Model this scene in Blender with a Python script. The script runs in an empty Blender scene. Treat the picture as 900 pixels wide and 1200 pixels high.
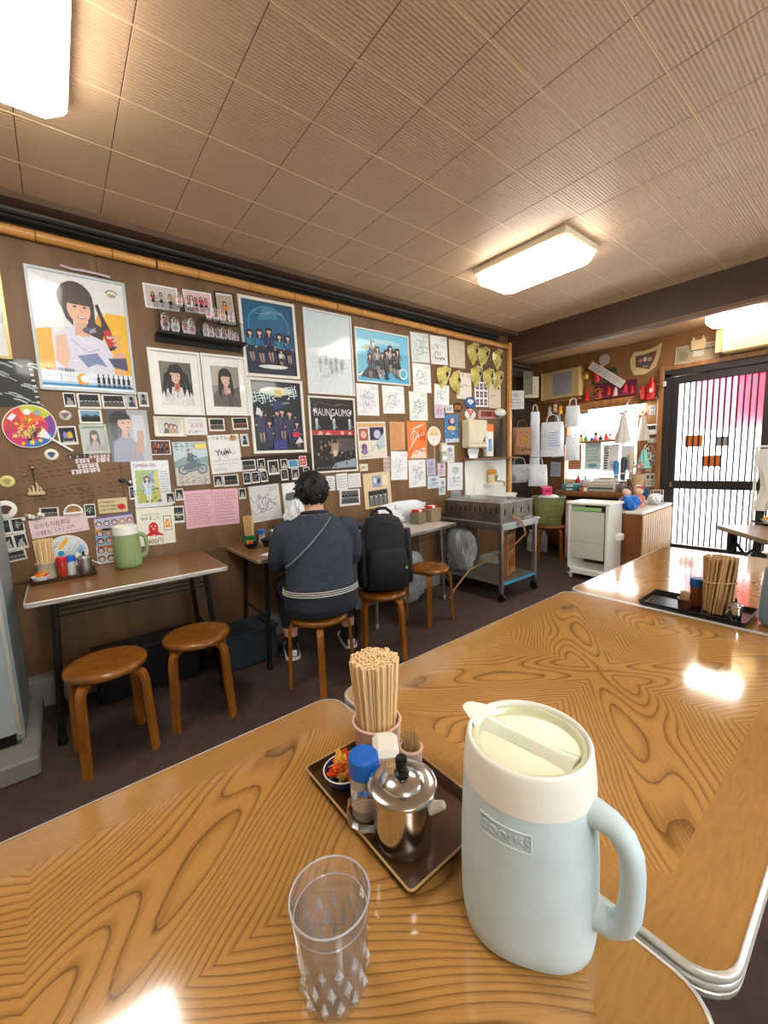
import bpy, bmesh, math, random
from mathutils import Matrix, Vector, Euler
from math import sin, cos, pi, radians, sqrt, atan2

# ---------------------------------------------------------------- camera, world, exposure
SC = bpy.context.scene
COL = SC.collection
cam_d = bpy.data.cameras.new('camera')
cam = bpy.data.objects.new('camera', cam_d)
COL.objects.link(cam)
cam.matrix_world = Matrix(((0.78064711, 0.1083671, -0.6155052, 0.0),
                           (-0.62381693, 0.07525919, -0.77793862, 0.0),
                           (-0.03798053, 0.9912581, 0.1263521, 1.30),
                           (0, 0, 0, 1)))
cam_d.sensor_fit = 'VERTICAL'
cam_d.sensor_height = 36.0
cam_d.lens = 36.0 * 479.04 / 1200.0
cam_d.clip_start = 0.02
SC.camera = cam

w = bpy.data.worlds.new('sky'); SC.world = w; w.use_nodes = True
wn = w.node_tree
bg = wn.nodes['Background']
bg.inputs['Color'].default_value = (0.93, 0.97, 1.0, 1)
bg.inputs['Strength'].default_value = 6.5

SC.view_settings.view_transform = 'Standard'
SC.view_settings.look = 'None'
SC.view_settings.gamma = 1.0
SC.view_settings.use_curve_mapping = False
SC.view_settings.exposure = 0.66
LAMP = 15.0

# ---------------------------------------------------------------- room numbers (metres)
WALL_Y = 2.97       # photo wall, facing -Y
BACK_X = 5.45       # door wall, facing -X
CEIL = 2.70
SOFF = 2.545        # lower ceiling behind the beam
XMIN, YMIN = -1.6, -2.3
RNG = random.Random(7)

# ---------------------------------------------------------------- helpers
def lin(c):
    def f(v):
        v /= 255.0
        return v / 12.92 if v <= 0.04045 else ((v + 0.055) / 1.055) ** 2.4
    return (f(c[0]), f(c[1]), f(c[2]))

MATS = {}
def M(name, rgb, rough=0.5, metal=0.0, var=0.12, scale=6.0, bump=0.0, bscale=60.0, spec=0.5, coat=0.0,
      trans=0.0, ior=1.45, emit=None, estr=0.0, alpha=1.0, sss=0.0, stretch=None):
    """principled material with a little noise-driven colour variation and relief"""
    if name in MATS: return MATS[name]
    m = bpy.data.materials.new(name); m.use_nodes = True
    nt = m.node_tree; N = nt.nodes; Lk = nt.links
    p = N['Principled BSDF']
    c = lin(rgb)
    p.inputs['Roughness'].default_value = rough
    p.inputs['Metallic'].default_value = metal
    p.inputs['Specular IOR Level'].default_value = spec
    p.inputs['Coat Weight'].default_value = coat
    p.inputs['Coat Roughness'].default_value = 0.08
    p.inputs['Transmission Weight'].default_value = trans
    p.inputs['IOR'].default_value = ior
    p.inputs['Alpha'].default_value = alpha
    p.inputs['Base Color'].default_value = (*c, 1)
    if emit:
        p.inputs['Emission Color'].default_value = (*lin(emit), 1)
        p.inputs['Emission Strength'].default_value = estr
    tc = N.new('ShaderNodeTexCoord')
    src = tc.outputs['Object']
    if stretch:
        mp = N.new('ShaderNodeMapping'); mp.inputs['Scale'].default_value = stretch
        Lk.new(src, mp.inputs['Vector']); src = mp.outputs['Vector']
    if var > 0:
        n = N.new('ShaderNodeTexNoise'); n.inputs['Scale'].default_value = scale; n.inputs['Detail'].default_value = 4
        Lk.new(src, n.inputs['Vector'])
        r = N.new('ShaderNodeValToRGB')
        r.color_ramp.elements[0].position = 0.3; r.color_ramp.elements[1].position = 0.7
        r.color_ramp.elements[0].color = (*[v * (1 - var) for v in c], 1)
        r.color_ramp.elements[1].color = (*[min(1, v * (1 + var)) for v in c], 1)
        Lk.new(n.outputs['Fac'], r.inputs['Fac'])
        Lk.new(r.outputs['Color'], p.inputs['Base Color'])
    if bump > 0:
        n2 = N.new('ShaderNodeTexNoise'); n2.inputs['Scale'].default_value = bscale
        Lk.new(src, n2.inputs['Vector'])
        b = N.new('ShaderNodeBump'); b.inputs['Strength'].default_value = bump; b.inputs['Distance'].default_value = 0.005
        Lk.new(n2.outputs['Fac'], b.inputs['Height']); Lk.new(b.outputs['Normal'], p.inputs['Normal'])
    MATS[name] = m
    return m

class MB:
    """collects shapes, builds ONE mesh"""
    def __init__(s): s.v = []; s.f = []; s.mi = []; s.cur = 0
    def add(s, vs, fs, mat=None):
        o = len(s.v)
        if mat is not None: vs = [mat @ Vector(q) for q in vs]
        s.v += [tuple(q) for q in vs]
        for f in fs: s.f.append(tuple(i + o for i in f)); s.mi.append(s.cur)
        return s
    def box(s, c, d, rz=0.0, b=0.0, mat=None):
        hx, hy, hz = d[0] / 2, d[1] / 2, d[2] / 2
        b = min(b, hx * .9, hy * .9, hz * .9)
        m = Matrix.Translation(c) @ Matrix.Rotation(rz, 4, 'Z')
        if mat is not None: m = mat @ m
        if b <= 0:
            vs = [(x, y, z) for x in (-hx, hx) for y in (-hy, hy) for z in (-hz, hz)]
            fs = [(0, 1, 3, 2), (4, 6, 7, 5), (0, 4, 5, 1), (2, 3, 7, 6), (0, 2, 6, 4), (1, 5, 7, 3)]
            return s.add(vs, fs, m)
        vs = []; idx = {}
        for x in (-1, 1):
            for y in (-1, 1):
                for z in (-1, 1):
                    for a in range(3):
                        q = [x * (hx - b), y * (hy - b), z * (hz - b)]
                        q[a] = (x, y, z)[a] * (hx, hy, hz)[a]
                        idx[(x, y, z, a)] = len(vs); vs.append(q)
        I = lambda x, y, z, a: idx[(x, y, z, a)]
        fs = []
        for g in (-1, 1):
            fs.append((I(g, -1, -1, 0), I(g, 1, -1, 0), I(g, 1, 1, 0), I(g, -1, 1, 0)))
            fs.append((I(-1, g, -1, 1), I(1, g, -1, 1), I(1, g, 1, 1), I(-1, g, 1, 1)))
            fs.append((I(-1, -1, g, 2), I(1, -1, g, 2), I(1, 1, g, 2), I(-1, 1, g, 2)))
        for y in (-1, 1):
            for z in (-1, 1): fs.append((I(-1, y, z, 1), I(1, y, z, 1), I(1, y, z, 2), I(-1, y, z, 2)))
        for x in (-1, 1):
            for z in (-1, 1): fs.append((I(x, -1, z, 0), I(x, 1, z, 0), I(x, 1, z, 2), I(x, -1, z, 2)))
        for x in (-1, 1):
            for y in (-1, 1): fs.append((I(x, y, -1, 0), I(x, y, 1, 0), I(x, y, 1, 1), I(x, y, -1, 1)))
        for x in (-1, 1):
            for y in (-1, 1):
                for z in (-1, 1): fs.append((I(x, y, z, 0), I(x, y, z, 1), I(x, y, z, 2)))
        return s.add(vs, fs, m)
    def loft(s, rings, cap=True, closed=True, mat=None):
        n = len(rings[0]); vs = [q for r in rings for q in r]; fs = []
        for i in range(len(rings) - 1):
            for j in range(n if closed else n - 1):
                k = (j + 1) % n
                fs.append((i * n + j, i * n + k, (i + 1) * n + k, (i + 1) * n + j))
        if cap and closed:
            fs.append(tuple(range(n - 1, -1, -1))); o = (len(rings) - 1) * n; fs.append(tuple(o + j for j in range(n)))
        return s.add(vs, fs, mat)
    def lathe(s, prof, n=24, c=(0, 0, 0), cap=True, mat=None):
        rings = [[(c[0] + r * cos(2 * pi * j / n), c[1] + r * sin(2 * pi * j / n), c[2] + z) for j in range(n)] for r, z in prof]
        return s.loft(rings, cap, True, mat)
    def cyl(s, a, b, r0, r1=None, n=12, mat=None):
        return s.tube([a, b], [r0, r0 if r1 is None else r1], n, mat=mat)
    def tube(s, pts, r, n=8, cap=True, mat=None, flat=None, closed=False):
        """round (or flattened: (rx,ry) with fixed up) tube along points"""
        pts = [Vector(q) for q in pts]; m = len(pts)
        rr = r if isinstance(r, (list, tuple)) else [r] * m
        rings = []; prev = None
        for i, q in enumerate(pts):
            if closed: t = pts[(i + 1) % m] - pts[i - 1]
            else: t = pts[min(i + 1, m - 1)] - pts[max(i - 1, 0)]
            t.normalize()
            if prev is None:
                u = Vector((0, 0, 1)) if abs(t.z) < .9 else Vector((1, 0, 0))
                if flat is not None: u = Vector(flat[2])
            else: u = prev
            u = (u - t * u.dot(t)); u.normalize(); prev = u
            v = t.cross(u)
            fx, fy = (flat[0], flat[1]) if flat else (1, 1)
            rings.append([tuple(q + (u * cos(2 * pi * j / n) * fx + v * sin(2 * pi * j / n) * fy) * rr[i]) for j in range(n)])
        if closed: rings.append(rings[0]); cap = False
        return s.loft(rings, cap, True, mat)
    def bar(s, pts, wd, th, side, mat=None):
        """rectangular strip swept along points; wd along 'side', th along the in-plane normal"""
        pts = [Vector(q) for q in pts]; sd = Vector(side).normalized(); m = len(pts); rings = []
        for i, q in enumerate(pts):
            t = (pts[min(i + 1, m - 1)] - pts[max(i - 1, 0)]).normalized()
            u = t.cross(sd).normalized()
            rings.append([tuple(q + sd * (a * wd / 2) + u * (c * th / 2)) for a, c in ((-1, -1), (1, -1), (1, 1), (-1, 1))])
        return s.loft(rings, True, True, mat)
    def ball(s, c, r, n=14, m=8, mat=None):
        if not isinstance(r, (tuple, list)): r = (r, r, r)
        rings = []
        for i in range(1, m):
            a = pi * i / m
            rings.append([(c[0] + r[0] * sin(a) * cos(2 * pi * j / n), c[1] + r[1] * sin(a) * sin(2 * pi * j / n), c[2] - r[2] * cos(a)) for j in range(n)])
        o = len(s.v); s.loft(rings, False, True, mat)
        e = [(c[0], c[1], c[2] - r[2]), (c[0], c[1], c[2] + r[2])]
        k = len(rings); vs = [v for v in e]
        b = len(s.v)
        if mat is not None: vs = [tuple(mat @ Vector(v)) for v in vs]
        s.v += vs
        for j in range(n):
            s.f.append((o + (j + 1) % n, o + j, b)); s.mi.append(s.cur)
            s.f.append((o + (k - 1) * n + j, o + (k - 1) * n + (j + 1) % n, b + 1)); s.mi.append(s.cur)
        return s
    def prism(s, poly, y0, y1, mat=None):
        """2-D outline in XZ extruded along Y"""
        return s.loft([[(x, y0, z) for x, z in poly], [(x, y1, z) for x, z in poly]], True, True, mat)
    def slab(s, poly, z0, z1, mat=None):
        return s.loft([[(x, y, z0) for x, y in poly], [(x, y, z1) for x, y in poly]], True, True, mat)
    def mesh(s, name, mats, smooth=True, angle=35):
        me = bpy.data.meshes.new(name); me.from_pydata(s.v, [], s.f)
        bm = bmesh.new(); bm.from_mesh(me); bmesh.ops.recalc_face_normals(bm, faces=bm.faces); bm.to_mesh(me); bm.free()
        for m in (mats if isinstance(mats, (list, tuple)) else [mats]): me.materials.append(m)
        if max(s.mi or [0]) > 0: me.polygons.foreach_set('material_index', s.mi)
        if smooth:
            me.polygons.foreach_set('use_smooth', [True] * len(me.polygons))
            me.set_sharp_from_angle(angle=radians(angle))
        me.update()
        return me

def put(name, data, parent=None, loc=(0, 0, 0), rot=(0, 0, 0), label=None, cat=None, group=None, kind=None):
    o = bpy.data.objects.new(name, data); COL.objects.link(o)
    o.parent = parent; o.location = loc; o.rotation_euler = rot
    if label: o['label'] = label
    if cat: o['category'] = cat
    if group: o['group'] = group
    if kind: o['kind'] = kind
    return o
def obj(name, mb, mat, parent=None, smooth=True, angle=35, **k):
    return put(name, mb.mesh(name, mat, smooth, angle), parent, **k)
def thing(name, label, cat, loc=(0, 0, 0), rot=(0, 0, 0), group=None):
    return put(name, None, None, loc, rot, label, cat, group)
def dup(o, loc=None, rot=None, label=None, group=None, parent=None):
    c = o.copy(); COL.objects.link(c); c.parent = parent
    if loc is not None: c.location = loc
    if rot is not None: c.rotation_euler = rot
    if label: c['label'] = label
    if group: c['group'] = group
    for ch in o.children: dup(ch, parent=c)
    return c
def arc(cx, cy, r, a0, a1, n=6):
    return [(cx + r * cos(radians(a0 + (a1 - a0) * i / n)), cy + r * sin(radians(a0 + (a1 - a0) * i / n))) for i in range(n + 1)]
def rrect(x0, y0, x1, y1, r, n=5):
    return arc(x1 - r, y0 + r, r, -90, 0, n) + arc(x1 - r, y1 - r, r, 0, 90, n) + arc(x0 + r, y1 - r, r, 90, 180, n) + arc(x0 + r, y0 + r, r, 180, 270, n)

# ---- text as polygons
_TX = {}
def text_polys(t):
    if t in _TX: return _TX[t]
    cu = bpy.data.curves.new('lettering', 'FONT'); cu.body = t; cu.size = 1.0; cu.resolution_u = 2
    cu.align_x = 'CENTER'; cu.align_y = 'CENTER'
    o = bpy.data.objects.new('lettering', cu); COL.objects.link(o)
    dg = bpy.context.evaluated_depsgraph_get()
    me = bpy.data.meshes.new_from_object(o.evaluated_get(dg))
    vs = [(v.co.x, v.co.y) for v in me.vertices]; fs = [tuple(p.vertices) for p in me.polygons]
    bpy.data.meshes.remove(me); bpy.data.objects.remove(o); bpy.data.curves.remove(cu)
    if vs:
        x0 = min(v[0] for v in vs); x1 = max(v[0] for v in vs); y0 = min(v[1] for v in vs); y1 = max(v[1] for v in vs)
    else: x0 = x1 = y0 = y1 = 0
    _TX[t] = (vs, fs, (x0, x1, y0, y1))
    return _TX[t]

def attr_mat(name, rough, coat, speck):
    m = bpy.data.materials.new(name); m.use_nodes = True
    N = m.node_tree.nodes; p = N['Principled BSDF']
    a = N.new('ShaderNodeVertexColor'); a.layer_name = 'Col'
    tc = N.new('ShaderNodeTexCoord'); nz = N.new('ShaderNodeTexNoise'); nz.inputs['Scale'].default_value = 55; nz.inputs['Detail'].default_value = 6; nz.inputs['Roughness'].default_value = .7
    rp = N.new('ShaderNodeValToRGB'); rp.color_ramp.elements[0].position = .3; rp.color_ramp.elements[1].position = .7
    rp.color_ramp.elements[0].color = (1 - speck, 1 - speck, 1 - speck, 1); rp.color_ramp.elements[1].color = (1 + speck * .4,) * 3 + (1,)
    mx = N.new('ShaderNodeMix'); mx.data_type = 'RGBA'; mx.blend_type = 'MULTIPLY'; mx.inputs[0].default_value = 1
    Lk = m.node_tree.links; Lk.new(tc.outputs['Object'], nz.inputs['Vector']); Lk.new(nz.outputs['Fac'], rp.inputs['Fac']); Lk.new(a.outputs['Color'], mx.inputs[6]); Lk.new(rp.outputs['Color'], mx.inputs[7])
    Lk.new(mx.outputs[2], p.inputs['Base Color'])
    p.inputs['Roughness'].default_value = rough; p.inputs['Coat Weight'].default_value = coat; p.inputs['Coat Roughness'].default_value = 0.06
    return m
PRINT = attr_mat('printed_paper', 0.65, 0.0, .06)
GLOSS = attr_mat('printed_gloss', 0.45, 0.35, .12)

WH = (236, 238, 240); BK = (22, 22, 26); SKIN = (226, 186, 164); HAIR = (38, 28, 26)
class Canvas:
    """a flat printed sheet: paper slab plus ink laid on its front; coordinates 0..1, origin bottom left"""
    def __init__(s, w, h, paper=WH, t=0.002, seed=0, shape=None):
        s.w, s.h = w, h; s.v = []; s.f = []; s.c = []; s.t = t; s.k = 0
        s.r = random.Random(seed)
        pc = lin(paper)
        if shape is None: shape = [(-w / 2, -h / 2), (w / 2, -h / 2), (w / 2, h / 2), (-w / 2, h / 2)]
        n = len(shape)
        s._raw([(x, 0, z) for x, z in shape] + [(x, -t, z) for x, z in shape],
               [tuple(range(n)), tuple(range(2 * n - 1, n - 1, -1))] + [(i, i + n, (i + 1) % n + n, (i + 1) % n) for i in range(n)], pc)
    def _raw(s, vs, fs, c):
        o = len(s.v); s.v += vs; s.f += [tuple(i + o for i in f) for f in fs]; s.c += [c] * len(vs)
    def _y(s): s.k += 1; return -s.t - 0.00012 * s.k
    def P(s, u, v): return ((u - .5) * s.w, (v - .5) * s.h)
    def poly(s, pts, col):
        y = s._y(); vs = [(s.P(u, v)[0], y, s.P(u, v)[1]) for u, v in pts]
        s._raw(vs, [tuple(range(len(vs)))], lin(col)); return s
    def rect(s, u0, v0, u1, v1, col): return s.poly([(u0, v0), (u1, v0), (u1, v1), (u0, v1)], col)
    def ell(s, u, v, ru, rv, col, a0=0, a1=360, n=14):
        return s.poly([(u + ru * cos(radians(a0 + (a1 - a0) * i / n)), v + rv * sin(radians(a0 + (a1 - a0) * i / n))) for i in range(n if a1 - a0 >= 360 else n + 1)], col)
    def circ(s, u, v, r, col, n=14): return s.ell(u, v, r, r * s.w / s.h, col, n=n)
    def stroke(s, pts, wd, col):
        """polyline in 0..1, width in metres"""
        y = s._y(); P = [Vector(s.P(*q)) for q in pts]; vs = []; fs = []
        for i in range(len(P)):
            t = P[min(i + 1, len(P) - 1)] - P[max(i - 1, 0)]
            if t.length < 1e-9: t = Vector((1, 0))
            t.normalize(); nn = Vector((-t.y, t.x)) * wd / 2
            a = P[i] + nn; b = P[i] - nn
            vs += [(a.x, y, a.y), (b.x, y, b.y)]
            if i: fs.append((2 * i - 2, 2 * i - 1, 2 * i + 1, 2 * i))
        s._raw(vs, fs, lin(col)); return s
    def text(s, t, u, v, size, col, rot=0, fit=None):
        vs, fs, (x0, x1, y0, y1) = text_polys(t)
        if not vs: return s
        cx, cy = (x0 + x1) / 2, (y0 + y1) / 2
        sx = size
        if fit: sx = fit * s.w / max(1e-6, x1 - x0)
        y = s._y(); px, pz = s.P(u, v); ca, sa = cos(radians(rot)), sin(radians(rot))
        out = []
        for a, b in vs:
            a = (a - cx) * sx; b = (b - cy) * size
            out.append((px + a * ca - b * sa, y, pz + a * sa + b * ca))
        s._raw(out, fs, lin(col)); return s
    # ---- motifs
    def lines(s, u0, v0, u1, v1, n, col=BK, wd=0.0016, slant=0.0):
        r = s.r
        for i in range(n):
            v = v1 - (v1 - v0) * (i + .5) / n; u = u0; end = u1 - r.random() * (u1 - u0) * .25; hh = (v1 - v0) / n * .33
            while u < end:
                k = r.randint(2, 5); st = (u1 - u0) / 34
                pts = [(u + j * st * .8, v + (u - u0) * slant + (hh if j % 2 else -hh) * r.uniform(.4, 1)) for j in range(k + 1)]
                s.stroke(pts, wd, col); u += st * (k + .8)
        return s
    def sign(s, u, v, su, sv, col=BK, wd=0.0022, n=26):
        r = s.r; pts = []; ph = r.uniform(0, 6); a, b = r.uniform(1.5, 3), r.uniform(2.4, 4.2)
        for i in range(n):
            t = i / (n - 1)
            pts.append((u + su * (t - .5) + su * .22 * sin(a * 6.28 * t + ph), v + sv * .5 * sin(b * 6.28 * t + ph * .5) * (0.6 + .4 * cos(3 * t)) + sv * .3 * (t - .5)))
        return s.stroke(pts, wd, col)
    def person(s, u, v0, h, hair=HAIR, top=(70, 110, 170), bottom=(30, 36, 60), skin=SKIN, wd=1.0):
        """small standing figure; v0 feet, h height (fractions of sheet height)"""
        k = h * s.h / s.w * wd; r = s.r
        dk = lambda c, f: tuple(int(max(0, min(255, q * f))) for q in c)
        lg = dk(skin, .78) if r.random() < .6 else dk(bottom, 1.25)
        lean = r.uniform(-.03, .03) * k
        for d in (-1, 1):
            s.poly([(u + d * .05 * k, v0), (u + d * .015 * k, v0), (u + d * .01 * k + lean, v0 + .40 * h), (u + d * .065 * k + lean, v0 + .40 * h)], lg)
            s.rect(u + (d * .055 - .02) * k, v0 - .01 * h, u + (d * .055 + .02) * k, v0 + .05 * h, (36, 32, 36))
        u += lean
        s.poly([(u - .12 * k, v0 + .30 * h), (u - .04 * k, v0 + .28 * h), (u + .05 * k, v0 + .295 * h), (u + .12 * k, v0 + .31 * h), (u + .065 * k, v0 + .54 * h), (u - .065 * k, v0 + .54 * h)], bottom)
        s.poly([(u - .075 * k, v0 + .50 * h), (u + .075 * k, v0 + .50 * h), (u + .115 * k, v0 + .74 * h), (u + .08 * k, v0 + .80 * h), (u - .08 * k, v0 + .80 * h), (u - .115 * k, v0 + .74 * h)], top)
        s.poly([(u - .02 * k, v0 + .52 * h), (u + .05 * k, v0 + .52 * h), (u + .07 * k, v0 + .76 * h), (u + .01 * k, v0 + .78 * h)], dk(top, .8))
        s.poly([(u - .03 * k, v0 + .80 * h), (u + .03 * k, v0 + .80 * h), (u, v0 + .70 * h)], dk(skin, .95))
        for d in (-1, 1):
            e = r.uniform(.12, .19); f = r.choice([.46, .5, .66, .78])
            s.stroke([(u + d * .095 * k, v0 + .76 * h), (u + d * e * k, v0 + .60 * h), (u + d * (e - .05) * k, v0 + f * h)], .042 * h * s.h, dk(top, .88)); s.ell(u + d * (e - .05) * k, v0 + f * h, .022 * k, .025 * h, skin, n=7)
        s.poly([(u - .085 * k, v0 + .72 * h), (u - .045 * k, v0 + .70 * h), (u, v0 + .86 * h), (u + .05 * k, v0 + .71 * h), (u + .085 * k, v0 + .74 * h), (u + .08 * k, v0 + .93 * h), (u - .08 * k, v0 + .93 * h)], hair)
        s.ell(u, v0 + .91 * h, .085 * k, .085 * h, hair)
        s.ell(u, v0 + .875 * h, .052 * k, .068 * h, skin); s.poly([(u - .06 * k, v0 + .90 * h), (u - .02 * k, v0 + .915 * h), (u + .055 * k, v0 + .90 * h), (u + .05 * k, v0 + .96 * h), (u - .05 * k, v0 + .96 * h)], hair)
        return s
    def bust(s, u=.5, v=.0, h=.9, hair=HAIR, top=(220, 220, 225), skin=SKIN, longhair=True, turn=0.0, hand=False, tails=False):
        """head and shoulders; h in sheet heights"""
        k = h * s.h / s.w; r = s.r
        dk = lambda c, f: tuple(int(max(0, min(255, q * f))) for q in c)
        if longhair:
            s.poly([(u - .21 * k, v + .24 * h), (u - .1 * k, v + .3 * h), (u, v + .5 * h), (u + .1 * k, v + .3 * h), (u + .21 * k, v + .22 * h), (u + .19 * k, v + .6 * h), (u + .16 * k, v + .85 * h), (u - .16 * k, v + .85 * h), (u - .19 * k, v + .6 * h)], hair)
        s.poly([(u - .40 * k, v), (u + .40 * k, v), (u + .37 * k, v + .22 * h), (u + .27 * k, v + .37 * h), (u + .11 * k, v + .44 * h), (u - .11 * k, v + .44 * h), (u - .27 * k, v + .37 * h), (u - .37 * k, v + .22 * h)], top)
        for q in range(9):
            a = u + r.uniform(-.34, .34) * k; b = v + r.uniform(0, .2) * h; s.stroke([(a, b), (a + r.uniform(-.05, .05) * k, b + .08 * h), (a + r.uniform(-.09, .09) * k, b + .16 * h)], .018 * h * s.h, dk(top, r.choice([.72, .82, .9, 1.12])))
        s.poly([(u - .065 * k, v + .36 * h), (u, v + .30 * h), (u + .065 * k, v + .36 * h), (u + .055 * k, v + .55 * h), (u - .055 * k, v + .55 * h)], dk(skin, .84))
        s.ell(u, v + .78 * h, .17 * k, .20 * h, hair, n=20)
        f = u + turn * k
        s.poly([(f + .115 * k * cos(a) * (1 - .16 * max(0, -sin(a))), v + .69 * h + .165 * h * sin(a)) for a in [2 * pi * q / 22 for q in range(22)]], skin)
        s.poly([(f + .03 * k, v + .54 * h), (f + .10 * k, v + .62 * h), (f + .115 * k, v + .72 * h), (f + .07 * k, v + .7 * h), (f + .06 * k, v + .6 * h)], dk(skin, .92))
        s.poly([(f - .14 * k, v + .66 * h), (f - .105 * k, v + .77 * h), (f - .05 * k, v + .775 * h), (f, v + .765 * h), (f + .06 * k, v + .775 * h), (f + .11 * k, v + .76 * h), (f + .14 * k, v + .65 * h), (f + .165 * k, v + .84 * h), (f + .08 * k, v + .96 * h), (f - .08 * k, v + .96 * h), (f - .165 * k, v + .84 * h)], hair)
        for q in range(7): a = f + (-.12 + .04 * q) * k; s.stroke([(a * .3 + f * .7, v + .95 * h), (a, v + .80 * h), (a * 1.0, v + (.66 if q in (0, 6) else .77) * h)], .006 * h * s.h, dk(hair, 1.5))
        if longhair:
            for d in (-1, 1): s.poly([(u + d * .10 * k, v + .72 * h), (u + d * .17 * k, v + .72 * h), (u + d * .20 * k, v + .36 * h), (u + d * .15 * k, v + .22 * h), (u + d * .115 * k, v + .42 * h)], dk(hair, 1.12))
        if tails:
            for d in (-1, 1): s.poly([(u + d * .15 * k, v + .82 * h), (u + d * .26 * k, v + .74 * h), (u + d * .31 * k, v + .44 * h), (u + d * .27 * k, v + .18 * h), (u + d * .22 * k, v + .46 * h), (u + d * .17 * k, v + .66 * h)], hair)
        for d in (-.048, .048):
            s.ell(f + d * k, v + .70 * h, .022 * k, .011 * h, (240, 236, 234), n=8); s.ell(f + d * k, v + .70 * h, .012 * k, .012 * h, (40, 28, 26), n=8)
            s.stroke([(f + (d - .026) * k, v + .708 * h), (f + d * k, v + .717 * h), (f + (d + .026) * k, v + .707 * h)], .006 * h * s.h, (40, 28, 26)); s.stroke([(f + (d - .026) * k, v + .742 * h), (f + (d + .024) * k, v + .745 * h)], .006 * h * s.h, (84, 60, 50))
            s.ell(f + d * 1.35 * k, v + .645 * h, .024 * k, .016 * h, (236, 172, 156), n=8)
        s.stroke([(f, v + .69 * h), (f + .008 * k, v + .65 * h), (f - .006 * k, v + .645 * h)], .005 * h * s.h, dk(skin, .8))
        s.ell(f, v + .60 * h, .030 * k, .010 * h, (196, 84, 84), n=10)
        if hand:
            s.poly([(u + .02 * k, v), (u + .16 * k, v), (u + .12 * k, v + .30 * h), (u + .03 * k, v + .32 * h)], dk(top, .8)); s.ell(u + .06 * k, v + .40 * h, .05 * k, .06 * h, skin, n=10)
            for q in range(4): s.stroke([(u + (.03 + .022 * q) * k, v + .42 * h), (u + (.02 + .026 * q) * k, v + (.50 - .01 * q) * h)], .02 * h * s.h, dk(skin, .95))
        return s
    def mesh(s, name='sheet', mat=None):
        me = bpy.data.meshes.new(name); me.from_pydata(s.v, [], s.f)
        ca = me.color_attributes.new('Col', 'FLOAT_COLOR', 'POINT')
        flat = []
        for c in s.c: flat += [c[0], c[1], c[2], 1.0]
        ca.data.foreach_set('color', flat)
        me.materials.append(mat or PRINT); me.update()
        return me

def on_wall(x, z, gap=0.0):       # photo wall
    return (x, WALL_Y - gap, z), 0.0
def hang(c, name, label, cat, x, z, rot=0.0, gap=0.0, group=None, mat=None, wall='photo', parent=None):
    if wall == 'photo': loc, rz = (x, WALL_Y - gap, z), 0.0
    elif wall == 'back': loc, rz = (BACK_X - gap, x, z), -pi / 2       # x is the world y here
    return put(name, c.mesh(name, mat), parent, loc, (0, -radians(rot), rz), label, cat, group)
def frame_ring(w, h, bw, d, b=0.0):
    m = MB()
    W, H = w / 2, h / 2
    o = [(-W, -H), (W, -H), (W, H), (-W, H)]; i = [(-W + bw, -H + bw), (W - bw, -H + bw), (W - bw, H - bw), (-W + bw, H - bw)]
    vs = [(x, 0, z) for x, z in o] + [(x, -d, z) for x, z in o] + [(x, -d, z) for x, z in i] + [(x, -d * .35, z) for x, z in i]
    fs = []
    for k in range(4):
        n = (k + 1) % 4
        fs += [(k, n, n + 4, k + 4), (k + 4, n + 4, n + 8, k + 8), (k + 8, n + 8, n + 12, k + 12)]
    m.add(vs, fs); return m
def framed(c, name, label, cat, x, z, rot, fw, fcol, fh=None, depth=0.018, bw=0.014, wall='photo', group=None, mat=None, gap=0.0):
    """c: Canvas picture; fw/fh outer size"""
    if wall == 'photo': loc, rz = (x, WALL_Y - gap, z), 0.0
    else: loc, rz = (BACK_X - gap, x, z), -pi / 2
    t = thing(name, label, cat, loc, (0, -radians(rot), rz), group)
    put('print', c.mesh('print', mat or GLOSS), t, (0, 0, 0))
    obj('frame', frame_ring(fw, fh, bw, depth), fcol, t, smooth=False)
    return t
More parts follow.
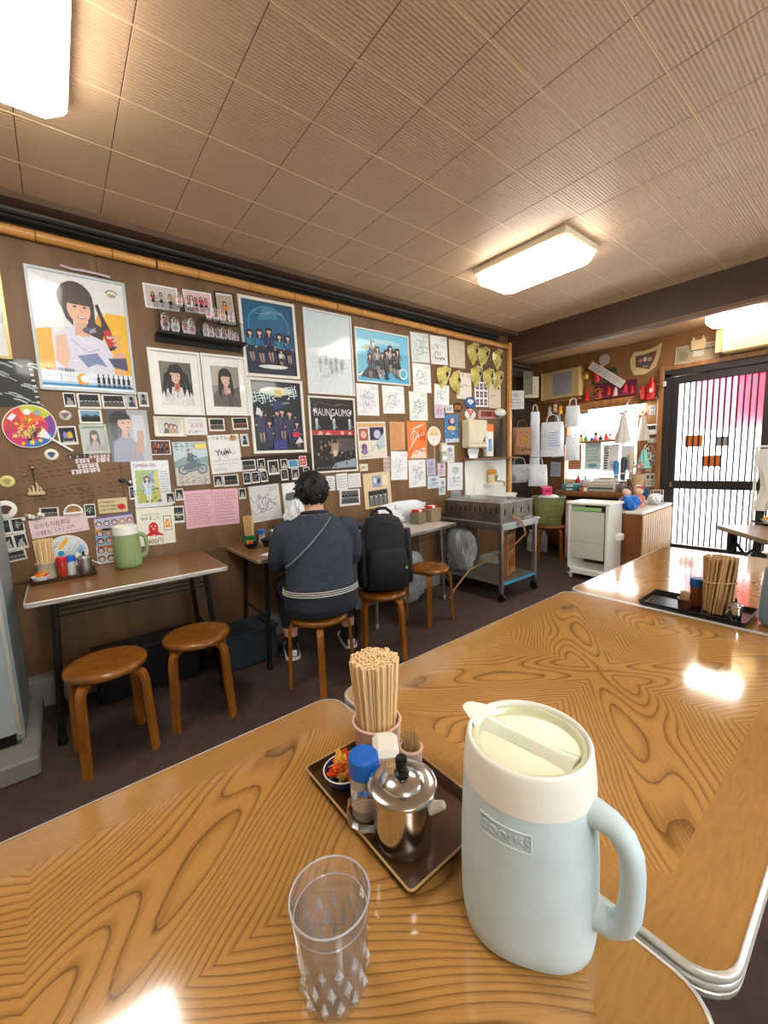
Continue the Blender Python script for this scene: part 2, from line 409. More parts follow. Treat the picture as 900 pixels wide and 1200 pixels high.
# ---------------------------------------------------------------- materials
def laminate(name='oak_laminate', rough=0.11, base=(182, 134, 72), dark=(96, 62, 27), border=(190, 122, 58)):
    m = bpy.data.materials.new(name); m.use_nodes = True
    nt = m.node_tree; N = nt.nodes; Lk = nt.links; p = N['Principled BSDF']
    def math_(op, a, b=None, c=None):
        n = N.new('ShaderNodeMath'); n.operation = op
        for i, q in enumerate((a, b, c)):
            if q is None: continue
            if isinstance(q, (int, float)): n.inputs[i].default_value = q
            else: Lk.new(q, n.inputs[i])
        return n.outputs[0]
    tc = N.new('ShaderNodeTexCoord'); sp = N.new('ShaderNodeSeparateXYZ'); Lk.new(tc.outputs['Object'], sp.inputs[0])
    ax = math_('ABSOLUTE', sp.outputs['X']); ay = math_('ABSOLUTE', sp.outputs['Y'])
    al = math_('ADD', math_('MULTIPLY', ax, 0.78), math_('MULTIPLY', ay, 0.62))
    ac = math_('SUBTRACT', math_('MULTIPLY', ax, 0.62), math_('MULTIPLY', ay, 0.78))
    cb = N.new('ShaderNodeCombineXYZ'); Lk.new(math_('MULTIPLY', al, 1.7), cb.inputs['X']); Lk.new(math_('MULTIPLY', ac, 5.2), cb.inputs['Y'])
    n1 = N.new('ShaderNodeTexNoise'); n1.inputs['Scale'].default_value = 1.0; n1.inputs['Detail'].default_value = 1.2; n1.inputs['Roughness'].default_value = 0.4
    Lk.new(cb.outputs[0], n1.inputs['Vector'])
    ph = math_('ADD', math_('MULTIPLY', ac, 62.0), math_('MULTIPLY', n1.outputs['Fac'], 26.0))
    fr = math_('FRACT', ph)
    rp = N.new('ShaderNodeValToRGB'); e = rp.color_ramp.elements
    e[0].position = 0.0; e[0].color = (0.1, 0.1, 0.1, 1); e[1].position = 1.0; e[1].color = (0.55, 0.55, 0.55, 1)
    q = rp.color_ramp.elements.new(0.16); q.color = (0.9, 0.9, 0.9, 1)
    q = rp.color_ramp.elements.new(0.6); q.color = (1, 1, 1, 1)
    q = rp.color_ramp.elements.new(0.92); q.color = (0.62, 0.62, 0.62, 1)
    Lk.new(fr, rp.inputs['Fac'])
    # fine pores along the grain
    cb2 = N.new('ShaderNodeCombineXYZ'); Lk.new(math_('MULTIPLY', al, 14.0), cb2.inputs['X']); Lk.new(math_('MULTIPLY', ac, 320.0), cb2.inputs['Y'])
    n2 = N.new('ShaderNodeTexNoise'); n2.inputs['Scale'].default_value = 1.0; n2.inputs['Detail'].default_value = 2
    Lk.new(cb2.outputs[0], n2.inputs['Vector'])
    pore = math_('MULTIPLY', math_('SUBTRACT', n2.outputs['Fac'], 0.5), 0.7)
    g = math_('ADD', rp.outputs['Color'], pore)
    # border: straight grain across
    cb3 = N.new('ShaderNodeCombineXYZ'); Lk.new(math_('MULTIPLY', sp.outputs['X'], 26.0), cb3.inputs['X']); Lk.new(math_('MULTIPLY', sp.outputs['Y'], 170.0), cb3.inputs['Y'])
    n3 = N.new('ShaderNodeTexNoise'); n3.inputs['Scale'].default_value = 1.0; n3.inputs['Detail'].default_value = 3
    Lk.new(cb3.outputs[0], n3.inputs['Vector'])
    gb = math_('ADD', math_('MULTIPLY', math_('SUBTRACT', n3.outputs['Fac'], 0.5), 0.5), 0.74)
    dx = math_('SUBTRACT', ax, 0.60 - 0.085); dy = math_('SUBTRACT', ay, 0.40 - 0.085)
    dd = math_('SUBTRACT', math_('ADD', ax, ay), 0.60 + 0.40 - 0.085 * 2 - 0.03)
    isb = math_('GREATER_THAN', math_('MAXIMUM', math_('MAXIMUM', dx, dy), dd), 0.0)
    mx = N.new('ShaderNodeMix'); Lk.new(isb, mx.inputs[0]); Lk.new(g, mx.inputs[2]); Lk.new(gb, mx.inputs[3])
    cr = N.new('ShaderNodeMix'); cr.data_type = 'RGBA'; Lk.new(mx.outputs[0], cr.inputs[0])
    cr.inputs[6].default_value = (*lin(dark), 1); cr.inputs[7].default_value = (*lin(base), 1)
    Lk.new(cr.outputs[2], p.inputs['Base Color'])
    p.inputs['Roughness'].default_value = rough; p.inputs['Specular IOR Level'].default_value = 0.5; p.inputs['Coat Weight'].default_value = 0.6; p.inputs['Coat Roughness'].default_value = 0.06
    return m
OAK = laminate()

def wave_board(name, base, dark, scale=70.0, bump=0.25, rough=0.45):
    """ceiling board: fine ribs running along Y"""
    m = bpy.data.materials.new(name); m.use_nodes = True
    nt = m.node_tree; N = nt.nodes; Lk = nt.links; p = N['Principled BSDF']
    tc = N.new('ShaderNodeTexCoord')
    wv = N.new('ShaderNodeTexWave'); wv.wave_type = 'BANDS'; wv.bands_direction = 'Y'
    wv.inputs['Scale'].default_value = scale / 6.28; wv.inputs['Distortion'].default_value = 1.4; wv.inputs['Detail'].default_value = 2; wv.inputs['Detail Scale'].default_value = 2
    Lk.new(tc.outputs['Object'], wv.inputs['Vector'])
    geo = N.new('ShaderNodeNewGeometry')
    nz = N.new('ShaderNodeTexNoise'); nz.inputs['Scale'].default_value = 1.3; nz.inputs['Detail'].default_value = 4
    Lk.new(geo.outputs['Position'], nz.inputs['Vector'])
    mx = N.new('ShaderNodeMix'); mx.data_type = 'RGBA'; Lk.new(nz.outputs['Fac'], mx.inputs[0])
    mx.inputs[6].default_value = (*lin(dark), 1); mx.inputs[7].default_value = (*lin(base), 1)
    rb_ = N.new('ShaderNodeMix'); rb_.data_type = 'RGBA'; rb_.blend_type = 'MULTIPLY'; rb_.inputs[0].default_value = 1.0
    rr_ = N.new('ShaderNodeValToRGB'); rr_.color_ramp.elements[0].color = (.91, .90, .89, 1); rr_.color_ramp.elements[0].position = .1; rr_.color_ramp.elements[1].position = .5
    Lk.new(wv.outputs['Fac'], rr_.inputs['Fac']); Lk.new(mx.outputs[2], rb_.inputs[6]); Lk.new(rr_.outputs['Color'], rb_.inputs[7])
    Lk.new(rb_.outputs[2], p.inputs['Base Color'])
    p.inputs['Roughness'].default_value = rough
    b = N.new('ShaderNodeBump'); b.inputs['Strength'].default_value = bump; b.inputs['Distance'].default_value = 0.004
    Lk.new(wv.outputs['Fac'], b.inputs['Height']); Lk.new(b.outputs['Normal'], p.inputs['Normal'])
    return m
TILE = wave_board('ceiling_board', (218, 184, 149), (198, 164, 131), scale=132, bump=0.55, rough=0.46)

def grain(name, a, b, sc=(2, 30, 2), rough=0.35, bump=0.05):
    m = bpy.data.materials.new(name); m.use_nodes = True
    nt = m.node_tree; N = nt.nodes; Lk = nt.links; p = N['Principled BSDF']
    tc = N.new('ShaderNodeTexCoord'); mp = N.new('ShaderNodeMapping'); mp.inputs['Scale'].default_value = sc
    Lk.new(tc.outputs['Object'], mp.inputs['Vector'])
    n = N.new('ShaderNodeTexNoise'); n.inputs['Scale'].default_value = 3; n.inputs['Detail'].default_value = 5; n.inputs['Distortion'].default_value = 0.6
    Lk.new(mp.outputs[0], n.inputs['Vector'])
    r = N.new('ShaderNodeValToRGB'); r.color_ramp.elements[0].position = .35; r.color_ramp.elements[1].position = .65
    r.color_ramp.elements[0].color = (*lin(a), 1); r.color_ramp.elements[1].color = (*lin(b), 1)
    Lk.new(n.outputs['Fac'], r.inputs['Fac']); Lk.new(r.outputs['Color'], p.inputs['Base Color'])
    p.inputs['Roughness'].default_value = rough
    bp = N.new('ShaderNodeBump'); bp.inputs['Strength'].default_value = bump; bp.inputs['Distance'].default_value = .003
    Lk.new(n.outputs['Fac'], bp.inputs['Height']); Lk.new(bp.outputs['Normal'], p.inputs['Normal'])
    return m
WALLW = grain('wall_plywood', (106, 77, 47), (124, 92, 58), (3, 1, .6), 0.55, 0.05)
WAINS = grain('wainscot_plywood', (104, 74, 46), (122, 88, 56), (3, 1, .6), 0.5, 0.05)
STOOLW = grain('stool_beech', (132, 80, 26), (156, 98, 36), (6, 6, 1.2), 0.22, 0.03)
SEATW = grain('stool_seat', (118, 71, 24), (140, 87, 32), (5, 14, 5), 0.16, 0.02)
BAMB = grain('bamboo_pole', (196, 134, 62), (222, 164, 88), (.6, 20, 20), 0.3, 0.02)
WOODM = grain('frame_timber', (140, 90, 46), (170, 116, 64), (8, 8, .8), 0.4, 0.04)
DARKW = grain('dark_laminate', (112, 76, 44), (140, 98, 58), (1.5, 18, 2), 0.28, 0.03)
CHOPW = grain('chopstick_wood', (226, 190, 138), (244, 214, 166), (12, 12, .8), 0.6, 0.02)
CHOPD = grain('chopstick_wood_brown', (176, 140, 92), (206, 170, 118), (12, 12, .8), 0.6, 0.02)
BEAMM = M('beam_paint', (74, 52, 40), .5, var=.1, scale=3)
FLOORM = M('carpet_tile', (70, 52, 46), .85, var=.2, scale=14, bump=.4, bscale=220)
STEEL = M('stainless_steel', (214, 214, 214), .16, 1.0, var=.04, scale=8)
STEELR = M('brushed_steel', (178, 178, 178), .36, 1.0, var=.12, scale=10)
STEELD = M('greasy_steel', (128, 116, 106), .42, .9, var=.3, scale=9)
EDGE = M('aluminium_edge', (216, 213, 207), .28, .45, var=.03)
BLKM = M('black_metal', (26, 25, 26), .45, .3, var=.15)
DOORM = M('door_bronze', (50, 42, 40), .42, .2, var=.1, scale=3)
WHITEP = M('white_paper', (236, 238, 240), .6, var=.03)
WHITE = M('white_plastic', (236, 234, 226), .35, var=.03)
CREAM = M('cream_plastic', (222, 212, 182), .4, var=.06)
BLACK = M('black_plastic', (22, 22, 24), .35, var=.1)
BLKCLOTH = M('black_nylon', (24, 25, 30), .75, var=.15, bump=.3, bscale=300)
GREYM = M('grey_enamel', (150, 162, 168), .4, var=.08)
CONC = M('concrete', (128, 126, 120), .8, var=.18, bump=.2, bscale=40)
RED = M('red_plastic', (196, 34, 34), .35, var=.06)
BLUE = M('blue_plastic', (24, 104, 206), .38, var=.05)
GREEN = M('green_plastic', (34, 148, 84), .38, var=.05)
PINKB = M('pink_plastic', (232, 52, 120), .4, var=.05)
GOLD = M('gold_foil', (214, 160, 60), .3, .7, var=.1)
ORANGE = M('orange_print', (232, 120, 40), .5, var=.08)
BAGP = M('carrier_bag', (224, 230, 236), .35, var=.06, scale=14, bump=.5, bscale=26)
LAMPM = M('lamp_diffuser', (250, 250, 250), .4, var=0, emit=(255, 250, 240), estr=LAMP)
LAMPF = M('lamp_body', (236, 226, 200), .4, var=.03)
CABLE = M('cable_black', (30, 27, 25), .6, var=.1)

# ---------------------------------------------------------------- the room
def struct(name, mb, mat, smooth=False, **k): return obj(name, mb, mat, smooth=smooth, kind='structure', **k)
struct('floor', MB().box(((XMIN + BACK_X) / 2, (YMIN + 3.4) / 2, -.05), (BACK_X - XMIN + .3, 3.4 - YMIN + .3, .1)), FLOORM)
ceil = struct('ceiling', MB().box(((XMIN + 4.40) / 2, (YMIN + 3.1) / 2, CEIL + .0535), (4.40 - XMIN + .1, 3.1 - YMIN + .1, .1)),
              M('ceiling_joint', (214, 182, 142), .7, var=.1))
TX, TY = 0.3218, 0.3236
tm = MB().box((0, 0, 0), (TX - .0035, TY - .0045, .0036), b=.0012).mesh('ceiling_tile', TILE, False)
i0 = math.ceil((XMIN - .3435) / TX) - 1
for i in range(i0, 13):
    for j in range(-13, 5):
        x = .3435 + (i + .5) * TX; y = 1.625 + (j + .5) * TY
        if x < XMIN - .1 or x > 4.36 or y > 2.93 or y < YMIN + .05: continue
        put('ceiling_tile', tm, ceil, (x, y, CEIL + .0018))
jm = MB().box((0, 0, 0), (.0034, 5.2, .0012)).mesh('joint', M('joint_dark', (84, 62, 48), .8, var=0), False)
for i in range(i0 + 1, 13): put('joint', jm, ceil, (.3435 + i * TX, (YMIN + 2.93) / 2, CEIL + .0028))
jx = MB().box((0, 0, 0), (5.94, .0044, .0042)).mesh('joint', M('joint_edge_glint', (240, 214, 172), .5, var=0), False)  # pale strip paints the light that board edges catch along X
for j in range(-11, 5): put('joint', jx, ceil, (1.37, 1.625 + j * TY, CEIL + .0012))
struct('trim_1', MB().box(((XMIN + 4.34) / 2, 2.935, CEIL - .012), (4.34 - XMIN, .16, .045)), M('ceiling_margin', (104, 80, 62), .6, var=.1))
struct('wall_left', MB().box(((XMIN + 4.30) / 2, WALL_Y + .05, 1.36), (4.30 - XMIN, .1, 2.72)), WALLW)
struct('wall_left_lower', MB().box(((XMIN + 4.28) / 2, WALL_Y - .012, .44), (4.28 - XMIN, .024, .54)), WAINS)
struct('trim_2', MB().box(((XMIN + 4.28) / 2, WALL_Y - .016, .722), (4.28 - XMIN, .034, .022)), WAINS)
struct('baseboard_left', MB().box(((XMIN + 4.28) / 2, WALL_Y - .05, .085), (4.28 - XMIN, .1, .17), b=.008), CONC)
for k in range(5):
    struct('trim_%d' % (3 + k), MB().box((-.9 + k * 1.21, WALL_Y - .0004, 1.65), (.006, .0008, 1.85)), M('panel_joint', (92, 62, 36), .6, var=.05))
# recess beside the poster wall
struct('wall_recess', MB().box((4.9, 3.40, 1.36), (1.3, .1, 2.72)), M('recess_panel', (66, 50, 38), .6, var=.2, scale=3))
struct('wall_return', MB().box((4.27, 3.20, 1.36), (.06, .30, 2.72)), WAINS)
struct('trim_8', MB().box((4.295, 2.95, 1.45), (.05, .055, 2.3), b=.012), BAMB)
# door wall around window (y 1.93..2.87, z .86..1.86) and door (y -.02..1.70, z 0..2.16)
WB = grain('back_wall_board', (134, 92, 52), (156, 110, 64), (3, 3, .6), 0.5, 0.05)
BX = BACK_X + .05
mb = MB()
mb.box((BX, 3.11, 1.3), (.1, .46, 2.6)); mb.box((BX, 1.825, 1.3), (.1, .23, 2.6)); mb.box((BX, 2.41, .43), (.1, .94, .86))
mb.box((BX, 2.41, 2.23), (.1, .94, .74)); mb.box((BX, .84, 2.39), (.1, 1.74, .42)); mb.box((BX, -1.20, 1.3), (.1, 2.34, 2.6))
struct('wall_back', mb, WB)
mb = MB(); wy = YMIN - .05
mb.box(((XMIN - .1 + .1) / 2, wy, 1.4), (.1 - XMIN + .1, .1, 2.8)).box(((3.3 + BACK_X + .1) / 2, wy, 1.4), (BACK_X + .1 - 3.3, .1, 2.8)).box((1.7, wy, .45), (3.2, .1, .9)).box((1.7, wy, 2.45), (3.2, .1, .7))
struct('wall_right', mb, M('plaster_wall', (196, 184, 164), .8, var=.06))
struct('wall_front', MB().box((XMIN - .05, (YMIN + 3.1) / 2, 1.4), (.1, 3.1 - YMIN, 2.8)), M('plaster_wall', (196, 184, 164), .8))
struct('ceiling_lower', MB().box((4.93, .55, SOFF + .05), (1.14, 5.8, .1)), M('lower_ceiling_board', (168, 134, 100), .6, var=.1, scale=2))
struct('beam', MB().box((4.39, .52, 2.56), (.10, 5.64, .31)), BEAMM)
struct('trim_9', MB().box((4.345, .52, 2.418), (.012, 5.64, .022)), M('beam_moulding', (120, 92, 66), .5, var=.05))

# ---- bamboo poles and cables along the top of the photo wall
xs = [-1.55, .62, 1.92, 3.06, 4.24]
for k in range(4):
    x0, x1 = xs[k], xs[k + 1]
    t = thing('bamboo_pole', ['long bamboo pole above the beer poster', 'bamboo pole above the blue group poster and white poster',
              'bamboo pole above the beach poster', 'bamboo pole end above the yellow-green ornaments'][k], 'pole', (x0, WALL_Y - .027, 2.545), group='bamboo poles along the photo wall')
    obj('stem', MB().tube([(.004, 0, 0), (x1 - x0 - .008, 0, .02 * 0)], .026, 14), BAMB, t)
    nd = MB().lathe([(.0262, -.004), (.0282, 0), (.0262, .004)], 14, mat=Matrix.Rotation(pi / 2, 4, 'Y')).mesh('node', M('bamboo_node', (150, 100, 46), .5))
    for q in range(1, int((x1 - x0) / .34) + 1): put('node', nd, t, (q * .34 - .1, 0, 0))
for k, (zz, yy, r) in enumerate(((2.60, .02, .013), (2.625, .05, .012), (2.645, .025, .014), (2.60, .055, .009))):
    pts = [(XMIN + .05 + i * .4, WALL_Y - yy - .0015 * sin(i * 1.3 + k), zz + .002 * sin(i * .9 + k * 2)) for i in range(15)]
    obj('cable', MB().tube(pts, r, 6), CABLE if k != 2 else M('cable_grey', (96, 90, 84), .6, var=.1), label=['black cable resting lowest behind the bamboo poles', 'black cable standing out furthest from the wall above the bamboo poles', 'grey cable running above the bamboo poles', 'thinnest black cable above the bamboo poles'][k], cat='cable', group='cables above the bamboo poles')

# ---- ceiling lamps
def lamp(x, y, label, zt=CEIL, sx=.43, sy=.71, rz=0):
    t = thing('ceiling_lamp', label, 'lamp', (x, y, zt), (0, 0, rz), 'box-shaped ceiling lamps')
    obj('base', MB().box((0, 0, -.026), (sx * 1.02, sy * 1.015, .052), b=.008), LAMPF, t, smooth=False)
    W, H = sx / 2, sy / 2
    def ring(k, e, z): # chamfered ends
        c = .05
        return [(-W * k, -(H * e) + c, z), (-W * k + c, -H * e, z), (W * k - c, -H * e, z), (W * k, -(H * e) + c, z), (W * k, H * e - c, z), (W * k - c, H * e, z), (-W * k + c, H * e, z), (-W * k, H * e - c, z)]
    obj('diffuser', MB().loft([ring(1, 1, -.0525), ring(1, 1, -.085), ring(.93, .965, -.110)]), LAMPM, t, smooth=False)
    ed = MB()
    r0 = ring(1.008, 1.006, -.056)
    ed.tube([Vector(q) for q in r0], .005, 6, closed=True)
    obj('rim', ed, LAMPF, t)
    return t
lamp(2.83, 1.75, 'box-shaped ceiling lamp hanging over the floor before the beam')
lamp(-.04, 1.71, 'box-shaped ceiling lamp close to the beer poster')
lamp(5.00, 1.02, 'box-shaped lamp on the lower ceiling near the door', SOFF, .34, .42)
lamp(-.04, -1.0, 'box-shaped ceiling lamp on the side away from the posters')
lamp(2.83, -1.0, 'box-shaped ceiling lamp on the side away from the beam and posters')

# ---- sliding door
def frosted(name, tint, tr):
    m = bpy.data.materials.new(name); m.use_nodes = True
    N = m.node_tree.nodes; Lk = m.node_tree.links; N.remove(N['Principled BSDF'])
    o = N['Material Output']
    t = N.new('ShaderNodeBsdfTransparent'); t.inputs['Color'].default_value = (*tint, 1)
    d = N.new('ShaderNodeBsdfTranslucent'); d.inputs['Color'].default_value = (*tint, 1)
    nz = N.new('ShaderNodeTexNoise'); nz.inputs['Scale'].default_value = 40
    g = N.new('ShaderNodeBsdfGlossy'); g.inputs['Roughness'].default_value = .25; g.inputs['Color'].default_value = (.8, .8, .8, 1)
    a = N.new('ShaderNodeMixShader'); a.inputs[0].default_value = 1 - tr; Lk.new(t.outputs[0], a.inputs[1]); Lk.new(d.outputs[0], a.inputs[2])
    b = N.new('ShaderNodeMixShader'); b.inputs[0].default_value = .06; Lk.new(a.outputs[0], b.inputs[1]); Lk.new(g.outputs[0], b.inputs[2])
    Lk.new(b.outputs[0], o.inputs['Surface'])
    return m
FROST = frosted('frosted_glass', (.95, .97, .97), .7)
wt2 = thing('window_2', None, None); wt2['kind'] = 'structure'  # unseen window, inferred from poster reflections, added as daylight fill
wf2 = MB()
for x in (.12, 1.7, 3.28): wf2.box((x, YMIN - .03, 1.5), (.04, .06, 1.2))
for z in (.92, 2.08): wf2.box((1.7, YMIN - .03, z), (3.2, .06, .04))
obj('window_frame', wf2, STEELR, wt2, smooth=False)
obj('window_pane', MB().box((.91, YMIN - .04, 1.5), (1.54, .005, 1.12)), FROST, wt2, smooth=False); obj('window_pane', MB().box((2.49, YMIN - .04, 1.5), (1.54, .005, 1.12)), FROST, wt2, smooth=False)
DX = BACK_X + .03
dr = thing('door_1', None, None); dr['kind'] = 'structure'
fr = MB()
fr.box((DX, 1.675, 1.06), (.12, .07, 2.12), b=.004); fr.box((DX, .84, 2.125), (.12, 1.74, .07), b=.004); fr.box((DX, -.0, 1.06), (.12, .06, 2.12), b=.004); fr.box((DX, .84, .02), (.12, 1.74, .04))
obj('door_frame', fr, DOORM, dr, smooth=False)
def leaf(y0, y1, xo):
    st = MB()
    st.box((DX + xo, y0 + .035, 1.06), (.035, .07, 2.05), b=.003); st.box((DX + xo, y1 - .035, 1.06), (.035, .07, 2.05), b=.003)
    st.box((DX + xo, (y0 + y1) / 2, 2.045), (.034, y1 - y0 - .13, .085), b=.003); st.box((DX + xo, (y0 + y1) / 2, .12), (.034, y1 - y0 - .13, .2), b=.003)
    l = obj('door_leaf', st, DOORM, dr, smooth=False)
    obj('mid_rail', MB().box((DX + xo - .006, (y0 + y1) / 2, .90), (.04, y1 - y0 - .12, .095), b=.003), DOORM, l, smooth=False)
    obj('glass_pane', MB().box((DX + xo + .008, (y0 + y1) / 2, 1.475), (.005, y1 - y0 - .13, 1.06)), FROST, l, smooth=False)
    obj('glass_pane', MB().box((DX + xo + .008, (y0 + y1) / 2, .54), (.005, y1 - y0 - .13, .63)), FROST, l, smooth=False)
    n = 14; s_ = (y1 - y0 - .14) / n
    bm_ = MB().box((0, 0, 0), (.014, .014, 1.06)).mesh('bar', DOORM, False); bl = MB().box((0, 0, 0), (.014, .014, .63)).mesh('bar', DOORM, False)
    for k in range(1, n):
        y = y0 + .07 + k * s_
        put('bar', bm_, l, (DX + xo - .003, y, 1.475)); put('bar', bl, l, (DX + xo - .003, y, .54))
    return l
L1 = leaf(.80, 1.645, -.02); leaf(.02, .86, .03)
obj('finger_pull', MB().box((DX - .045, 1.605, .90), (.008, .025, .05), b=.002), M('pull_wood', (150, 110, 84), .5), L1)
for (y, z, ww, hh, col, nm) in ((1.421, 1.375, .16, .125, ORANGE, 'orange paper notice stuck high on the door glass'), (1.256, 1.155, .165, .12, ORANGE, 'orange paper notice stuck low on the door glass'), (1.173, 1.36, .10, .10, M('grey_print', (150, 146, 142), .6), 'grey paper square stuck on the door glass')):
    obj('notice', MB().box((DX - .0152, y, z), (.001, ww, hh)), col, label=nm, cat='notice')
struct('trim_10', MB().box((BACK_X - .01, 1.735, 1.08), (.06, .05, 2.16), b=.004), WOODM)
struct('trim_11', MB().box((BACK_X - .01, .86, 2.185), (.06, 1.80, .05), b=.004), WOODM)
# pink shop curtain outside, and ground outside
def cloth_mat(name, rgb):
    m = M(name, rgb, .8, var=.05); N = m.node_tree.nodes; Lk = m.node_tree.links
    d = N.new('ShaderNodeBsdfTranslucent'); d.inputs['Color'].default_value = (*lin(rgb), 1)
    x = N.new('ShaderNodeMixShader'); x.inputs[0].default_value = .7
    Lk.new(N['Principled BSDF'].outputs[0], x.inputs[1]); Lk.new(d.outputs[0], x.inputs[2]); Lk.new(x.outputs[0], N['Material Output'].inputs['Surface'])
    return m
NOR = cloth_mat('pink_curtain', (240, 60, 136))
nt = thing('shop_curtain', 'pink cloth shop curtain hanging outside behind the door glass', 'curtain', (BACK_X + .16, 0, 0))
for k in range(3):
    y0, y1 = [(.50, .80), (.81, 1.12), (1.13, 1.46)][k]
    pts = [(BACK_X * 0 + .012 * sin(i * 1.7 + k), y0 + (y1 - y0) * i / 8) for i in range(9)]
    mbn = MB(); z0 = 1.50 + .0 * k
    mbn.loft([[(x, y, z) for x, y in pts] + [(x + .003, y, z) for x, y in pts[::-1]] for z in (z0, 2.16)])
    obj('panel', mbn, NOR if k < 2 else cloth_mat('pink_curtain_faded', (248, 176, 206)), nt)
obj('rod', MB().tube([(0, .3, 2.17), (0, 1.6, 2.17)], .012, 8), WOODM, nt)
struct('ground_outside', MB().box((7.2, 1, -.05), (3.2, 8, .1)), M('pavement_outside', (190, 190, 186), .8, var=.06))

# ---- window over the counter
wt = thing('window_1', None, None); wt['kind'] = 'structure'
wf = MB()
wf.box((BACK_X, 2.86, 1.36), (.09, .04, 1.04), b=.004); wf.box((BACK_X, 1.94, 1.36), (.09, .04, 1.04), b=.004)
wf.box((BACK_X, 2.4, 1.85), (.09, .96, .04), b=.004); wf.box((BACK_X, 2.4, .875), (.09, .96, .04), b=.004)
obj('window_frame', wf, WOODM, wt, smooth=False)
obj('sash', MB().box((BACK_X + .02, 2.14, 1.36), (.03, .035, .96), b=.003).box((BACK_X + .02, 2.40, 1.815), (.03, .9, .04)), STEELR, wt, smooth=False)
obj('window_pane', MB().box((BACK_X + .03, 2.4, 1.36), (.005, .9, .95)), FROST, wt, smooth=False)
# ---------------------------------------------------------------- the row of dining tables
def dining_table(cx, cy, label, L=1.192, W=.806, z=.70, top=OAK, group='oak laminate tables in a row', legs=True, rz=0, cat='table', edge=EDGE, th=.032, r=.05):
    t = thing('dining_table', label, cat, (cx, cy, 0), (0, 0, rz), group)
    o = rrect(-L / 2, -W / 2, L / 2, W / 2, r, 6); i = rrect(-L / 2 + .003, -W / 2 + .003, L / 2 - .003, W / 2 - .003, r, 6)
    obj('tabletop', MB().loft([[(x, y, -th + .002) for x, y in i], [(x, y, 0) for x, y in i]]), top, t, loc=(0, 0, z), smooth=False)
    e = MB(); prof = [(-.003, -th - .002), (0, -th), (.001, -.024), (-.0015, -.0225), (.001, -.021), (.001, -.0125), (-.0015, -.011), (.001, -.0095), (.0015, -.002), (-.001, .0008), (-.005, .0008)]
    rings = []
    for d, zz in prof:
        zz = zz * th / .032 if zz < 0 else zz
        rings.append([(x, y, zz) for x, y in rrect(-L / 2 - d, -W / 2 - d, L / 2 + d, W / 2 + d, r + d, 6)])
    e.loft(rings, cap=False)
    obj('edge_band', e, edge, t, loc=(0, 0, z), angle=60)
    if legs:
        for sx in (-1, 1):
            for sy in (-1, 1):
                obj('leg', MB().tube([(sx * (L / 2 - .12), sy * (W / 2 - .09), z - th), (sx * (L / 2 - .07), sy * (W / 2 - .06), .02)], .0145, 8).cyl((sx * (L / 2 - .07), sy * (W / 2 - .06), .025), (sx * (L / 2 - .07), sy * (W / 2 - .06), 0), .019), BLKM, t)
        obj('apron', MB().box((0, W / 2 - .1, z - th - .02), (L - .3, .02, .04)).box((0, -W / 2 + .1, z - th - .02), (L - .3, .02, .04)).tube([(-L / 2 + .1, -W / 2 + .08, .28), (-L / 2 + .1, W / 2 - .08, .28)], .009, 6).tube([(L / 2 - .1, -W / 2 + .08, .28), (L / 2 - .1, W / 2 - .08, .28)], .009, 6), BLKM, t)
    return t
dining_table(-.096, .473, 'oak laminate table holding the water glass and condiment tray')
dining_table(1.110, .473, 'empty oak laminate table between two tables with trays')
dining_table(2.316, .473, 'oak laminate table holding the bundle of chopsticks, towards the door')

# ---------------------------------------------------------------- stools
def make_stool(name, label, loc, rot):
    t = thing(name, label, 'stool', (loc[0], loc[1], 0), (0, 0, radians(rot)), 'bentwood stools')
    obj('seat', MB().lathe([(0.001, .405), (.150, .405), (.160, .410), (.164, .420), (.163, .430), (.155, .4385), (.13, .4405), (.05, .4375), (.001, .437)], 40, cap=False), SEATW, t, angle=60)
    for k in range(4):
        a = pi / 4 + k * pi / 2
        pr = [(.06, .395), (.125, .395), (.146, .390), (.160, .379), (.168, .362), (.172, .34), (.186, .012), (.186, 0)]
        pts = [(r * cos(a), r * sin(a), z) for r, z in pr]
        obj('leg', MB().bar(pts, .036, .019, (-sin(a), cos(a), 0)), STOOLW, t, angle=50)
    return t
st = make_stool('round_stool', 'bentwood stool standing nearest the grey cooler', (.085, 2.195), 5)
for x, y, r, lb in ((.485, 2.235, -12, 'bentwood stool between the cooler-side stool and the seated person'), (1.10, 2.03, 16, 'bentwood stool with the person sitting on it'),
                    (1.62, 2.10, 52, 'bentwood stool with the black backpack on it'), (2.26, 2.30, 0, 'empty bentwood stool in front of the grill cart'),
                    (4.62, 2.60, 30, 'bentwood stool under the green laundry basket')):
    dup(st, (x, y, 0), (0, 0, radians(r)), lb)

# ---------------------------------------------------------------- pitchers
def curved_text(txt, size, R, ang, z, up, name, mat, parent, depth=.0012, c=(0, 0)):
    vs, fs, (x0, x1, y0, y1) = text_polys(txt)
    cx, cy = (x0 + x1) / 2, (y0 + y1) / 2
    mb = MB(); out = []
    for a, b in vs:
        th = ang + (a - cx) * size / R
        out.append((a, b, th))
    front = [(c[0] + (R + depth) * cos(th), c[1] + (R + depth) * sin(th), z + (b - cy) * size * up) for a, b, th in out]
    back = [(c[0] + (R - .002) * cos(th), c[1] + (R - .002) * sin(th), z + (b - cy) * size * up) for a, b, th in out]
    n = len(front); edges = {}
    for f in fs:
        for i in range(len(f)):
            e = (f[i], f[(i + 1) % len(f)]); edges[e] = 1
    sf = [(a, b, b + n, a + n) for (a, b) in edges if (b, a) not in edges]
    mb.add(front + back, fs + sf)
    return obj(name, mb, mat, parent, smooth=False)
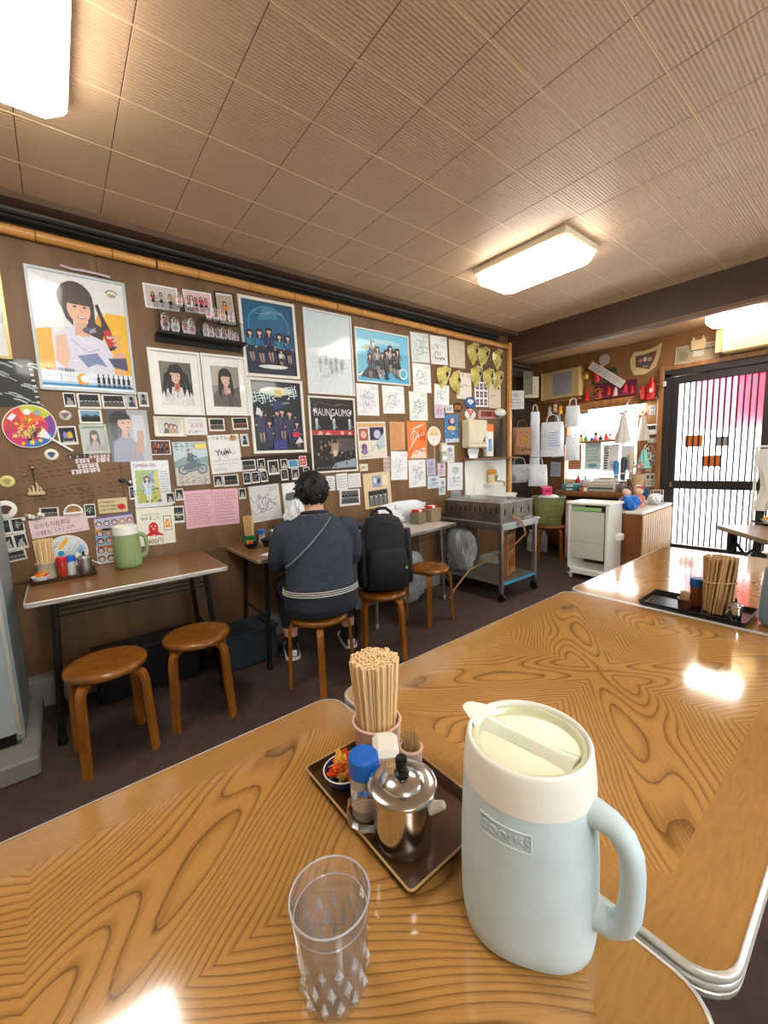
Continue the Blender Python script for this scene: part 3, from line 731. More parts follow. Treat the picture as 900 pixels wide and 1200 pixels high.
def pitcher(label, body, loc, rot, emblem=True, group='plastic pitchers', white=None, H=1.0):
    """local: spout +Y, handle -Y; origin at base"""
    t = thing('pitcher', label, 'pitcher', loc, (0, 0, rot), group)
    n = 56; rings = []
    prof = [(.0, .062, 2.5), (.004, .0705, 2.6), (.012, .0765, 2.6), (.03, .0790, 2.5), (.07, .0800, 2.4), (.12, .0795, 2.25), (.16, .0780, 2.1), (.19, .0762, 2.05), (.200, .0755, 2.0)]
    def ring(z, r, p, fy=1.0):
        out = []
        for j in range(n):
            a = 2 * pi * j / n; b_ = a - radians(28)
            cx, sy = cos(a), sin(a)
            k = (abs(cos(b_)) ** p + abs(sin(b_)) ** p) ** (-1 / p)
            kk = k if p > 2 else 1
            out.append((r * kk * cx * 1.05, r * kk * sy * fy * 1.05, z * H))
        return out
    rings = [ring(z, r, p) for z, r, p in prof]
    obj('body', MB().loft(rings), body, t, angle=70)
    wm = white or WHITE
    col = [(.2000, .0735), (.2003, .0762), (.212, .0756), (.235, .0735), (.2465, .0720), (.2495, .0705), (.2498, .0680), (.247, .0665), (.2425, .066)]
    obj('collar', MB().loft([ring(z, r, 2.0) for z, r in col], cap=False), wm, t, angle=70)
    # spout lip
    sp = MB(); lip = []
    for y, wd, z0, z1 in ((.060, .028, .230, .2475), (.074, .020, .236, .2490), (.083, .015, .2415, .2500), (.090, .011, .2450, .2505), (.094, .006, .2480, .2505)):
        lip.append([(-wd, y, z1 * H), (-wd * .8, y, (z0 * .4 + z1 * .6) * H), (0, y, z0 * H), (wd * .8, y, (z0 * .4 + z1 * .6) * H), (wd, y, z1 * H), (0, y, (z1 + .001) * H)])
    sp.loft(lip); obj('spout', sp, wm, t, angle=60)
    lid = obj('lid', MB().lathe([(.0695, .2425), (.069, .2445), (.064, .2448), (.061, .2385), (.02, .2375), (.001, .2375)], 40, cap=False, mat=Matrix.Scale(H, 4, (0, 0, 1))), M('lid_plastic', (216, 218, 182), .18, var=.03, coat=.5), t, angle=40)
    g = MB(); rr = []
    for k in range(9):
        y = -.060 + .015 * k; wd = .008 + .006 * abs((k - 4) / 4) ** 2
        rr.append([(-wd * 1.5, y, .2378 * H), (-wd * .55, y, .2445 * H), (0, y, .2456 * H), (wd * .55, y, .2445 * H), (wd * 1.5, y, .2378 * H)])
    g.loft(rr); obj('grip_ridge', g, M('lid_ridge', (222, 226, 204), .22, var=.02, coat=.4), lid, angle=50)
    h = MB()
    pts = [(0, -.068, .190), (0, -.084, .192), (0, -.100, .189), (0, -.112, .180), (0, -.119, .164), (0, -.1215, .142), (0, -.1215, .118), (0, -.1195, .092), (0, -.114, .074), (0, -.103, .064), (0, -.090, .062), (0, -.072, .066)]
    rad = [.0175, .0145, .0130, .0125, .0125, .0125, .0125, .0128, .013, .0135, .0145, .018]
    sm = []; rs = []
    for i in range(len(pts) - 1):
        for k in range(3):
            f = k / 3; sm.append(tuple(pts[i][q] * (1 - f) + pts[i + 1][q] * f for q in range(3))); rs.append(rad[i] * (1 - f) + rad[i + 1] * f)
    sm.append(pts[-1]); rs.append(rad[-1])
    h.tube([(x, y, z * H) for x, y, z in sm], rs, 14, flat=(1.0, 1.15, (0, 0, 1))); obj('handle', h, body, t, angle=80)
    if emblem:
        R = .0783 * 1.05; a0 = radians(188); z = .174
        e = MB(); hw, hh = .030, .0115
        for (p0, p1) in (((-hw, -hh), (hw, -hh)), ((hw, -hh), (hw, hh)), ((hw, hh), (-hw, hh)), ((-hw, hh), (-hw, -hh))):
            pts = []
            for k in range(9):
                u = p0[0] + (p1[0] - p0[0]) * k / 8; v = p0[1] + (p1[1] - p0[1]) * k / 8
                pts.append((R * cos(a0 + u / R), R * sin(a0 + u / R), (z + v) * H))
            e.tube(pts, .0011, 6)
        obj('emblem_frame', e, body, t)
        curved_text('COOLISS', .0148, R - .0002, a0, z * H, 1.0, 'emblem_lettering', M('emboss_blue', (190, 208, 216), .4, var=.02), t)
        obj('gate_mark', MB().ball((.0782 * cos(radians(232)), .0782 * sin(radians(232)), .105 * H), (.004, .004, .006), 10, 6), body, t)
    return t
PBLUE = M('pitcher_blue', (196, 214, 220), .5, var=.04, scale=30, sss=.1)
pitcher('pale blue pitcher with white collar and clear lid beside the tray', PBLUE, (.430, .268, .70), radians(6))
pitcher('grey-blue pitcher next to the bundle of brown chopsticks', M('pitcher_grey', (128, 150, 164), .42, var=.04), (1.83, .175, .70), radians(20), emblem=False)
pitcher('sage green pitcher with white collar on the wall table', M('pitcher_green', (138, 160, 108), .45, var=.05), (.275, 2.775, .735), radians(82), emblem=False, H=.98).scale = (.82, .82, 1.0)

# ---------------------------------------------------------------- water glass
def clear_mat(name, tint, glass, ior, gloss=1.0, milk=0.0):
    # clear plastic or liquid: straight-through light, some refraction, Fresnel gloss, a trace of haze
    m = bpy.data.materials.new(name); m.use_nodes = True; N = m.node_tree.nodes; Lk = m.node_tree.links; N.remove(N['Principled BSDF'])
    tr = N.new('ShaderNodeBsdfTransparent'); tr.inputs['Color'].default_value = (*tint, 1)
    gl = N.new('ShaderNodeBsdfGlass'); gl.inputs['IOR'].default_value = ior; gl.inputs['Roughness'].default_value = .0; gl.inputs['Color'].default_value = (*tint, 1)
    a = N.new('ShaderNodeMixShader'); a.inputs[0].default_value = glass; Lk.new(tr.outputs[0], a.inputs[1]); Lk.new(gl.outputs[0], a.inputs[2])
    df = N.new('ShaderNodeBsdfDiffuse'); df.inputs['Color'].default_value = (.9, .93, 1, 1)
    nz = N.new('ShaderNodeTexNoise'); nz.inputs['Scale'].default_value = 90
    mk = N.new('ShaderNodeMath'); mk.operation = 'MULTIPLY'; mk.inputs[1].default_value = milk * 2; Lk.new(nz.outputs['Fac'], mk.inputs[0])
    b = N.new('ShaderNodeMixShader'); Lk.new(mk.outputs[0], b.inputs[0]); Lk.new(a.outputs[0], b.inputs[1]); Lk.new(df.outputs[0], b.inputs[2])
    fr = N.new('ShaderNodeLayerWeight'); fr.inputs['Blend'].default_value = .5; pw = N.new('ShaderNodeMath'); pw.operation = 'POWER'; pw.inputs[1].default_value = 3.0; Lk.new(fr.outputs['Facing'], pw.inputs[0]); ad = N.new('ShaderNodeMath'); ad.operation = 'ADD'; ad.inputs[1].default_value = .045; Lk.new(pw.outputs[0], ad.inputs[0]); gs = N.new('ShaderNodeBsdfGlossy'); gs.inputs['Roughness'].default_value = .03
    fm = N.new('ShaderNodeMath'); fm.operation = 'MULTIPLY'; fm.inputs[1].default_value = gloss; Lk.new(ad.outputs[0], fm.inputs[0])
    c = N.new('ShaderNodeMixShader'); Lk.new(fm.outputs[0], c.inputs[0]); Lk.new(b.outputs[0], c.inputs[1]); Lk.new(gs.outputs[0], c.inputs[2])
    Lk.new(c.outputs[0], N['Material Output'].inputs['Surface']); return m
GLASSM = clear_mat('clear_acrylic', (.985, .99, 1.0), .2, 1.18, .8, .03)
CUT_SPARKLE = clear_mat('cut_acrylic_sparkle', (.98, .99, 1.0), .4, 1.3, 1.3, .30)  # milky white painted in for the sparkle of the cut acrylic
WATER = clear_mat('water', (.985, .99, 1.0), .3, 1.15, 1.0, .03)
tg = thing('water_glass', 'clear fluted acrylic tumbler of water', 'glass', (.188, .362, .70))
def fl(r, z, amp, n=72, k=14, ph=0): return [((r + amp * 1.5 * (abs(cos(k * a / 2 + ph)) - .6)) * cos(a), (r + amp * 1.5 * (abs(cos(k * a / 2 + ph)) - .6)) * sin(a), z) for a in [2 * pi * j / n for j in range(n)]]
GK = 1.09
def _k(rs): return [[(x * GK, y * GK, z) for x, y, z in r] for r in rs]
out = [fl(.0265, 0, 0), fl(.0305, .001, .0006), fl(.0315, .004, .002), fl(.0325, .015, .0034), fl(.0335, .030, .0036, ph=.5), fl(.0348, .046, .003), fl(.0362, .062, .002, ph=.5), fl(.0378, .078, .0006), fl(.0395, .10, 0), fl(.0410, .119, 0), fl(.0408, .1205, 0), fl(.0398, .1203, 0), fl(.0392, .117, 0), fl(.0378, .10, 0), fl(.0360, .078, 0), fl(.0345, .060, 0), fl(.0322, .03, 0), fl(.0305, .010, 0), fl(.024, .0075, 0), fl(.004, .007, 0)]
obj('tumbler', MB().loft(_k(out)), GLASSM, tg, angle=25)
wr = [fl(.004, .0066, 0), fl(.0246, .0070, 0), fl(.0311, .0098, 0), fl(.0328, .03, 0), fl(.0351, .06, 0), fl(.0366, .078, 0), fl(.0384, .100, 0)]
obj('water', MB().loft(_k(wr)), WATER, tg, angle=40)
blob = MB(); rn_ = random.Random(4)
for k in range(39):
    a = 2 * pi * (k + .5 * ((k // 13) % 2)) / 13; z0 = .008 + .022 * (k // 13)
    blob.loft([[(GK * (.0338 + .0016 * (k >= 13)) * cos(a + d), GK * (.0338 + .0016 * (k >= 13)) * sin(a + d), z0 + zz) for d, zz in ((-.13, .011), (0, 0), (.13, .011), (0, .024))], [(GK * (.0375 + .0012 * (k >= 13)) * cos(a), GK * (.0375 + .0012 * (k >= 13)) * sin(a), z0 + .012 + q * .0005) for q in range(4)]])
obj('sparkle_facets', blob, CUT_SPARKLE, tg, smooth=False)
obj('rim', MB().tube([(.0446 * cos(2 * pi * k / 40), .0446 * sin(2 * pi * k / 40), .1205) for k in range(40)], .0011, 6, closed=True), CUT_SPARKLE, tg)
obj('water_line', MB().tube([(.0412 * cos(2 * pi * k / 40), .0412 * sin(2 * pi * k / 40), .100) for k in range(40)], .0007, 5, closed=True), CUT_SPARKLE, tg)

# ---------------------------------------------------------------- tray sets
def open_tray(label, x0, y0, x1, y1, z, mat, rot=0, lip=.016, group=None, rim=None):
    cx, cy = (x0 + x1) / 2, (y0 + y1) / 2; W, H = (x1 - x0) / 2, (y1 - y0) / 2
    m = MB(); rg = []
    for d, zz in ((-.006, 0), (0, lip), (-.004, lip), (-.010, .004)):
        rg.append([(x, y, zz) for x, y in rrect(-W - d, -H - d, W + d, H + d, .008, 3)])
    m.loft(rg)
    t = thing('tray', label, 'tray', (cx, cy, z), (0, 0, rot), group)
    obj('tray_base', m, mat, t, angle=40)
    obj('rim', MB().tube([(x, y, lip) for x, y in rrect(-W + .001, -H + .001, W - .001, H - .001, .008, 3)], .0018, 6, closed=True), rim or M('tray_rim', (186, 150, 100), .4, var=.05), t)
    return t
open_tray('brown lacquer tray with a tan rim beside the pale blue pitcher', .312, .368, .503, .672, .7015, M('brown_lacquer', (74, 46, 24), .25, var=.1))
ZT = .7058
CUPP = M('cup_pink', (232, 196, 178), .4, var=.04)
def chop_bundle(cx, cy, z0, L, r0, r1, n, mat, label, group, sec=(.0095, .0047), paired=True, tw=.0, zj=.004):
    me = MB()
    me.box((-.00245, 0, L / 2), (.0045, sec[1], L), b=.0006).box((.00245, 0, L / 2), (.0045, sec[1], L), b=.0006)
    me = me.mesh('chopsticks', mat, False)
    for k in range(n):
        f = sqrt((k + .5) / n); a = k * 2.39996
        b0 = Vector((r0 * f * cos(a), r0 * f * sin(a), 0)); b1 = Vector((r1 * f * cos(a + tw), r1 * f * sin(a + tw), L))
        d = (b1 - b0).normalized()
        q = Vector((0, 0, 1)).rotation_difference(d) @ Euler((0, 0, RNG.uniform(0, pi))).to_quaternion()
        o = put('chopsticks', me, None, (cx + b0.x, cy + b0.y, z0 + RNG.uniform(0, zj)), q.to_euler(), label, 'chopsticks', group)
def cup(label, loc, r0, r1, h, mat, group=None, name='chopstick_cup', cat='cup', deco=None):
    t = thing(name, label, cat, loc, group=group)
    obj('cup_body', MB().lathe([(.001, 0), (r0, 0), (r0 + .001, .003), (r1, h - .004), (r1 + .002, h - .002), (r1 + .001, h), (r1 - .003, h), (r1 - .004, h - .006), (r0 - .004, .006), (.001, .006)], 32, cap=False), mat, t, angle=50)
    if deco:
        for k in range(3): obj('flower_print', MB().ball(((r0 + r1) / 2 * cos(k * 2.1 + 3.7), (r0 + r1) / 2 * sin(k * 2.1 + 3.7), h * .5), (.004, .004, .006), 8, 5), deco, t)
    return t
cup('pale pink chopstick cup on the brown tray', (.450, .618, ZT), .042, .048, .080, CUPP, deco=M('print_brown', (140, 96, 70), .5))
chop_bundle(.450, .618, ZT + .0065, .200, .0315, .0470, 104, CHOPW, 'pair of pale disposable chopsticks in the pale pink cup', 'chopsticks in the pink cup')
# blue-capped pepper shaker
JAR = M('shaker_glass', (232, 222, 206), .08, var=.03, trans=.45)
def shaker(label, loc, capc, r=.021, h=.105, bodym=None, band=None, group=None):
    t = thing('shaker', label, 'shaker', loc, group=group)
    b = h * .70
    obj('jar', MB().lathe([(.001, 0), (r * .95, 0), (r, .004), (r, b * .9), (r * .93, b), (.001, b)], 24, cap=False), bodym or JAR, t, angle=40)
    n = 24; rg = [[((r * 1.08 + .0006 * (j % 2)) * cos(2 * pi * j / (2 * n)), (r * 1.08 + .0006 * (j % 2)) * sin(2 * pi * j / (2 * n)), z) for j in range(2 * n)] for z in (b, h - .003)]
    rg.append([(r * .98 * cos(2 * pi * j / (2 * n)), r * .98 * sin(2 * pi * j / (2 * n)), h) for j in range(2 * n)])
    obj('cap', MB().loft(rg), capc, t, angle=30)
    if band: obj('label_band', MB().lathe([(r + .0004, b * .25), (r + .0006, b * .25), (r + .0006, b * .72), (r + .0004, b * .72)], 24, cap=False), band, t)
    return t
shaker('glass shaker with a bright blue cap beside the steel pot', (.350, .524, ZT), BLUE, .023, .108, band=M('label_cream', (226, 214, 190), .5, var=.1))
# white flip-top container and toothpicks
t = thing('condiment_box', 'clear squarish container with a white flip lid behind the steel pot', 'container', (.410, .540, ZT), (0, 0, radians(-35)))
obj('box_body', MB().box((0, 0, .036), (.038, .054, .072), b=.006), M('milky_plastic', (214, 218, 216), .2, var=.03), t)
obj('flip_lid', MB().box((0, 0, .082), (.046, .064, .022), b=.009), WHITE, t)
def toothpick_pot(label, pick, loc, r, h, mat, n=36, group=None):
    cup(label, loc, r * .85, r, h, mat, name='toothpick_pot', cat='pot')
    me = MB().cyl((0, 0, 0), (0, 0, h + .020), .0011, .0009, 5).mesh('toothpick', CHOPD, True)
    for k in range(n):
        f = sqrt((k + .5) / n) * (r - .006); a = k * 2.4
        put('toothpick', me, None, (loc[0] + f * .7 * cos(a), loc[1] + f * .7 * sin(a), loc[2] + .0065), (-.12 * sin(a) * f / r, .12 * cos(a) * f / r, 0), pick, 'toothpick', group)
toothpick_pot('small cup of toothpicks beside the white flip lid', 'wooden toothpick in the small cup behind the steel pot', (.463, .531, ZT), .021, .062, CUPP, 40, 'toothpicks in the cup on the brown tray')
# bowl of orange sachets
def sachet_bowl(label, pick, loc, r, n, mat, group, seed=1, rimm=None):
    t = thing('bowl', label, 'bowl', loc)
    obj('bowl_body', MB().lathe([(.001, 0), (r * .5, 0), (r * .55, .003), (r * .9, r * .55), (r, r * .85), (r * .97, r * .87), (r * .86, r * .6), (r * .5, .008), (.001, .007)], 28, cap=False), mat, t, angle=50)
    if rimm: obj('rim', MB().tube([(r * .985 * cos(2 * pi * k / 24), r * .985 * sin(2 * pi * k / 24), r * .865) for k in range(24)], .0013, 6, closed=True), rimm, t)
    rn = random.Random(seed)
    cols = [M('sachet_orange', (236, 128, 34), .3, var=.25, scale=90, coat=.6), M('sachet_yellow', (240, 188, 70), .3, var=.2, scale=90, coat=.6), M('sachet_red', (214, 66, 30), .3, var=.2, scale=90, coat=.6)]
    ms = []
    for c in cols:
        b = MB(); b.loft([[(-.006 + .012 * q, (-.0004 if e else .0004) - (0), z) for q, e in ((0, 1), (1, 1), (1, 0), (0, 0))] for z in (-.02, -.017)])
        b.loft([[(-.006, -w_, z), (.006, -w_, z), (.006, w_, z), (-.006, w_, z)] for z, w_ in ((-.017, .0006), (-.008, .0025), (.012, .0025), (.021, .0006), (.024, .0004))])
        ms.append(b.mesh('sachet', c, True))
    for k in range(n):
        a = rn.uniform(0, 6.28); f = rn.uniform(.05, .5) * r
        put('sachet', ms[k % 3], None, (loc[0] + f * cos(a), loc[1] + f * sin(a), loc[2] + r * .5 + rn.uniform(.006, .022)), (rn.uniform(-1.3, 1.3), rn.uniform(-.9, .9), rn.uniform(0, 3)), pick, 'sachet', group)
sachet_bowl('white bowl with a navy foot full of sachets on the brown tray', 'orange and yellow condiment sachet in the bowl on the brown tray', (.356, .598, ZT), .038, 34, M('bowl_navy', (40, 52, 110), .2, var=.1), 'sachets on the brown tray', 4, WHITE)
# steel pot
def steel_pot(label, loc, r, h, hd, sp=None, mat=STEEL, group='stainless steel pots'):
    """hd: handle direction angle, sp: spout direction angle (world)"""
    t = thing('steel_pot', label, 'pot', loc, group=group)
    obj('pot_body', MB().lathe([(.001, 0), (r * .82, 0), (r * .87, .003), (r * .92, h * .3), (r * .95, h * .9), (r * .97, h), (r * .93, h), (.001, h * .98)], 40, cap=False), mat, t, angle=45)
    ld = obj('lid', MB().lathe([(r * .99, h - .002), (r * 1.06, h), (r * 1.06, h + .004), (r * 1.0, h + .0065), (r * .80, h + .0075), (r * .68, h + .008), (r * .60, h + .013), (r * .3, h + .0165), (r * .12, h + .0185), (.001, h + .0185)], 40, cap=False), mat, t, angle=40)
    k = r / .052
    obj('knob', MB().lathe([(.001, 0), (.012 * k, 0), (.012 * k, .004 * k), (.007 * k, .007 * k), (.007 * k, .010 * k), (.0095 * k, .013 * k), (.0095 * k, .027 * k), (.0075 * k, .030 * k), (.001, .030 * k)], 18, (0, 0, h + .018), cap=False), BLACK, ld, angle=40)
    dx, dy = cos(hd), sin(hd)
    hp = [(r * .93, h * .80), (r * 1.2, h * .83), (r * 1.48, h * .80), (r * 1.68, h * .68), (r * 1.72, h * .5), (r * 1.6, h * .3), (r * 1.35, h * .2), (r * .90, h * .16)]
    obj('handle', MB().bar([(q * dx, q * dy, z) for q, z in hp], .014 * k, .0022, (-dy, dx, 0)), mat, t, angle=60)
    if sp is not None:
        ux, uy = cos(sp), sin(sp)
        obj('spout', MB().tube([(r * .8 * ux, r * .8 * uy, h * .72), (r * 1.12 * ux, r * 1.12 * uy, h * .80), (r * 1.3 * ux, r * 1.3 * uy, h * .86)], [.012 * k, .008 * k, .006 * k], 12), WHITE, t)
    return t
steel_pot('stainless steel pot with a black knob on the brown tray', (.368, .446, ZT), .051, .092, radians(142), radians(-62))

# ---- second tray, on the table towards the door
open_tray('black lacquer tray under the bundle of brown chopsticks', 1.722, .275, 1.915, .600, .7015, M('black_lacquer', (20, 19, 20), .18, var=.1), rim=BLACK)
chop_bundle(1.822, .372, ZT, .205, .040, .049, 56, CHOPD, 'pair of brown disposable chopsticks in the rubber-banded bundle', 'chopsticks in the banded bundle', tw=.5, zj=.003)
obj('rubber_band', MB().tube([(1.822 + .0485 * cos(2 * pi * k / 36), .372 + .0485 * sin(2 * pi * k / 36), ZT + .118 + .003 * sin(4 * pi * k / 36)) for k in range(36)], .0022, 6, closed=True), M('rubber_tan', (206, 178, 132), .6), label='tan rubber band around the brown chopsticks', cat='rubber band')
shaker('brown glass shaker with a blue cap beside the brown chopsticks', (1.855, .445, ZT), M('cap_blue_dark', (26, 92, 160), .4), .021, .105, M('amber_glass', (120, 60, 24), .12, var=.1))
toothpick_pot('small brown pot of toothpicks on the black tray', 'wooden toothpick in the small brown pot', (1.79, .465, ZT), .022, .038, M('brown_glaze', (92, 52, 34), .25, var=.1), 34, 'toothpicks in the brown pot')
steel_pot('small stainless pot beside the grey-blue pitcher', (1.768, .314, ZT), .020, .05, radians(150))

# ---------------------------------------------------------------- wall tables
WT = .735
def wall_table(label, cx, cy, L, W, z, top, edge, rz=0, group=None, splay=.03, lm=None, inset=.12):
    lm = lm or BLKM
    t = dining_table(cx, cy, label, L, W, z, top, group, legs=False, rz=rz, r=.025, edge=edge, th=.026)
    for sx in (-1, 1):
        for sy in (-1, 1):
            obj('leg', MB().tube([(sx * (L / 2 - .10), sy * (W / 2 - inset), z - .026), (sx * (L / 2 - .06), sy * (W / 2 - inset + splay), .03)], .015, 8).lathe([(.001, 0), (.021, 0), (.021, .03), (.016, .04), (.001, .04)], 12, (sx * (L / 2 - .06), sy * (W / 2 - inset + splay), 0), cap=False), lm, t)
        obj('cross_rail', MB().tube([(sx * (L / 2 - .082), -W / 2 + inset, z * .45), (sx * (L / 2 - .082), W / 2 - inset, z * .45)], .009, 6), BLKM, t)
    rk = MB()
    for q in range(6): rk.tube([(-L / 2 + .1, -W / 2 + .06 + q * (W - .14) / 5, z - .10), (L / 2 - .1, -W / 2 + .06 + q * (W - .14) / 5, z - .10)], .004, 6)
    obj('under_rack', rk, BLKM, t)
    return t
wall_table('narrow wall table with the green pitcher on it', .265, 2.63, .88, .60, WT, DARKW, EDGE)
wall_table('brown wall table at which the person sits', 1.275, 2.63, .80, .60, WT, DARKW, M('worn_edge', (180, 160, 130), .35, .6))
wall_table('table with a pale glossy top next to the grill cart', 2.235, 2.622, 1.00, .50, .715, M('pale_top', (226, 212, 206), .12, var=.12, scale=5, coat=.6), STEELR, rz=radians(7), splay=.0, lm=STEELR)
# things on the left wall table
open_tray('dark tray on the wall table under the round paper fan', -.170, 2.683, .117, 2.89, WT + .0015, M('brown_lacquer', (60, 40, 24), .25), rim=BLACK)
zt = WT + .0058
cup('beige chopstick cup on the narrow wall table', (-.095, 2.815, zt), .042, .047, .085, M('cup_beige', (206, 190, 166), .4, var=.05))
chop_bundle(-.095, 2.815, zt + .0065, .2, .031, .043, 30, CHOPW, 'pair of pale disposable chopsticks in the beige cup', 'chopsticks in the beige cup')
sachet_bowl('small white bowl of orange sachets on the narrow wall table', 'orange sachet in the white bowl on the wall table', (-.122, 2.724, zt), .038, 12, WHITE, 'sachets on the narrow wall table', 5)
shaker('red shaker with a red cap on the narrow wall table', (-.030, 2.765, zt), RED, .021, .11, M('red_powder', (170, 50, 30), .2, var=.1))
shaker('white shaker with a blue cap on the narrow wall table', (.008, 2.80, zt), BLUE, .021, .105, M('white_powder', (214, 220, 216), .2, var=.04))
steel_pot('dull steel pot next to the blue-capped white shaker', (.068, 2.772, zt), .034, .085, radians(-120), None, STEELR)
# things on the person's table
cup('green chopstick cup on the brown wall table', (1.02, 2.83, WT), .040, .044, .075, GREEN)
chop_bundle(1.02, 2.83, WT + .0065, .2, .029, .038, 26, CHOPW, 'pair of pale disposable chopsticks in the green cup', 'chopsticks in the green cup')
sachet_bowl('black dish of orange sachets before the green cup', 'orange sachet in the black dish', (.985, 2.72, WT), .045, 10, BLACK, 'sachets in the black dish', 9)
shaker('shaker with a blue cap next to the green cup', (1.10, 2.81, WT), BLUE, .022, .105, band=M('label_cream', (226, 214, 190), .5))
t = cup('black lacquer soup bowl on the brown wall table', (1.10, 2.70, WT), .03, .052, .055, BLACK, name='soup_bowl', cat='bowl')
steel_pot('dull steel pot beside the black soup bowl', (1.19, 2.82, WT), .032, .08, radians(-60), None, STEELR)
t = thing('snack_packet', 'orange paper packet leaning on the brown wall table', 'packet', (1.235, 2.60, WT + .040), (radians(20), radians(-8), radians(25)))
obj('packet_body', MB().box((0, 0, 0), (.13, .15, .012), b=.003), M('packet_orange', (226, 112, 66), .45, var=.2, scale=30), t)
obj('packet_strip', MB().box((0, .02, .0065), (.11, .03, .001)), WHITEP, t)
obj('napkin', MB().box((0, 0, .001), (.10, .075, .002)).box((.01, .004, .003), (.08, .06, .002), rz=.2), WHITEP, label='folded white napkin at the corner of the brown table', cat='napkin', loc=(1.005, 2.45, WT), rot=(0, 0, .5))
cup('wooden chopstick cup behind the backpack', (1.55, 2.86, WT), .036, .040, .07, M('cup_brown', (168, 128, 84), .5, var=.1))
chop_bundle(1.55, 2.86, WT + .0065, .2, .0255, .034, 22, CHOPW, 'pair of disposable chopsticks in the wooden cup', 'chopsticks in the wooden cup')
shaker('shaker with a dark blue cap behind the backpack', (1.585, 2.78, WT), BLUE, .022, .10)

# ---- rotated table by the door
t = dining_table(3.97, .40, 'table standing askew in front of the door', 1.0, .62, .70, DARKW, None, False, radians(-52), edge=M('worn_edge', (180, 160, 130), .35, .6), r=.03)
t.location = (3.97 - .79 * .31 + .61 * .5, .857 - .61 * .31 - .79 * .5, 0)
for sx in (-1, 1):
    for sy in (-1, 1): obj('leg', MB().box((sx * .42, sy * .24, .335), (.05, .05, .67), b=.004), BLKM, t, smooth=False)
    obj('brace', MB().tube([(sx * .42, -.22, .36), (sx * .42, .22, .60)], .010, 6).tube([(sx * .42, -.22, .36), (sx * .42, .22, .36)], .010, 6).tube([(sx * .42, .24, .40), (sx * .12, .24, .66)], .010, 6), BLKM, t)

t = thing('storage_crate', 'black plastic storage crate under the narrow wall table', 'crate', (.32, 2.76, 0))
obj('crate_body', MB().box((0, 0, .13), (.54, .20, .26), b=.012), M('crate_black', (22, 23, 26), .5, var=.15), t); obj('crate_lid', MB().box((0, 0, .27), (.56, .21, .022), b=.006), M('crate_black_lid', (30, 32, 38), .45), t)
# ---------------------------------------------------------------- the photo wall
FWHITE = M('frame_white', (232, 230, 224), .4, var=.03)
FGREY = M('frame_silver', (190, 200, 204), .35, var=.05)
FBRASS = M('frame_gold', (190, 166, 110), .35, .4, var=.1)
FDARK = M('frame_dark', (60, 46, 34), .4, var=.1)

# beer poster
c = Canvas(.430, .616, (226, 226, 228), .006, 1)
c.rect(0, .12, .16, .62, (236, 176, 66)); c.poly([(0, .5), (.3, .55), (.32, .9), (0, .97)], (246, 246, 246)); c.poly([(.68, .12), (1, .12), (1, .72), (.78, .72), (.66, .6)], (240, 184, 50)); c.poly([(.62, .58), (.70, .74), (.74, .6), (.7, .5)], (232, 160, 40))
c.rect(0, 0, 1, .155, (228, 240, 248)); c.rect(0, .02, 1, .045, (60, 140, 200)); c.rect(0, .05, 1, .06, (150, 196, 226)); c.stroke([(0, .095), (.2, .12), (.5, .095), (.7, .12), (1, .095)], .002, (90, 150, 200)); c.stroke([(.2, .06), (.2, .13)], .003, (90, 150, 200))
c.poly([(.16, .16), (.80, .15), (.80, .34), (.70, .50), (.50, .56), (.30, .55), (.18, .46)], (214, 214, 232))
c.poly([(.20, .46), (.17, .24), (.27, .18), (.33, .3), (.30, .48)], SKIN)
c.poly([(.40, .3), (.62, .34), (.72, .22), (.60, .24), (.5, .2)], (120, 132, 176)); c.stroke([(.35, .44), (.52, .34), (.66, .38)], .008, (180, 182, 214)); c.stroke([(.42, .5), (.5, .42), (.62, .44)], .006, (236, 236, 246))
c.poly([(.40, .48), (.56, .48), (.54, .62), (.42, .62)], (216, 168, 140))
c.poly([(.50, .52), (.70, .46), (.74, .56), (.58, .64)], (56, 38, 34))
c.ell(.45, .80, .19, .155, (56, 36, 32), n=24); c.poly([(.26, .80), (.33, .62), (.40, .56), (.40, .76)], (56, 36, 32)); c.poly([(.56, .58), (.64, .56), (.645, .78), (.56, .8)], (56, 36, 32))
c.ell(.475, .715, .125, .125, (226, 178, 150), n=24); c.poly([(.32, .76), (.62, .75), (.62, .87), (.48, .93), (.33, .88)], (60, 38, 34))
for d in (-.055, .05):
    c.ell(.49 + d, .735, .022, .009, (44, 26, 24), n=8); c.stroke([(.46 + d, .757), (.52 + d, .757)], .003, (60, 38, 34))
c.stroke([(.50, .72), (.512, .685), (.495, .68)], .0025, (190, 140, 116)); c.ell(.495, .645, .045, .014, (196, 84, 84), n=10); c.ell(.495, .648, .034, .007, (244, 240, 238), n=10)
c.poly([(.48, .53), (.56, .51), (.60, .56), (.52, .565)], (90, 84, 110)); c.poly([(.56, .51), (.64, .53), (.63, .57), (.575, .545)], (150, 146, 170))
c.poly([(.655, .77), (.69, .79), (.745, .66), (.80, .57), (.86, .40), (.77, .37), (.70, .56), (.705, .64)], (50, 26, 26)); c.poly([(.715, .55), (.79, .57), (.84, .43), (.76, .40)], (196, 44, 40)); c.stroke([(.75, .50), (.80, .49)], .012, (230, 200, 190))
for q in range(4): c.stroke([(.80 + .012 * q, .50 - .036 * q), (.90, .52 - .036 * q)], .013, (222, 172, 146))
c.poly([(.84, .37), (.95, .36), (.93, .2), (.85, .14), (.8, .3)], (220, 170, 146)); c.poly([(.74, .3), (.95, .32), (.96, .2), (.8, .22)], (70, 72, 104))
c.ell(.86, .90, .07, .035, (110, 94, 70), 0, 180); c.ell(.86, .90, .055, .026, (226, 226, 226), 0, 180); c.ell(.86, .885, .05, .016, (190, 168, 110))
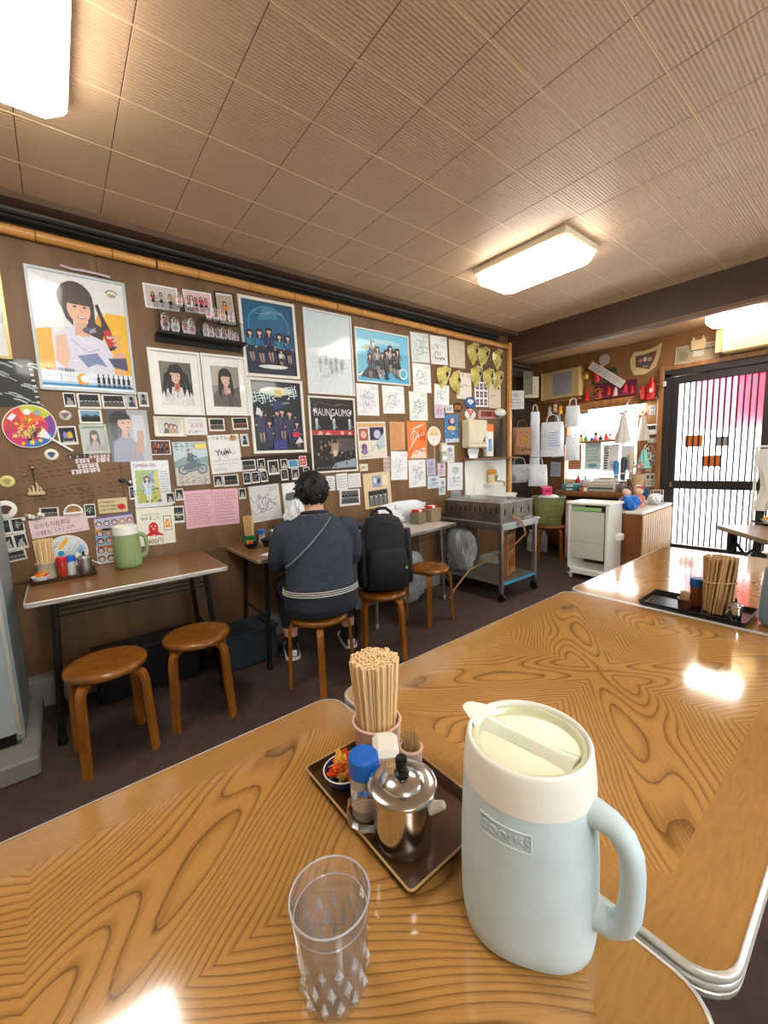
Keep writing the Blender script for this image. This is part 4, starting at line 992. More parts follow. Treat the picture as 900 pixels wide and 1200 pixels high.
c.text('AKO IM BEER', .20, .165, .022, (30, 30, 60)); c.ell(.43, .09, .065, .055, (226, 160, 40), 40, 330); c.ell(.45, .095, .045, .036, (228, 240, 248))
for q in range(7):
    u = .60 + .058 * q; c.rect(u - .016, .06, u + .016, .115, (34, 26, 28)); c.rect(u - .007, .115, u + .007, .15, (34, 26, 28)); c.rect(u - .02, .03, u + .02, .05, (60, 60, 66))
framed(c, 'framed_poster', 'large framed beer poster of a smiling woman holding a bottle', 'poster', .210, 2.077, 0, .456, FGREY, .644, .014, .014)
# ribbon of paper on top of the frame
obj('paper_ribbon', MB().bar([(-.10, 0, .012), (-.05, -.01, 0), (0, -.004, .006), (.06, -.012, .002), (.13, -.004, .0)], .014, .003, (0, .4, 1)), M('ribbon_lilac', (200, 188, 200), .5), label='crumpled lilac paper ribbon above the beer poster', cat='ribbon', loc=(.24, WALL_Y - .006, 2.418))
# half seen frame and black film at the far left
c = Canvas(.43, .49, (206, 214, 216), .006, 2); c.rect(.0, .0, 1, .35, (226, 228, 228)); c.rect(.2, .35, .8, .85, (186, 200, 206))
framed(c, 'framed_picture', 'brass-edged picture frame with a pale picture, left of the beer poster', 'picture', -.34, 2.155, 0, .452, FBRASS, .512, .016, .014)
c = Canvas(.33, .25, (26, 28, 28), .003, 3)
for q in range(22):
    u, v = c.r.random(), c.r.random(); c.stroke([(u, v), (u + .08, v - .03), (u + .16, v - .10)], .004 + .006 * c.r.random(), (170, 180, 178))  # pale strokes paint crumple reflections onto the black film
for q in range(8): c.rect(.945, .06 + q * .115, .99, .10 + q * .115, (200, 204, 204))
hang(c, 'film_sheet', 'black glossy plastic film sheet with sprocket marks above the colourful fan', 'film', -.196, 1.778, 4, mat=GLOSS)

def P_group(w, h, n, bg, tops, seed=0, ground=None, paper=WH, hh=.62, v0=.08):
    c = Canvas(w, h, paper, .0025, seed); c.rect(.05, .06, .95, .94, bg)
    if ground: c.rect(.05, .06, .95, .3, ground)
    for k in range(n): c.person(.16 + .68 * (k + .5) / n + c.r.uniform(-.02, .02), v0 + c.r.uniform(0, .06), hh + c.r.uniform(-.06, .06), top=tops[k % len(tops)], wd=1.25)
    return c
def P_inst(w, h, seed, bg=(40, 42, 44), fg=(180, 176, 170), mode=0, paper=(228, 226, 220)):
    """small instant photo"""
    c = Canvas(w, h, paper, .0018, seed); c.rect(.09, .14, .91, .92, bg); r = c.r
    if mode == 0:
        c.poly([(.2, .14), (.82, .14), (.72, .45), (.5, .52), (.28, .45)], fg); c.ell(.5 + r.uniform(-.06, .06), .64, .15, .17, tuple(int(q * .8 + 40) for q in fg)); c.ell(.5, .73, .17, .12, (20, 18, 18))
    elif mode == 1:
        for q in range(5): u = .16 + .17 * q; c.ell(u, .55, .07, .11, fg); c.poly([(u - .1, .14), (u + .1, .14), (u + .07, .44), (u - .07, .44)], tuple(int(k * .5) for k in fg)); c.ell(u, .6, .075, .07, (18, 18, 20))
    elif mode == 2:
        c.rect(.09, .14, .91, .5, (28, 34, 30)); c.poly([(.09, .5), (.3, .72), (.55, .55), (.75, .7), (.91, .5)], (60, 90, 110))
    else:
        for q in range(7): c.stroke([(r.uniform(.12, .5), r.uniform(.2, .85)), (r.uniform(.4, .88), r.uniform(.2, .85))], w * .07, tuple(int(k * r.uniform(.5, 1.1)) for k in fg))
    return c
def photo(label, x, z, w, h, rot, seed, group=None, cat='photo', **k):
    return hang(P_inst(w, h, seed, **k), 'instant_photo', label, cat, x, z, rot, group=group)

# three photos above the acrylic cases
hang(P_group(.195, .142, 3, (206, 196, 190), [(150, 70, 60), (190, 180, 170), (210, 170, 120)], 4), 'photo_print', 'group photo on cream card above the clear display case', 'photo', .635, 2.363, 2)
hang(P_group(.178, .138, 4, (226, 190, 196), [(206, 70, 90), (226, 140, 150)], 5), 'photo_print', 'pink group photo of red-dressed figures above the figure shelf', 'photo', .854, 2.377, 3, gap=.0005)
framed(P_group(.115, .2, 1, (186, 170, 150), [(230, 150, 50)], 6), 'framed_photo', 'dark framed upright photo of a figure in orange beside the blue poster', 'photo', 1.030, 2.368, 4, .13, FDARK, .215, .012, .008)
# shelf with acrylic cases and standees
sh = obj('wall_shelf', MB().box((0, -.055, 0), (.546, .11, .018), b=.002).box((0, -.008, -.022), (.546, .016, .03)), BLKM, smooth=False, label='narrow black wall shelf carrying the acrylic figures', cat='shelf', loc=(.846, WALL_Y, 2.128), rot=(0, 0, 0))
ACR = M('acrylic_case', (240, 244, 246), .03, var=0, trans=1.0, ior=1.08)
def case(label, x, wd, hh):
    t = thing('display_case', label, 'display case', (x, WALL_Y - .056, 2.1375))
    m = MB(); d = .095; th = .002
    m.box((0, -d / 2, hh / 2), (wd, th, hh)).box((-wd / 2, 0, hh / 2), (th, d - th, hh)).box((wd / 2, 0, hh / 2), (th, d - th, hh)).box((0, 0, hh), (wd, d, th))
    obj('panes', m, ACR, t, smooth=False); return t
case('clear acrylic display case at the left end of the black shelf', .703, .235, .165)
case('low clear acrylic display case beside the blue poster', .972, .27, .118)
def standee(x, y, z, h, seed):
    r = random.Random(seed); w_ = h * .5
    t = thing('standee', 'small flat acrylic figure standing in the clear display cases' if z < 2.2 else 'small flat acrylic figure standing on top of the clear display cases', 'figure', (x, y, z), (0, 0, r.uniform(-.3, .3)), 'acrylic figures in the cases' if z < 2.2 else 'acrylic figures on the cases')
    c = Canvas(w_, h, (234, 234, 238), .002, seed, shape=[(-w_ * .3, -h / 2), (w_ * .3, -h / 2), (w_ * .5, -h * .1), (w_ * .35, h * .35), (0, h / 2), (-w_ * .35, h * .35), (-w_ * .5, -h * .1)])
    c.person(.5, .04, .9, hair=r.choice([(60, 40, 34), (150, 90, 60), (30, 28, 34)]), top=r.choice([(226, 190, 170), (200, 120, 110), (190, 190, 210), (236, 220, 210)]), bottom=r.choice([(210, 130, 150), (120, 90, 90), (160, 160, 190)]), wd=1.5)
    o = put('figure_plate', c.mesh('figure_plate', GLOSS), t, (0, 0, h / 2 + .004)); obj('foot', MB().box((0, -.001, .002), (w_ * .8, .02, .004)), ACR, t)
for k, x in enumerate((.628, .690, .745, .785)): standee(x, WALL_Y - .06 + .02 * (k % 2), 2.1378, .115 - .012 * (k % 3), 20 + k)
for k, x in enumerate((.868, .906, .945, .988, .028 + 1.0, 1.072)): standee(x, WALL_Y - .065 + .02 * (k % 2), 2.1378, .09 - .008 * (k % 3), 30 + k)
for k, (x, zz) in enumerate(((.725, 2.304), (.785, 2.304), (.90, 2.257), (.945, 2.257), (.99, 2.257), (1.045, 2.257))): standee(x, WALL_Y - .05, zz, .088, 40 + k)

# blue group poster
c = Canvas(.40, .50, (24, 44, 84), .004, 7); c.rect(0, .35, 1, 1, (28, 92, 132)); c.ell(.5, .68, .40, .28, (70, 150, 180), n=28); c.ell(.5, .67, .38, .265, (34, 98, 142), n=28); c.poly([(.3, .75), (.7, .8), (.62, .95), (.4, .92)], (64, 140, 172)); c.rect(0, 0, 1, .16, (18, 30, 60))
for k, (u, s_) in enumerate(((.14, .42), (.32, .46), (.50, .47), (.68, .43), (.86, .40))): c.person(u, .17 - .02 * (k % 2), s_ + .02, top=[(44, 136, 170), (34, 110, 160), (26, 60, 110)][k % 3], bottom=(20, 24, 44), wd=1.25)
c.person(.68, .12, .24, top=(230, 230, 230), bottom=(30, 36, 60), wd=1.4); c.ell(.5, .10, .28, .03, (220, 226, 224)); c.ell(.6, .11, .2, .02, (240, 240, 240)); c.sign(.55, .86, .5, .06, (180, 210, 220), .002)
framed(c, 'framed_poster', 'white framed blue poster of five standing figures', 'poster', 1.338, 2.214, 1.5, .430, FWHITE, .548, .014, .02)
# two white framed portraits
def wf(x, z, rot, lab, bg, top, seed, turn):
    c = Canvas(.285, .385, (240, 238, 234), .005, seed); c.rect(.17, .13, .83, .84, bg); c.poly([(.17, .13), (.83, .13), (.83, .5), (.17, .3)], tuple(int(q * .6) for q in bg))
    c.rect(.17, .5, .5, .84, tuple(min(255, int(q * 1.25)) for q in bg)); c.bust(.5, .13, .69, hair=(30, 24, 24), top=top, turn=turn, skin=(228, 190, 170), hand=seed == 9, tails=seed == 8)
    if seed == 8: c.poly([(.46, .40), (.54, .40), (.53, .46), (.56, .50), (.5, .47), (.44, .50), (.47, .46)], (200, 80, 66))
    for a_, b_ in ((.0, .17), (.83, 1)): c.rect(a_, .0, b_, 1, (240, 238, 234))
    c.rect(0, 0, 1, .13, (240, 238, 234))
    framed(c, 'framed_photo', lab, 'photo', x, z, rot, .305, FWHITE, .406, .02, .014)
wf(.673, 1.845, .6, 'white framed portrait of a woman in a pale dress with a red ribbon', (96, 92, 84), (226, 222, 222), 8, -.02)
wf(.986, 1.852, 1.2, 'white framed portrait of a woman in a grey kimono', (150, 140, 134), (110, 96, 92), 9, .01)
# dark band poster
c = Canvas(.40, .515, (28, 30, 40), .004, 10); c.ell(.5, .86, .32, .06, (226, 224, 196), n=20); c.ell(.45, .87, .2, .03, (246, 244, 226), n=16); c.rect(.46, .78, .60, .88, (226, 206, 130))
for k, t_ in enumerate('時限爆弾'):
    if k == 2: continue
    c.text(t_, .14 + .22 * k, .76 + .03 * k, .105, (200, 230, 230), rot=8)
c.text('COUNTDOWN', .55, .68, .022, (190, 214, 220), rot=8); c.rect(.42, .45, .60, .72, (44, 60, 120))
for k, (u, v, s_) in enumerate(((.16, .12, .5), (.30, .05, .4), (.46, .16, .44), (.58, .16, .46), (.74, .1, .5), (.88, .04, .4))): c.person(u, v, s_, top=(62, 64, 104), bottom=(50, 50, 92), skin=(206, 170, 156), wd=1.35)
c.poly([(.05, .52), (.18, .5), (.14, .60), (.08, .62)], (220, 226, 226)); c.rect(.76, .20, .90, .27, (206, 40, 60)); c.poly([(.80, .1), (.98, .12), (.9, .2)], (226, 226, 230)); c.rect(.35, .02, .62, .16, (44, 54, 128))
framed(c, 'framed_poster', 'white framed dark poster of a crowd with large pale lettering', 'poster', 1.361, 1.657, .6, .432, FWHITE, .548, .014, .02)
# small photos under the portraits
c = Canvas(.165, .110, (236, 232, 222), .004, 11); c.rect(.08, .1, .92, .9, (206, 204, 196))
for k, u in enumerate((.38, .55, .68)): c.ell(u, .55 - .04 * k, .09, .17, (50, 36, 32)); c.ell(u, .52 - .04 * k, .06, .12, SKIN); c.poly([(u - .12, .1), (u + .12, .1), (u + .07, .38), (u - .07, .38)], [(70, 74, 80), (190, 150, 90), (170, 140, 110)][k])
framed(c, 'framed_photo', 'cream framed photo of three people under the portraits', 'photo', .607, 1.566, 0, .184, M('frame_cream', (222, 216, 196), .4), .127, .012, .01)
c = Canvas(.138, .118, WH, .003, 12); c.lines(.15, .6, .85, .9, 2, (120, 60, 80), .002); c.text('えがお', .55, .52, .03, (206, 50, 60)); c.sign(.4, .2, .5, .2, (60, 60, 70), .002)
hang(c, 'message_card', 'white message card with red writing under the portraits', 'card', .767, 1.573, 1)
photo('small framed photo of a seated row under the kimono portrait', .904, 1.585, .106, .087, 1, 13, mode=1, fg=(170, 150, 140))
photo('small colour photo of a table scene beside the dark crowd poster', 1.067, 1.597, .114, .086, 3, 14, mode=1, fg=(200, 120, 100))
photo('tiny portrait photo under the small colour photo beside the dark poster', 1.090, 1.480, .057, .088, 4, 15, bg=(190, 200, 206), fg=(40, 44, 52))
# magazine with the motorcycle
c = Canvas(.213, .288, (176, 196, 204), .004, 16); c.rect(0, .0, 1, .22, (196, 186, 170)); c.rect(0, .22, 1, .42, (186, 176, 158)); c.poly([(0, .55), (.3, .66), (.6, .6), (1, .66), (1, .42), (0, .42)], (110, 140, 130)); c.rect(.62, .82, 1, .98, (180, 150, 110)); c.rect(.66, .84, .96, .95, (226, 206, 60))
c.text('モトモト', .34, .9, .062, (22, 40, 78), fit=.58)
for u in (.24, .80):
    c.circ(u, .36, .155, (26, 28, 30), 20); c.circ(u, .36, .115, (150, 156, 160), 18); c.circ(u, .36, .03, (40, 42, 44))
c.poly([(.22, .38), (.34, .50), (.62, .54), (.78, .46), (.66, .34), (.42, .30)], (44, 48, 54)); c.poly([(.42, .50), (.66, .52), (.68, .58), (.5, .58)], (30, 70, 120)); c.stroke([(.80, .36), (.70, .60), (.62, .66)], .005, (40, 40, 44)); c.stroke([(.24, .36), (.5, .34), (.66, .40)], .008, (120, 124, 130))
c.poly([(.36, .54), (.60, .56), (.54, .74), (.40, .74)], (30, 34, 56)); c.stroke([(.52, .70), (.66, .64)], .012, (30, 34, 56)); c.ell(.46, .79, .06, .05, (40, 34, 34)); c.ell(.475, .78, .04, .036, SKIN)
c.text('アンコール', .5, .15, .05, (50, 44, 50), fit=.86); c.text('オートバイ', .5, .06, .04, (90, 70, 60), fit=.8)
hang(c, 'magazine', 'magazine cover with a motorcycle and rider', 'magazine', .718, 1.325, 1, mat=GLOSS)
hang(P_group(.118, .092, 4, (110, 70, 50), [(180, 60, 50), (210, 120, 60), (70, 110, 100)], 17, hh=.7), 'photo_print', 'colourful group snapshot left of the motorcycle magazine', 'photo', .540, 1.433, 0)

def board(label, x, z, rot, seed, w=.242, h=.273, paper=(240, 241, 242), col=(40, 40, 52), extra=None, n=3, cat='autograph board', gap=0.0, wd=.0026):
    c = Canvas(w, h, paper, .003, seed)
    c.stroke([(0.012, .012), (.988, .012), (.988, .988), (.012, .988), (.012, .012)], .0025, (206, 190, 140))
    for k in range(n): c.sign(c.r.uniform(.35, .65), .25 + .5 * (k + .5) / n, c.r.uniform(.4, .7), c.r.uniform(.15, .32), col, wd, 30)
    c.lines(.62, .82, .95, .94, 2, col, .0018); c.lines(.08, .06, .5, .16, 2, col, .0016)
    if extra: extra(c)
    return hang(c, 'autograph_board', label, cat, x, z, rot, gap=gap)
def ex1(c):
    c.text('いつまでも', .30, .92, .028, (60, 60, 80)); c.ell(.80, .90, .12, .07, (196, 150, 90)); c.ell(.76, .94, .04, .04, (150, 100, 60)); c.lines(.1, .2, .95, .38, 2, (50, 50, 66), .002)
    c.text('Yuki', .42, .56, .06, (40, 40, 56), rot=8)
board('white autograph board with a heart-shaped signature beside the motorcycle magazine', .945, 1.384, 3, 50, .218, .268, extra=ex1, n=1)
board('grey-white autograph board with a large loose signature behind the person', 1.212, 1.012, 3, 51, .236, .271, paper=(222, 224, 226), n=4)
board('autograph board with dark brush drawing partly behind the person', 1.481, 1.009, 2, 52, .25, .285, n=3, extra=lambda c: c.poly([(.05, .55), (.3, .5), (.5, .62), (.35, .75), (.1, .72)], (96, 104, 112)))
GR = 'small instant photos in a row under the motorcycle magazine'
photo('small black and white photo under the heart-signed autograph board', .879, 1.198, .06, .08, 1, 61, GR)
photo('wide dark snapshot of a crowd under the heart-signed autograph board', .968, 1.197, .108, .083, 1, 62, mode=1, fg=(120, 120, 120))
# dark felt strip with instant photos
obj('pin_strip', MB().box((0, -.003, 0), (.585, .006, .215)), M('dark_felt', (58, 48, 40), .9, var=.2), label='dark felt strip of instant photos under the dark crowd poster', cat='pin board', loc=(1.345, WALL_Y, 1.262), rot=(0, radians(-2), 0))
G2 = 'instant photos pinned on the dark felt strip'; LB = 'small dark instant photo pinned on the dark felt strip'
for k, (x, z, w_, h_, rt, md) in enumerate(((1.102, 1.298, .108, .082, 3, 1), (1.198, 1.300, .059, .087, 2, 0), (1.082, 1.205, .056, .088, 2, 3), (1.146, 1.208, .060, .084, 2, 3), (1.213, 1.213, .055, .085, 4, 3), (1.292, 1.276, .087, .111, 3, 0), (1.380, 1.302, .056, .067, 3, 0), (1.378, 1.216, .059, .088, 3, 3), (1.470, 1.216, .062, .088, 3, 0), (1.568, 1.229, .054, .076, 3, 0))):
    hang(P_inst(w_, h_, 70 + k, mode=md, fg=(160, 158, 150)), 'instant_photo', LB, 'photo', x, z, rt, gap=.0062, group=G2)
hang(P_inst(.088, .064, 85, bg=(70, 150, 190), mode=3, fg=(120, 200, 226)), 'instant_photo', 'small turquoise photo pinned on the dark felt strip', 'photo', 1.458, 1.296, 3, gap=.0062)
hang(P_inst(.063, .084, 86, bg=(196, 70, 90), mode=3, fg=(230, 200, 200), paper=(236, 206, 210)), 'instant_photo', 'small pink photo pinned on the dark felt strip', 'photo', 1.542, 1.314, 3, gap=.0062)
# pink letters
for k, (x, z, rt, lb) in enumerate(((.737, 1.015, .5, 'pink handwritten letter beside the octopus notice'), (.917, 1.012, -1, 'pink handwritten letter beside the grey-white autograph board'))):
    c = Canvas(.180, .256, (238, 190, 204), .0015, 90 + k); c.lines(.08, .08, .92, .93, 13 if k == 0 else 10, (70, 50, 80), .0022); hang(c, 'letter', lb, 'letter', x, z, rt)
photo('tiny black and white photo between the pink letter and the grey-white board', 1.041, 1.096, .05, .077, 1, 92)

# ---- left cluster
G3 = 'instant photos in the row under the beer poster'
for k, (x, z, w_, h_, md, lb) in enumerate(((.104, 1.706, .055, .08, 0, 'small black and white portrait photo at the left end under the beer poster'), (.195, 1.704, .112, .088, 1, 'wide group snapshot left of another under the beer poster'), (.316, 1.707, .12, .082, 1, 'wide group snapshot with pinkish border under the beer poster'), (.408, 1.712, .057, .084, 0, 'small pale portrait photo under the beer poster corner'), (.474, 1.730, .053, .087, 0, 'small portrait photo touching the white framed portrait'))):
    photo(lb, x, z, w_, h_, 2, 100 + k, G3, mode=md, bg=(40, 42, 44) if k < 3 else (170, 172, 176), fg=(170, 166, 160) if k < 3 else (60, 64, 80))
photo('landscape photo of a mountain under the wide group snapshot', .192, 1.615, .111, .079, 1, 106, mode=2, bg=(120, 160, 190))
c = Canvas(.108, .145, (176, 182, 178), .004, 107); c.bust(.5, .02, .86, hair=(70, 52, 46), top=(170, 156, 160)); 
t = framed(c, 'framed_photo', 'ornate pale green frame with a woman\'s portrait', 'photo', .198, 1.486, 2, .132, M('frame_sage', (190, 202, 184), .45, var=.15, scale=60, bump=.5, bscale=120), .169, .016, .013)
c = P_inst(.088, .105, 108, bg=(34, 34, 44)); c.ell(.4, .5, .14, .2, (150, 140, 190)); c.ell(.62, .52, .14, .2, (226, 190, 70)); c.rect(.25, .2, .75, .36, (60, 56, 90))
hang(c, 'instant_photo', 'instant photo of purple and yellow figures beside the fan handle', 'photo', .074, 1.506, 3)
c = Canvas(.216, .313, (130, 126, 128), .003, 109); c.rect(.45, .0, 1, 1, (176, 178, 186)); c.rect(.6, .3, .9, .9, (200, 204, 212)); c.rect(0, 0, .5, 1, (84, 80, 82))
c.poly([(.05, 0), (.8, 0), (.72, .3), (.5, .5), (.3, .5), (.1, .4)], (150, 150, 172)); c.poly([(.3, .48), (.45, .44), (.5, .6), (.34, .62)], (206, 170, 156)); c.ell(.32, .80, .26, .17, (48, 38, 38), n=20); c.poly([(.08, .5), (.2, .42), (.26, .8), (.08, .85)], (48, 38, 38)); c.ell(.42, .74, .17, .135, (222, 184, 168), n=20); c.poly([(.2, .8), (.58, .82), (.5, .93), (.28, .95)], (48, 38, 38)); c.ell(.38, .75, .03, .012, (40, 26, 26)); c.ell(.51, .755, .025, .011, (40, 26, 26)); c.ell(.48, .66, .04, .012, (186, 92, 92))
c.poly([(.62, .05), (.8, .2), (.86, .48), (.74, .52), (.66, .38), (.60, .2)], (190, 146, 128))
for q in range(3): c.stroke([(.72 + .05 * q, .44), (.72 + .055 * q, .60)], .012, (196, 152, 134))
hang(c, 'portrait_poster', 'grey poster of a woman raising her hand at a window', 'poster', .377, 1.506, 1, mat=GLOSS)
# uchiwa fans
def uchiwa(label, x, z, rx, rz_, roll, hx, hl, draw, paper, seed, t=.004, hw=.012, hcol=WHITE):
    tt = thing('paper_fan', label, 'fan', (x, WALL_Y - (.009 if paper[0] == 238 else .003), z), (0, -radians(roll), 0))
    shp = [(rx * cos(a) * (1 - .06 * max(0, -sin(a))), rz_ * sin(a)) for a in [2 * pi * k / 36 for k in range(36)]]
    c = Canvas(2 * rx, 2 * rz_, paper, t, seed, shape=shp); draw(c)
    put('fan_face', c.mesh('fan_face', GLOSS), tt)
    obj('fan_rim', MB().tube([(px, -t / 2, pz) for px, pz in shp], .003, 6, closed=True), WHITE, tt)
    m = MB(); m.slab([(-hw * 2.4, 0), (0, 0), (hw * 2.4, 0), (hw * .6, -.05), (-hw * .6, -.05)], t, t + .003, Matrix.Translation((0, 0, -rz_ + .06)) @ Matrix(((1, 0, 0, 0), (0, 0, -1, 0), (0, 1, 0, 0), (0, 0, 0, 1))))
    m.box((0, -t / 2, -rz_ - hl / 2 + .01), (hw, .006, hl), b=.002)
    obj('handle', m, hcol, tt, smooth=False)
    return tt
def fanA(c):
    S = lambda pts, col: c.poly(pts, col)
    # drawn in the fan's own frame, clipped shapes inside the ellipse
    S([(.5, .5)] + [(.5 + .49 * cos(radians(a)), .5 + .49 * sin(radians(a))) for a in range(60, 145, 6)], (226, 70, 60))
    S([(.5, .5)] + [(.5 + .49 * cos(radians(a)), .5 + .49 * sin(radians(a))) for a in range(140, 210, 6)], (206, 40, 110))
    S([(.5, .5)] + [(.5 + .49 * cos(radians(a)), .5 + .49 * sin(radians(a))) for a in range(204, 290, 6)], (40, 110, 196))
    S([(.5, .5)] + [(.5 + .49 * cos(radians(a)), .5 + .49 * sin(radians(a))) for a in range(284, 345, 6)], (120, 60, 150))
    S([(.5, .5)] + [(.5 + .49 * cos(radians(a)), .5 + .49 * sin(radians(a))) for a in range(-18, 64, 6)], (196, 204, 50))
    c.ell(.62, .5, .2, .28, (232, 100, 40)); c.ell(.5, .34, .26, .18, (206, 40, 100))
    for q in range(9): c.stroke([(.14 + .045 * q, .70 + .02 * (q % 2)), (.18 + .045 * q, .9 - .01 * abs(q - 6))], .003, (150, 40, 110))
    def star(u, v, r, col): c.poly([(u + (r if k % 2 == 0 else r * .45) * cos(radians(90 + 36 * k)), v + (r if k % 2 == 0 else r * .45) * sin(radians(90 + 36 * k))) for k in range(10)], col)
    for (u, v, r) in ((.16, .60, .07), (.62, .62, .08), (.22, .26, .08), (.34, .16, .06), (.4, .74, .05), (.1, .38, .05)): star(u, v, r, (250, 214, 60))
    for k in range(10): c.sign(.28 + .3 * c.r.random(), .30 + .36 * c.r.random(), .22, .12, (246, 226, 120), .004, 12); 
    for k in range(8): c.sign(.28 + .3 * c.r.random(), .30 + .36 * c.r.random(), .2, .1, (80, 30, 40), .002, 12)
    c.ell(.74, .74, .07, .07, (236, 240, 240)); c.rect(.78, .52, .90, .64, (150, 170, 176)); c.rect(.4, .84, .56, .94, (240, 236, 240))
uchiwa('rainbow-coloured paper fan with gold stars on the photo wall', -.083, 1.552, .118, .108, 52, 0, .12, fanA, (238, 238, 238), 110)
def fanB(c):
    c.ell(.36, .62, .09, .08, (40, 150, 206)); c.ell(.66, .72, .22, .06, (240, 180, 40)); c.rect(.15, .2, .85, .36, (150, 196, 226)); c.lines(.12, .38, .9, .56, 2, (60, 60, 80), .002); c.lines(.2, .14, .8, .3, 2, (50, 80, 130), .003); c.lines(.35, .8, .7, .9, 1, (70, 70, 80), .0016)
uchiwa('round white paper fan with blue and yellow patches behind the chopstick cup', .005, .845, .090, .095, 55, 0, .10, fanB, (224, 228, 232), 111, hw=.007)
# round badges
def badge(label, x, z, r, col, seed, gr=None, mark=None):
    t = thing('badge', label, 'badge', (x, WALL_Y, z), (0, 0, 0), gr)
    obj('button', MB().lathe([(.001, 0), (r, 0), (r, .003), (r * .9, .006), (r * .5, .0075), (.001, .008)], 22, cap=False, mat=Matrix.Rotation(pi / 2, 4, 'X')), col, t, angle=50)
    if mark: obj('badge_mark', MB().prism([(r * .5 * cos(a) * (1 + .3 * sin(3 * a)), r * .5 * sin(a)) for a in [2 * pi * k / 14 for k in range(14)]], -.0086, -.0068), mark, t, smooth=False)
badge('clear round badge above the instant photo beside the fan', .075, 1.618, .030, M('badge_clear', (190, 184, 176), .15, coat=.8), 1, mark=M('badge_brown', (120, 100, 90), .4))
badge('white round badge with a dark motif under the fan handle', -.010, 1.400, .032, WHITE, 2, mark=M('badge_navy', (70, 84, 110), .4))
badge('pale yellow round badge low on the photo wall', -.21, 1.262, .032, M('badge_yellow', (222, 212, 140), .4), 3, mark=M('badge_olive', (170, 160, 90), .4))
badge('large white round badge above the group of four photos', -.235, 1.113, .049, WHITE, 4, mark=M('badge_wine', (90, 50, 56), .4))
# tiny portrait stickers
stp = [(76, 84, 92), (535.8)]
SL = 'tiny portrait sticker in the block of stickers under the ornate frame'
sxs = [(.072, 1.385), (.106, 1.388), (.140, 1.390), (.178, 1.388), (.212, 1.391), (.246, 1.393), (.110, 1.360), (.144, 1.362), (.210, 1.363), (.243, 1.365), (.116, 1.330), (.150, 1.332), (.184, 1.334), (.086, 1.298), (.120, 1.301), (.154, 1.304), (.188, 1.307)]
for k, (x, z) in enumerate(sxs):
    c = Canvas(.031, .026, (234, 222, 226), .001, 120 + k); d = k < 3
    if d: c.rect(0, 0, 1, 1, (60, 56, 60))
    c.ell(.5, .55, .22, .3, (50, 40, 44)); c.ell(.5, .5, .14, .2, SKIN); c.poly([(.25, 0), (.75, 0), (.6, .28), (.4, .28)], (120, 100, 130))
    hang(c, 'portrait_sticker', SL, 'sticker', x, z, 2, group='tiny portrait stickers')
# antler-like clip ornament
t = thing('wall_ornament', 'pale branching ornament hanging from a hook low on the photo wall', 'ornament', (-.098, WALL_Y, 1.19))
m = MB(); m.box((0, -.008, 0), (.075, .012, .02), b=.004)
for dx, hh in ((-.028, .03), (-.012, .045), (.006, .06), (.02, .035)): m.tube([(dx, -.01, .005), (dx + .004, -.014, hh * .6), (dx - .002, -.012, hh)], [.006, .005, .003], 8)
obj('branches', m, M('bone_plastic', (214, 196, 156), .5, var=.1), t); obj('cord', MB().tube([(.0, -.006, .05), (-.004, -.006, .11), (.0, -.006, .14)], .0022, 6), BLKM, t); obj('hook', MB().ball((0, -.008, .14), .009, 10, 6), M('hook_metal', (180, 150, 120), .3, .6), t)
# magazine page, octopus notice
c = Canvas(.211, .295, (226, 230, 232), .002, 140); c.rect(.08, .10, .70, .80, (150, 176, 90)); c.rect(.45, .3, .55, .8, (120, 150, 190)); c.rect(.56, .28, .70, .76, (196, 190, 90)); c.rect(.08, .1, .7, .3, (186, 190, 90))
for q in range(26): c.ell(.10 + .58 * c.r.random(), .14 + .64 * c.r.random(), .035, .02, c.r.choice([(110, 150, 60), (196, 206, 110), (90, 130, 60), (214, 210, 130)]), n=7)
c.person(.38, .12, .56, top=(206, 218, 236), bottom=(196, 210, 232), wd=1.3); c.text('CAMERA GIRL', .36, .9, .03, (120, 50, 90), fit=.6); c.lines(.74, .3, .96, .78, 9, (120, 124, 130), .0016); c.rect(.6, .1, .7, .16, (90, 90, 96))
hang(c, 'magazine_page', 'magazine page of a girl in a light dress in a garden', 'magazine page', .470, 1.205, 0, mat=GLOSS)
c = Canvas(.213, .242, (238, 236, 222), .002, 141)
c.text('ハイボール', .36, .82, .024, (90, 50, 40), fit=.5); c.text('始めました', .36, .72, .026, (90, 50, 40), fit=.5)
c.ell(.42, .45, .13, .16, (206, 40, 26), n=20)
for q in range(7): c.stroke([(.42 + .03 * (q - 3), .34), (.42 + .06 * (q - 3), .27), (.42 + .085 * (q - 3), .25 + .03 * (q % 2))], .012, (206, 40, 26))
c.ell(.42, .43, .03, .03, (240, 210, 180)); c.ell(.37, .50, .018, .02, WH); c.ell(.47, .50, .018, .02, WH)
c.rect(.70, .36, .92, .76, (70, 74, 70)); c.rect(.715, .375, .905, .745, (236, 234, 220)); c.poly([(.74, .44), (.88, .44), (.86, .66), (.76, .66)], (230, 150, 30)); c.rect(.78, .5, .85, .6, (250, 214, 120))
c.text('400円', .44, .10, .042, (120, 60, 50), fit=.42)
hang(c, 'drink_notice', 'hand-drawn drink notice with a red octopus', 'notice', .468, .932, -1)
c = Canvas(.148, .088, (218, 200, 158), .003, 142); c.lines(.06, .12, .62, .9, 3, (70, 54, 44), .0026); c.ell(.78, .38, .14, .2, (196, 30, 36)); c.poly([(.86, .26), (.94, .2), (.9, .36)], (196, 30, 36))
hang(c, 'message_card', 'tan card with handwriting and a red round mark', 'card', .249, 1.088, 0)
photo('dark small photo next to the tan card with the red mark', .132, 1.067, .053, .082, -1, 143, mode=3)
photo('small landscape-format photo above the pink paper strip', -.055, 1.076, .085, .060, -2, 144, mode=1)
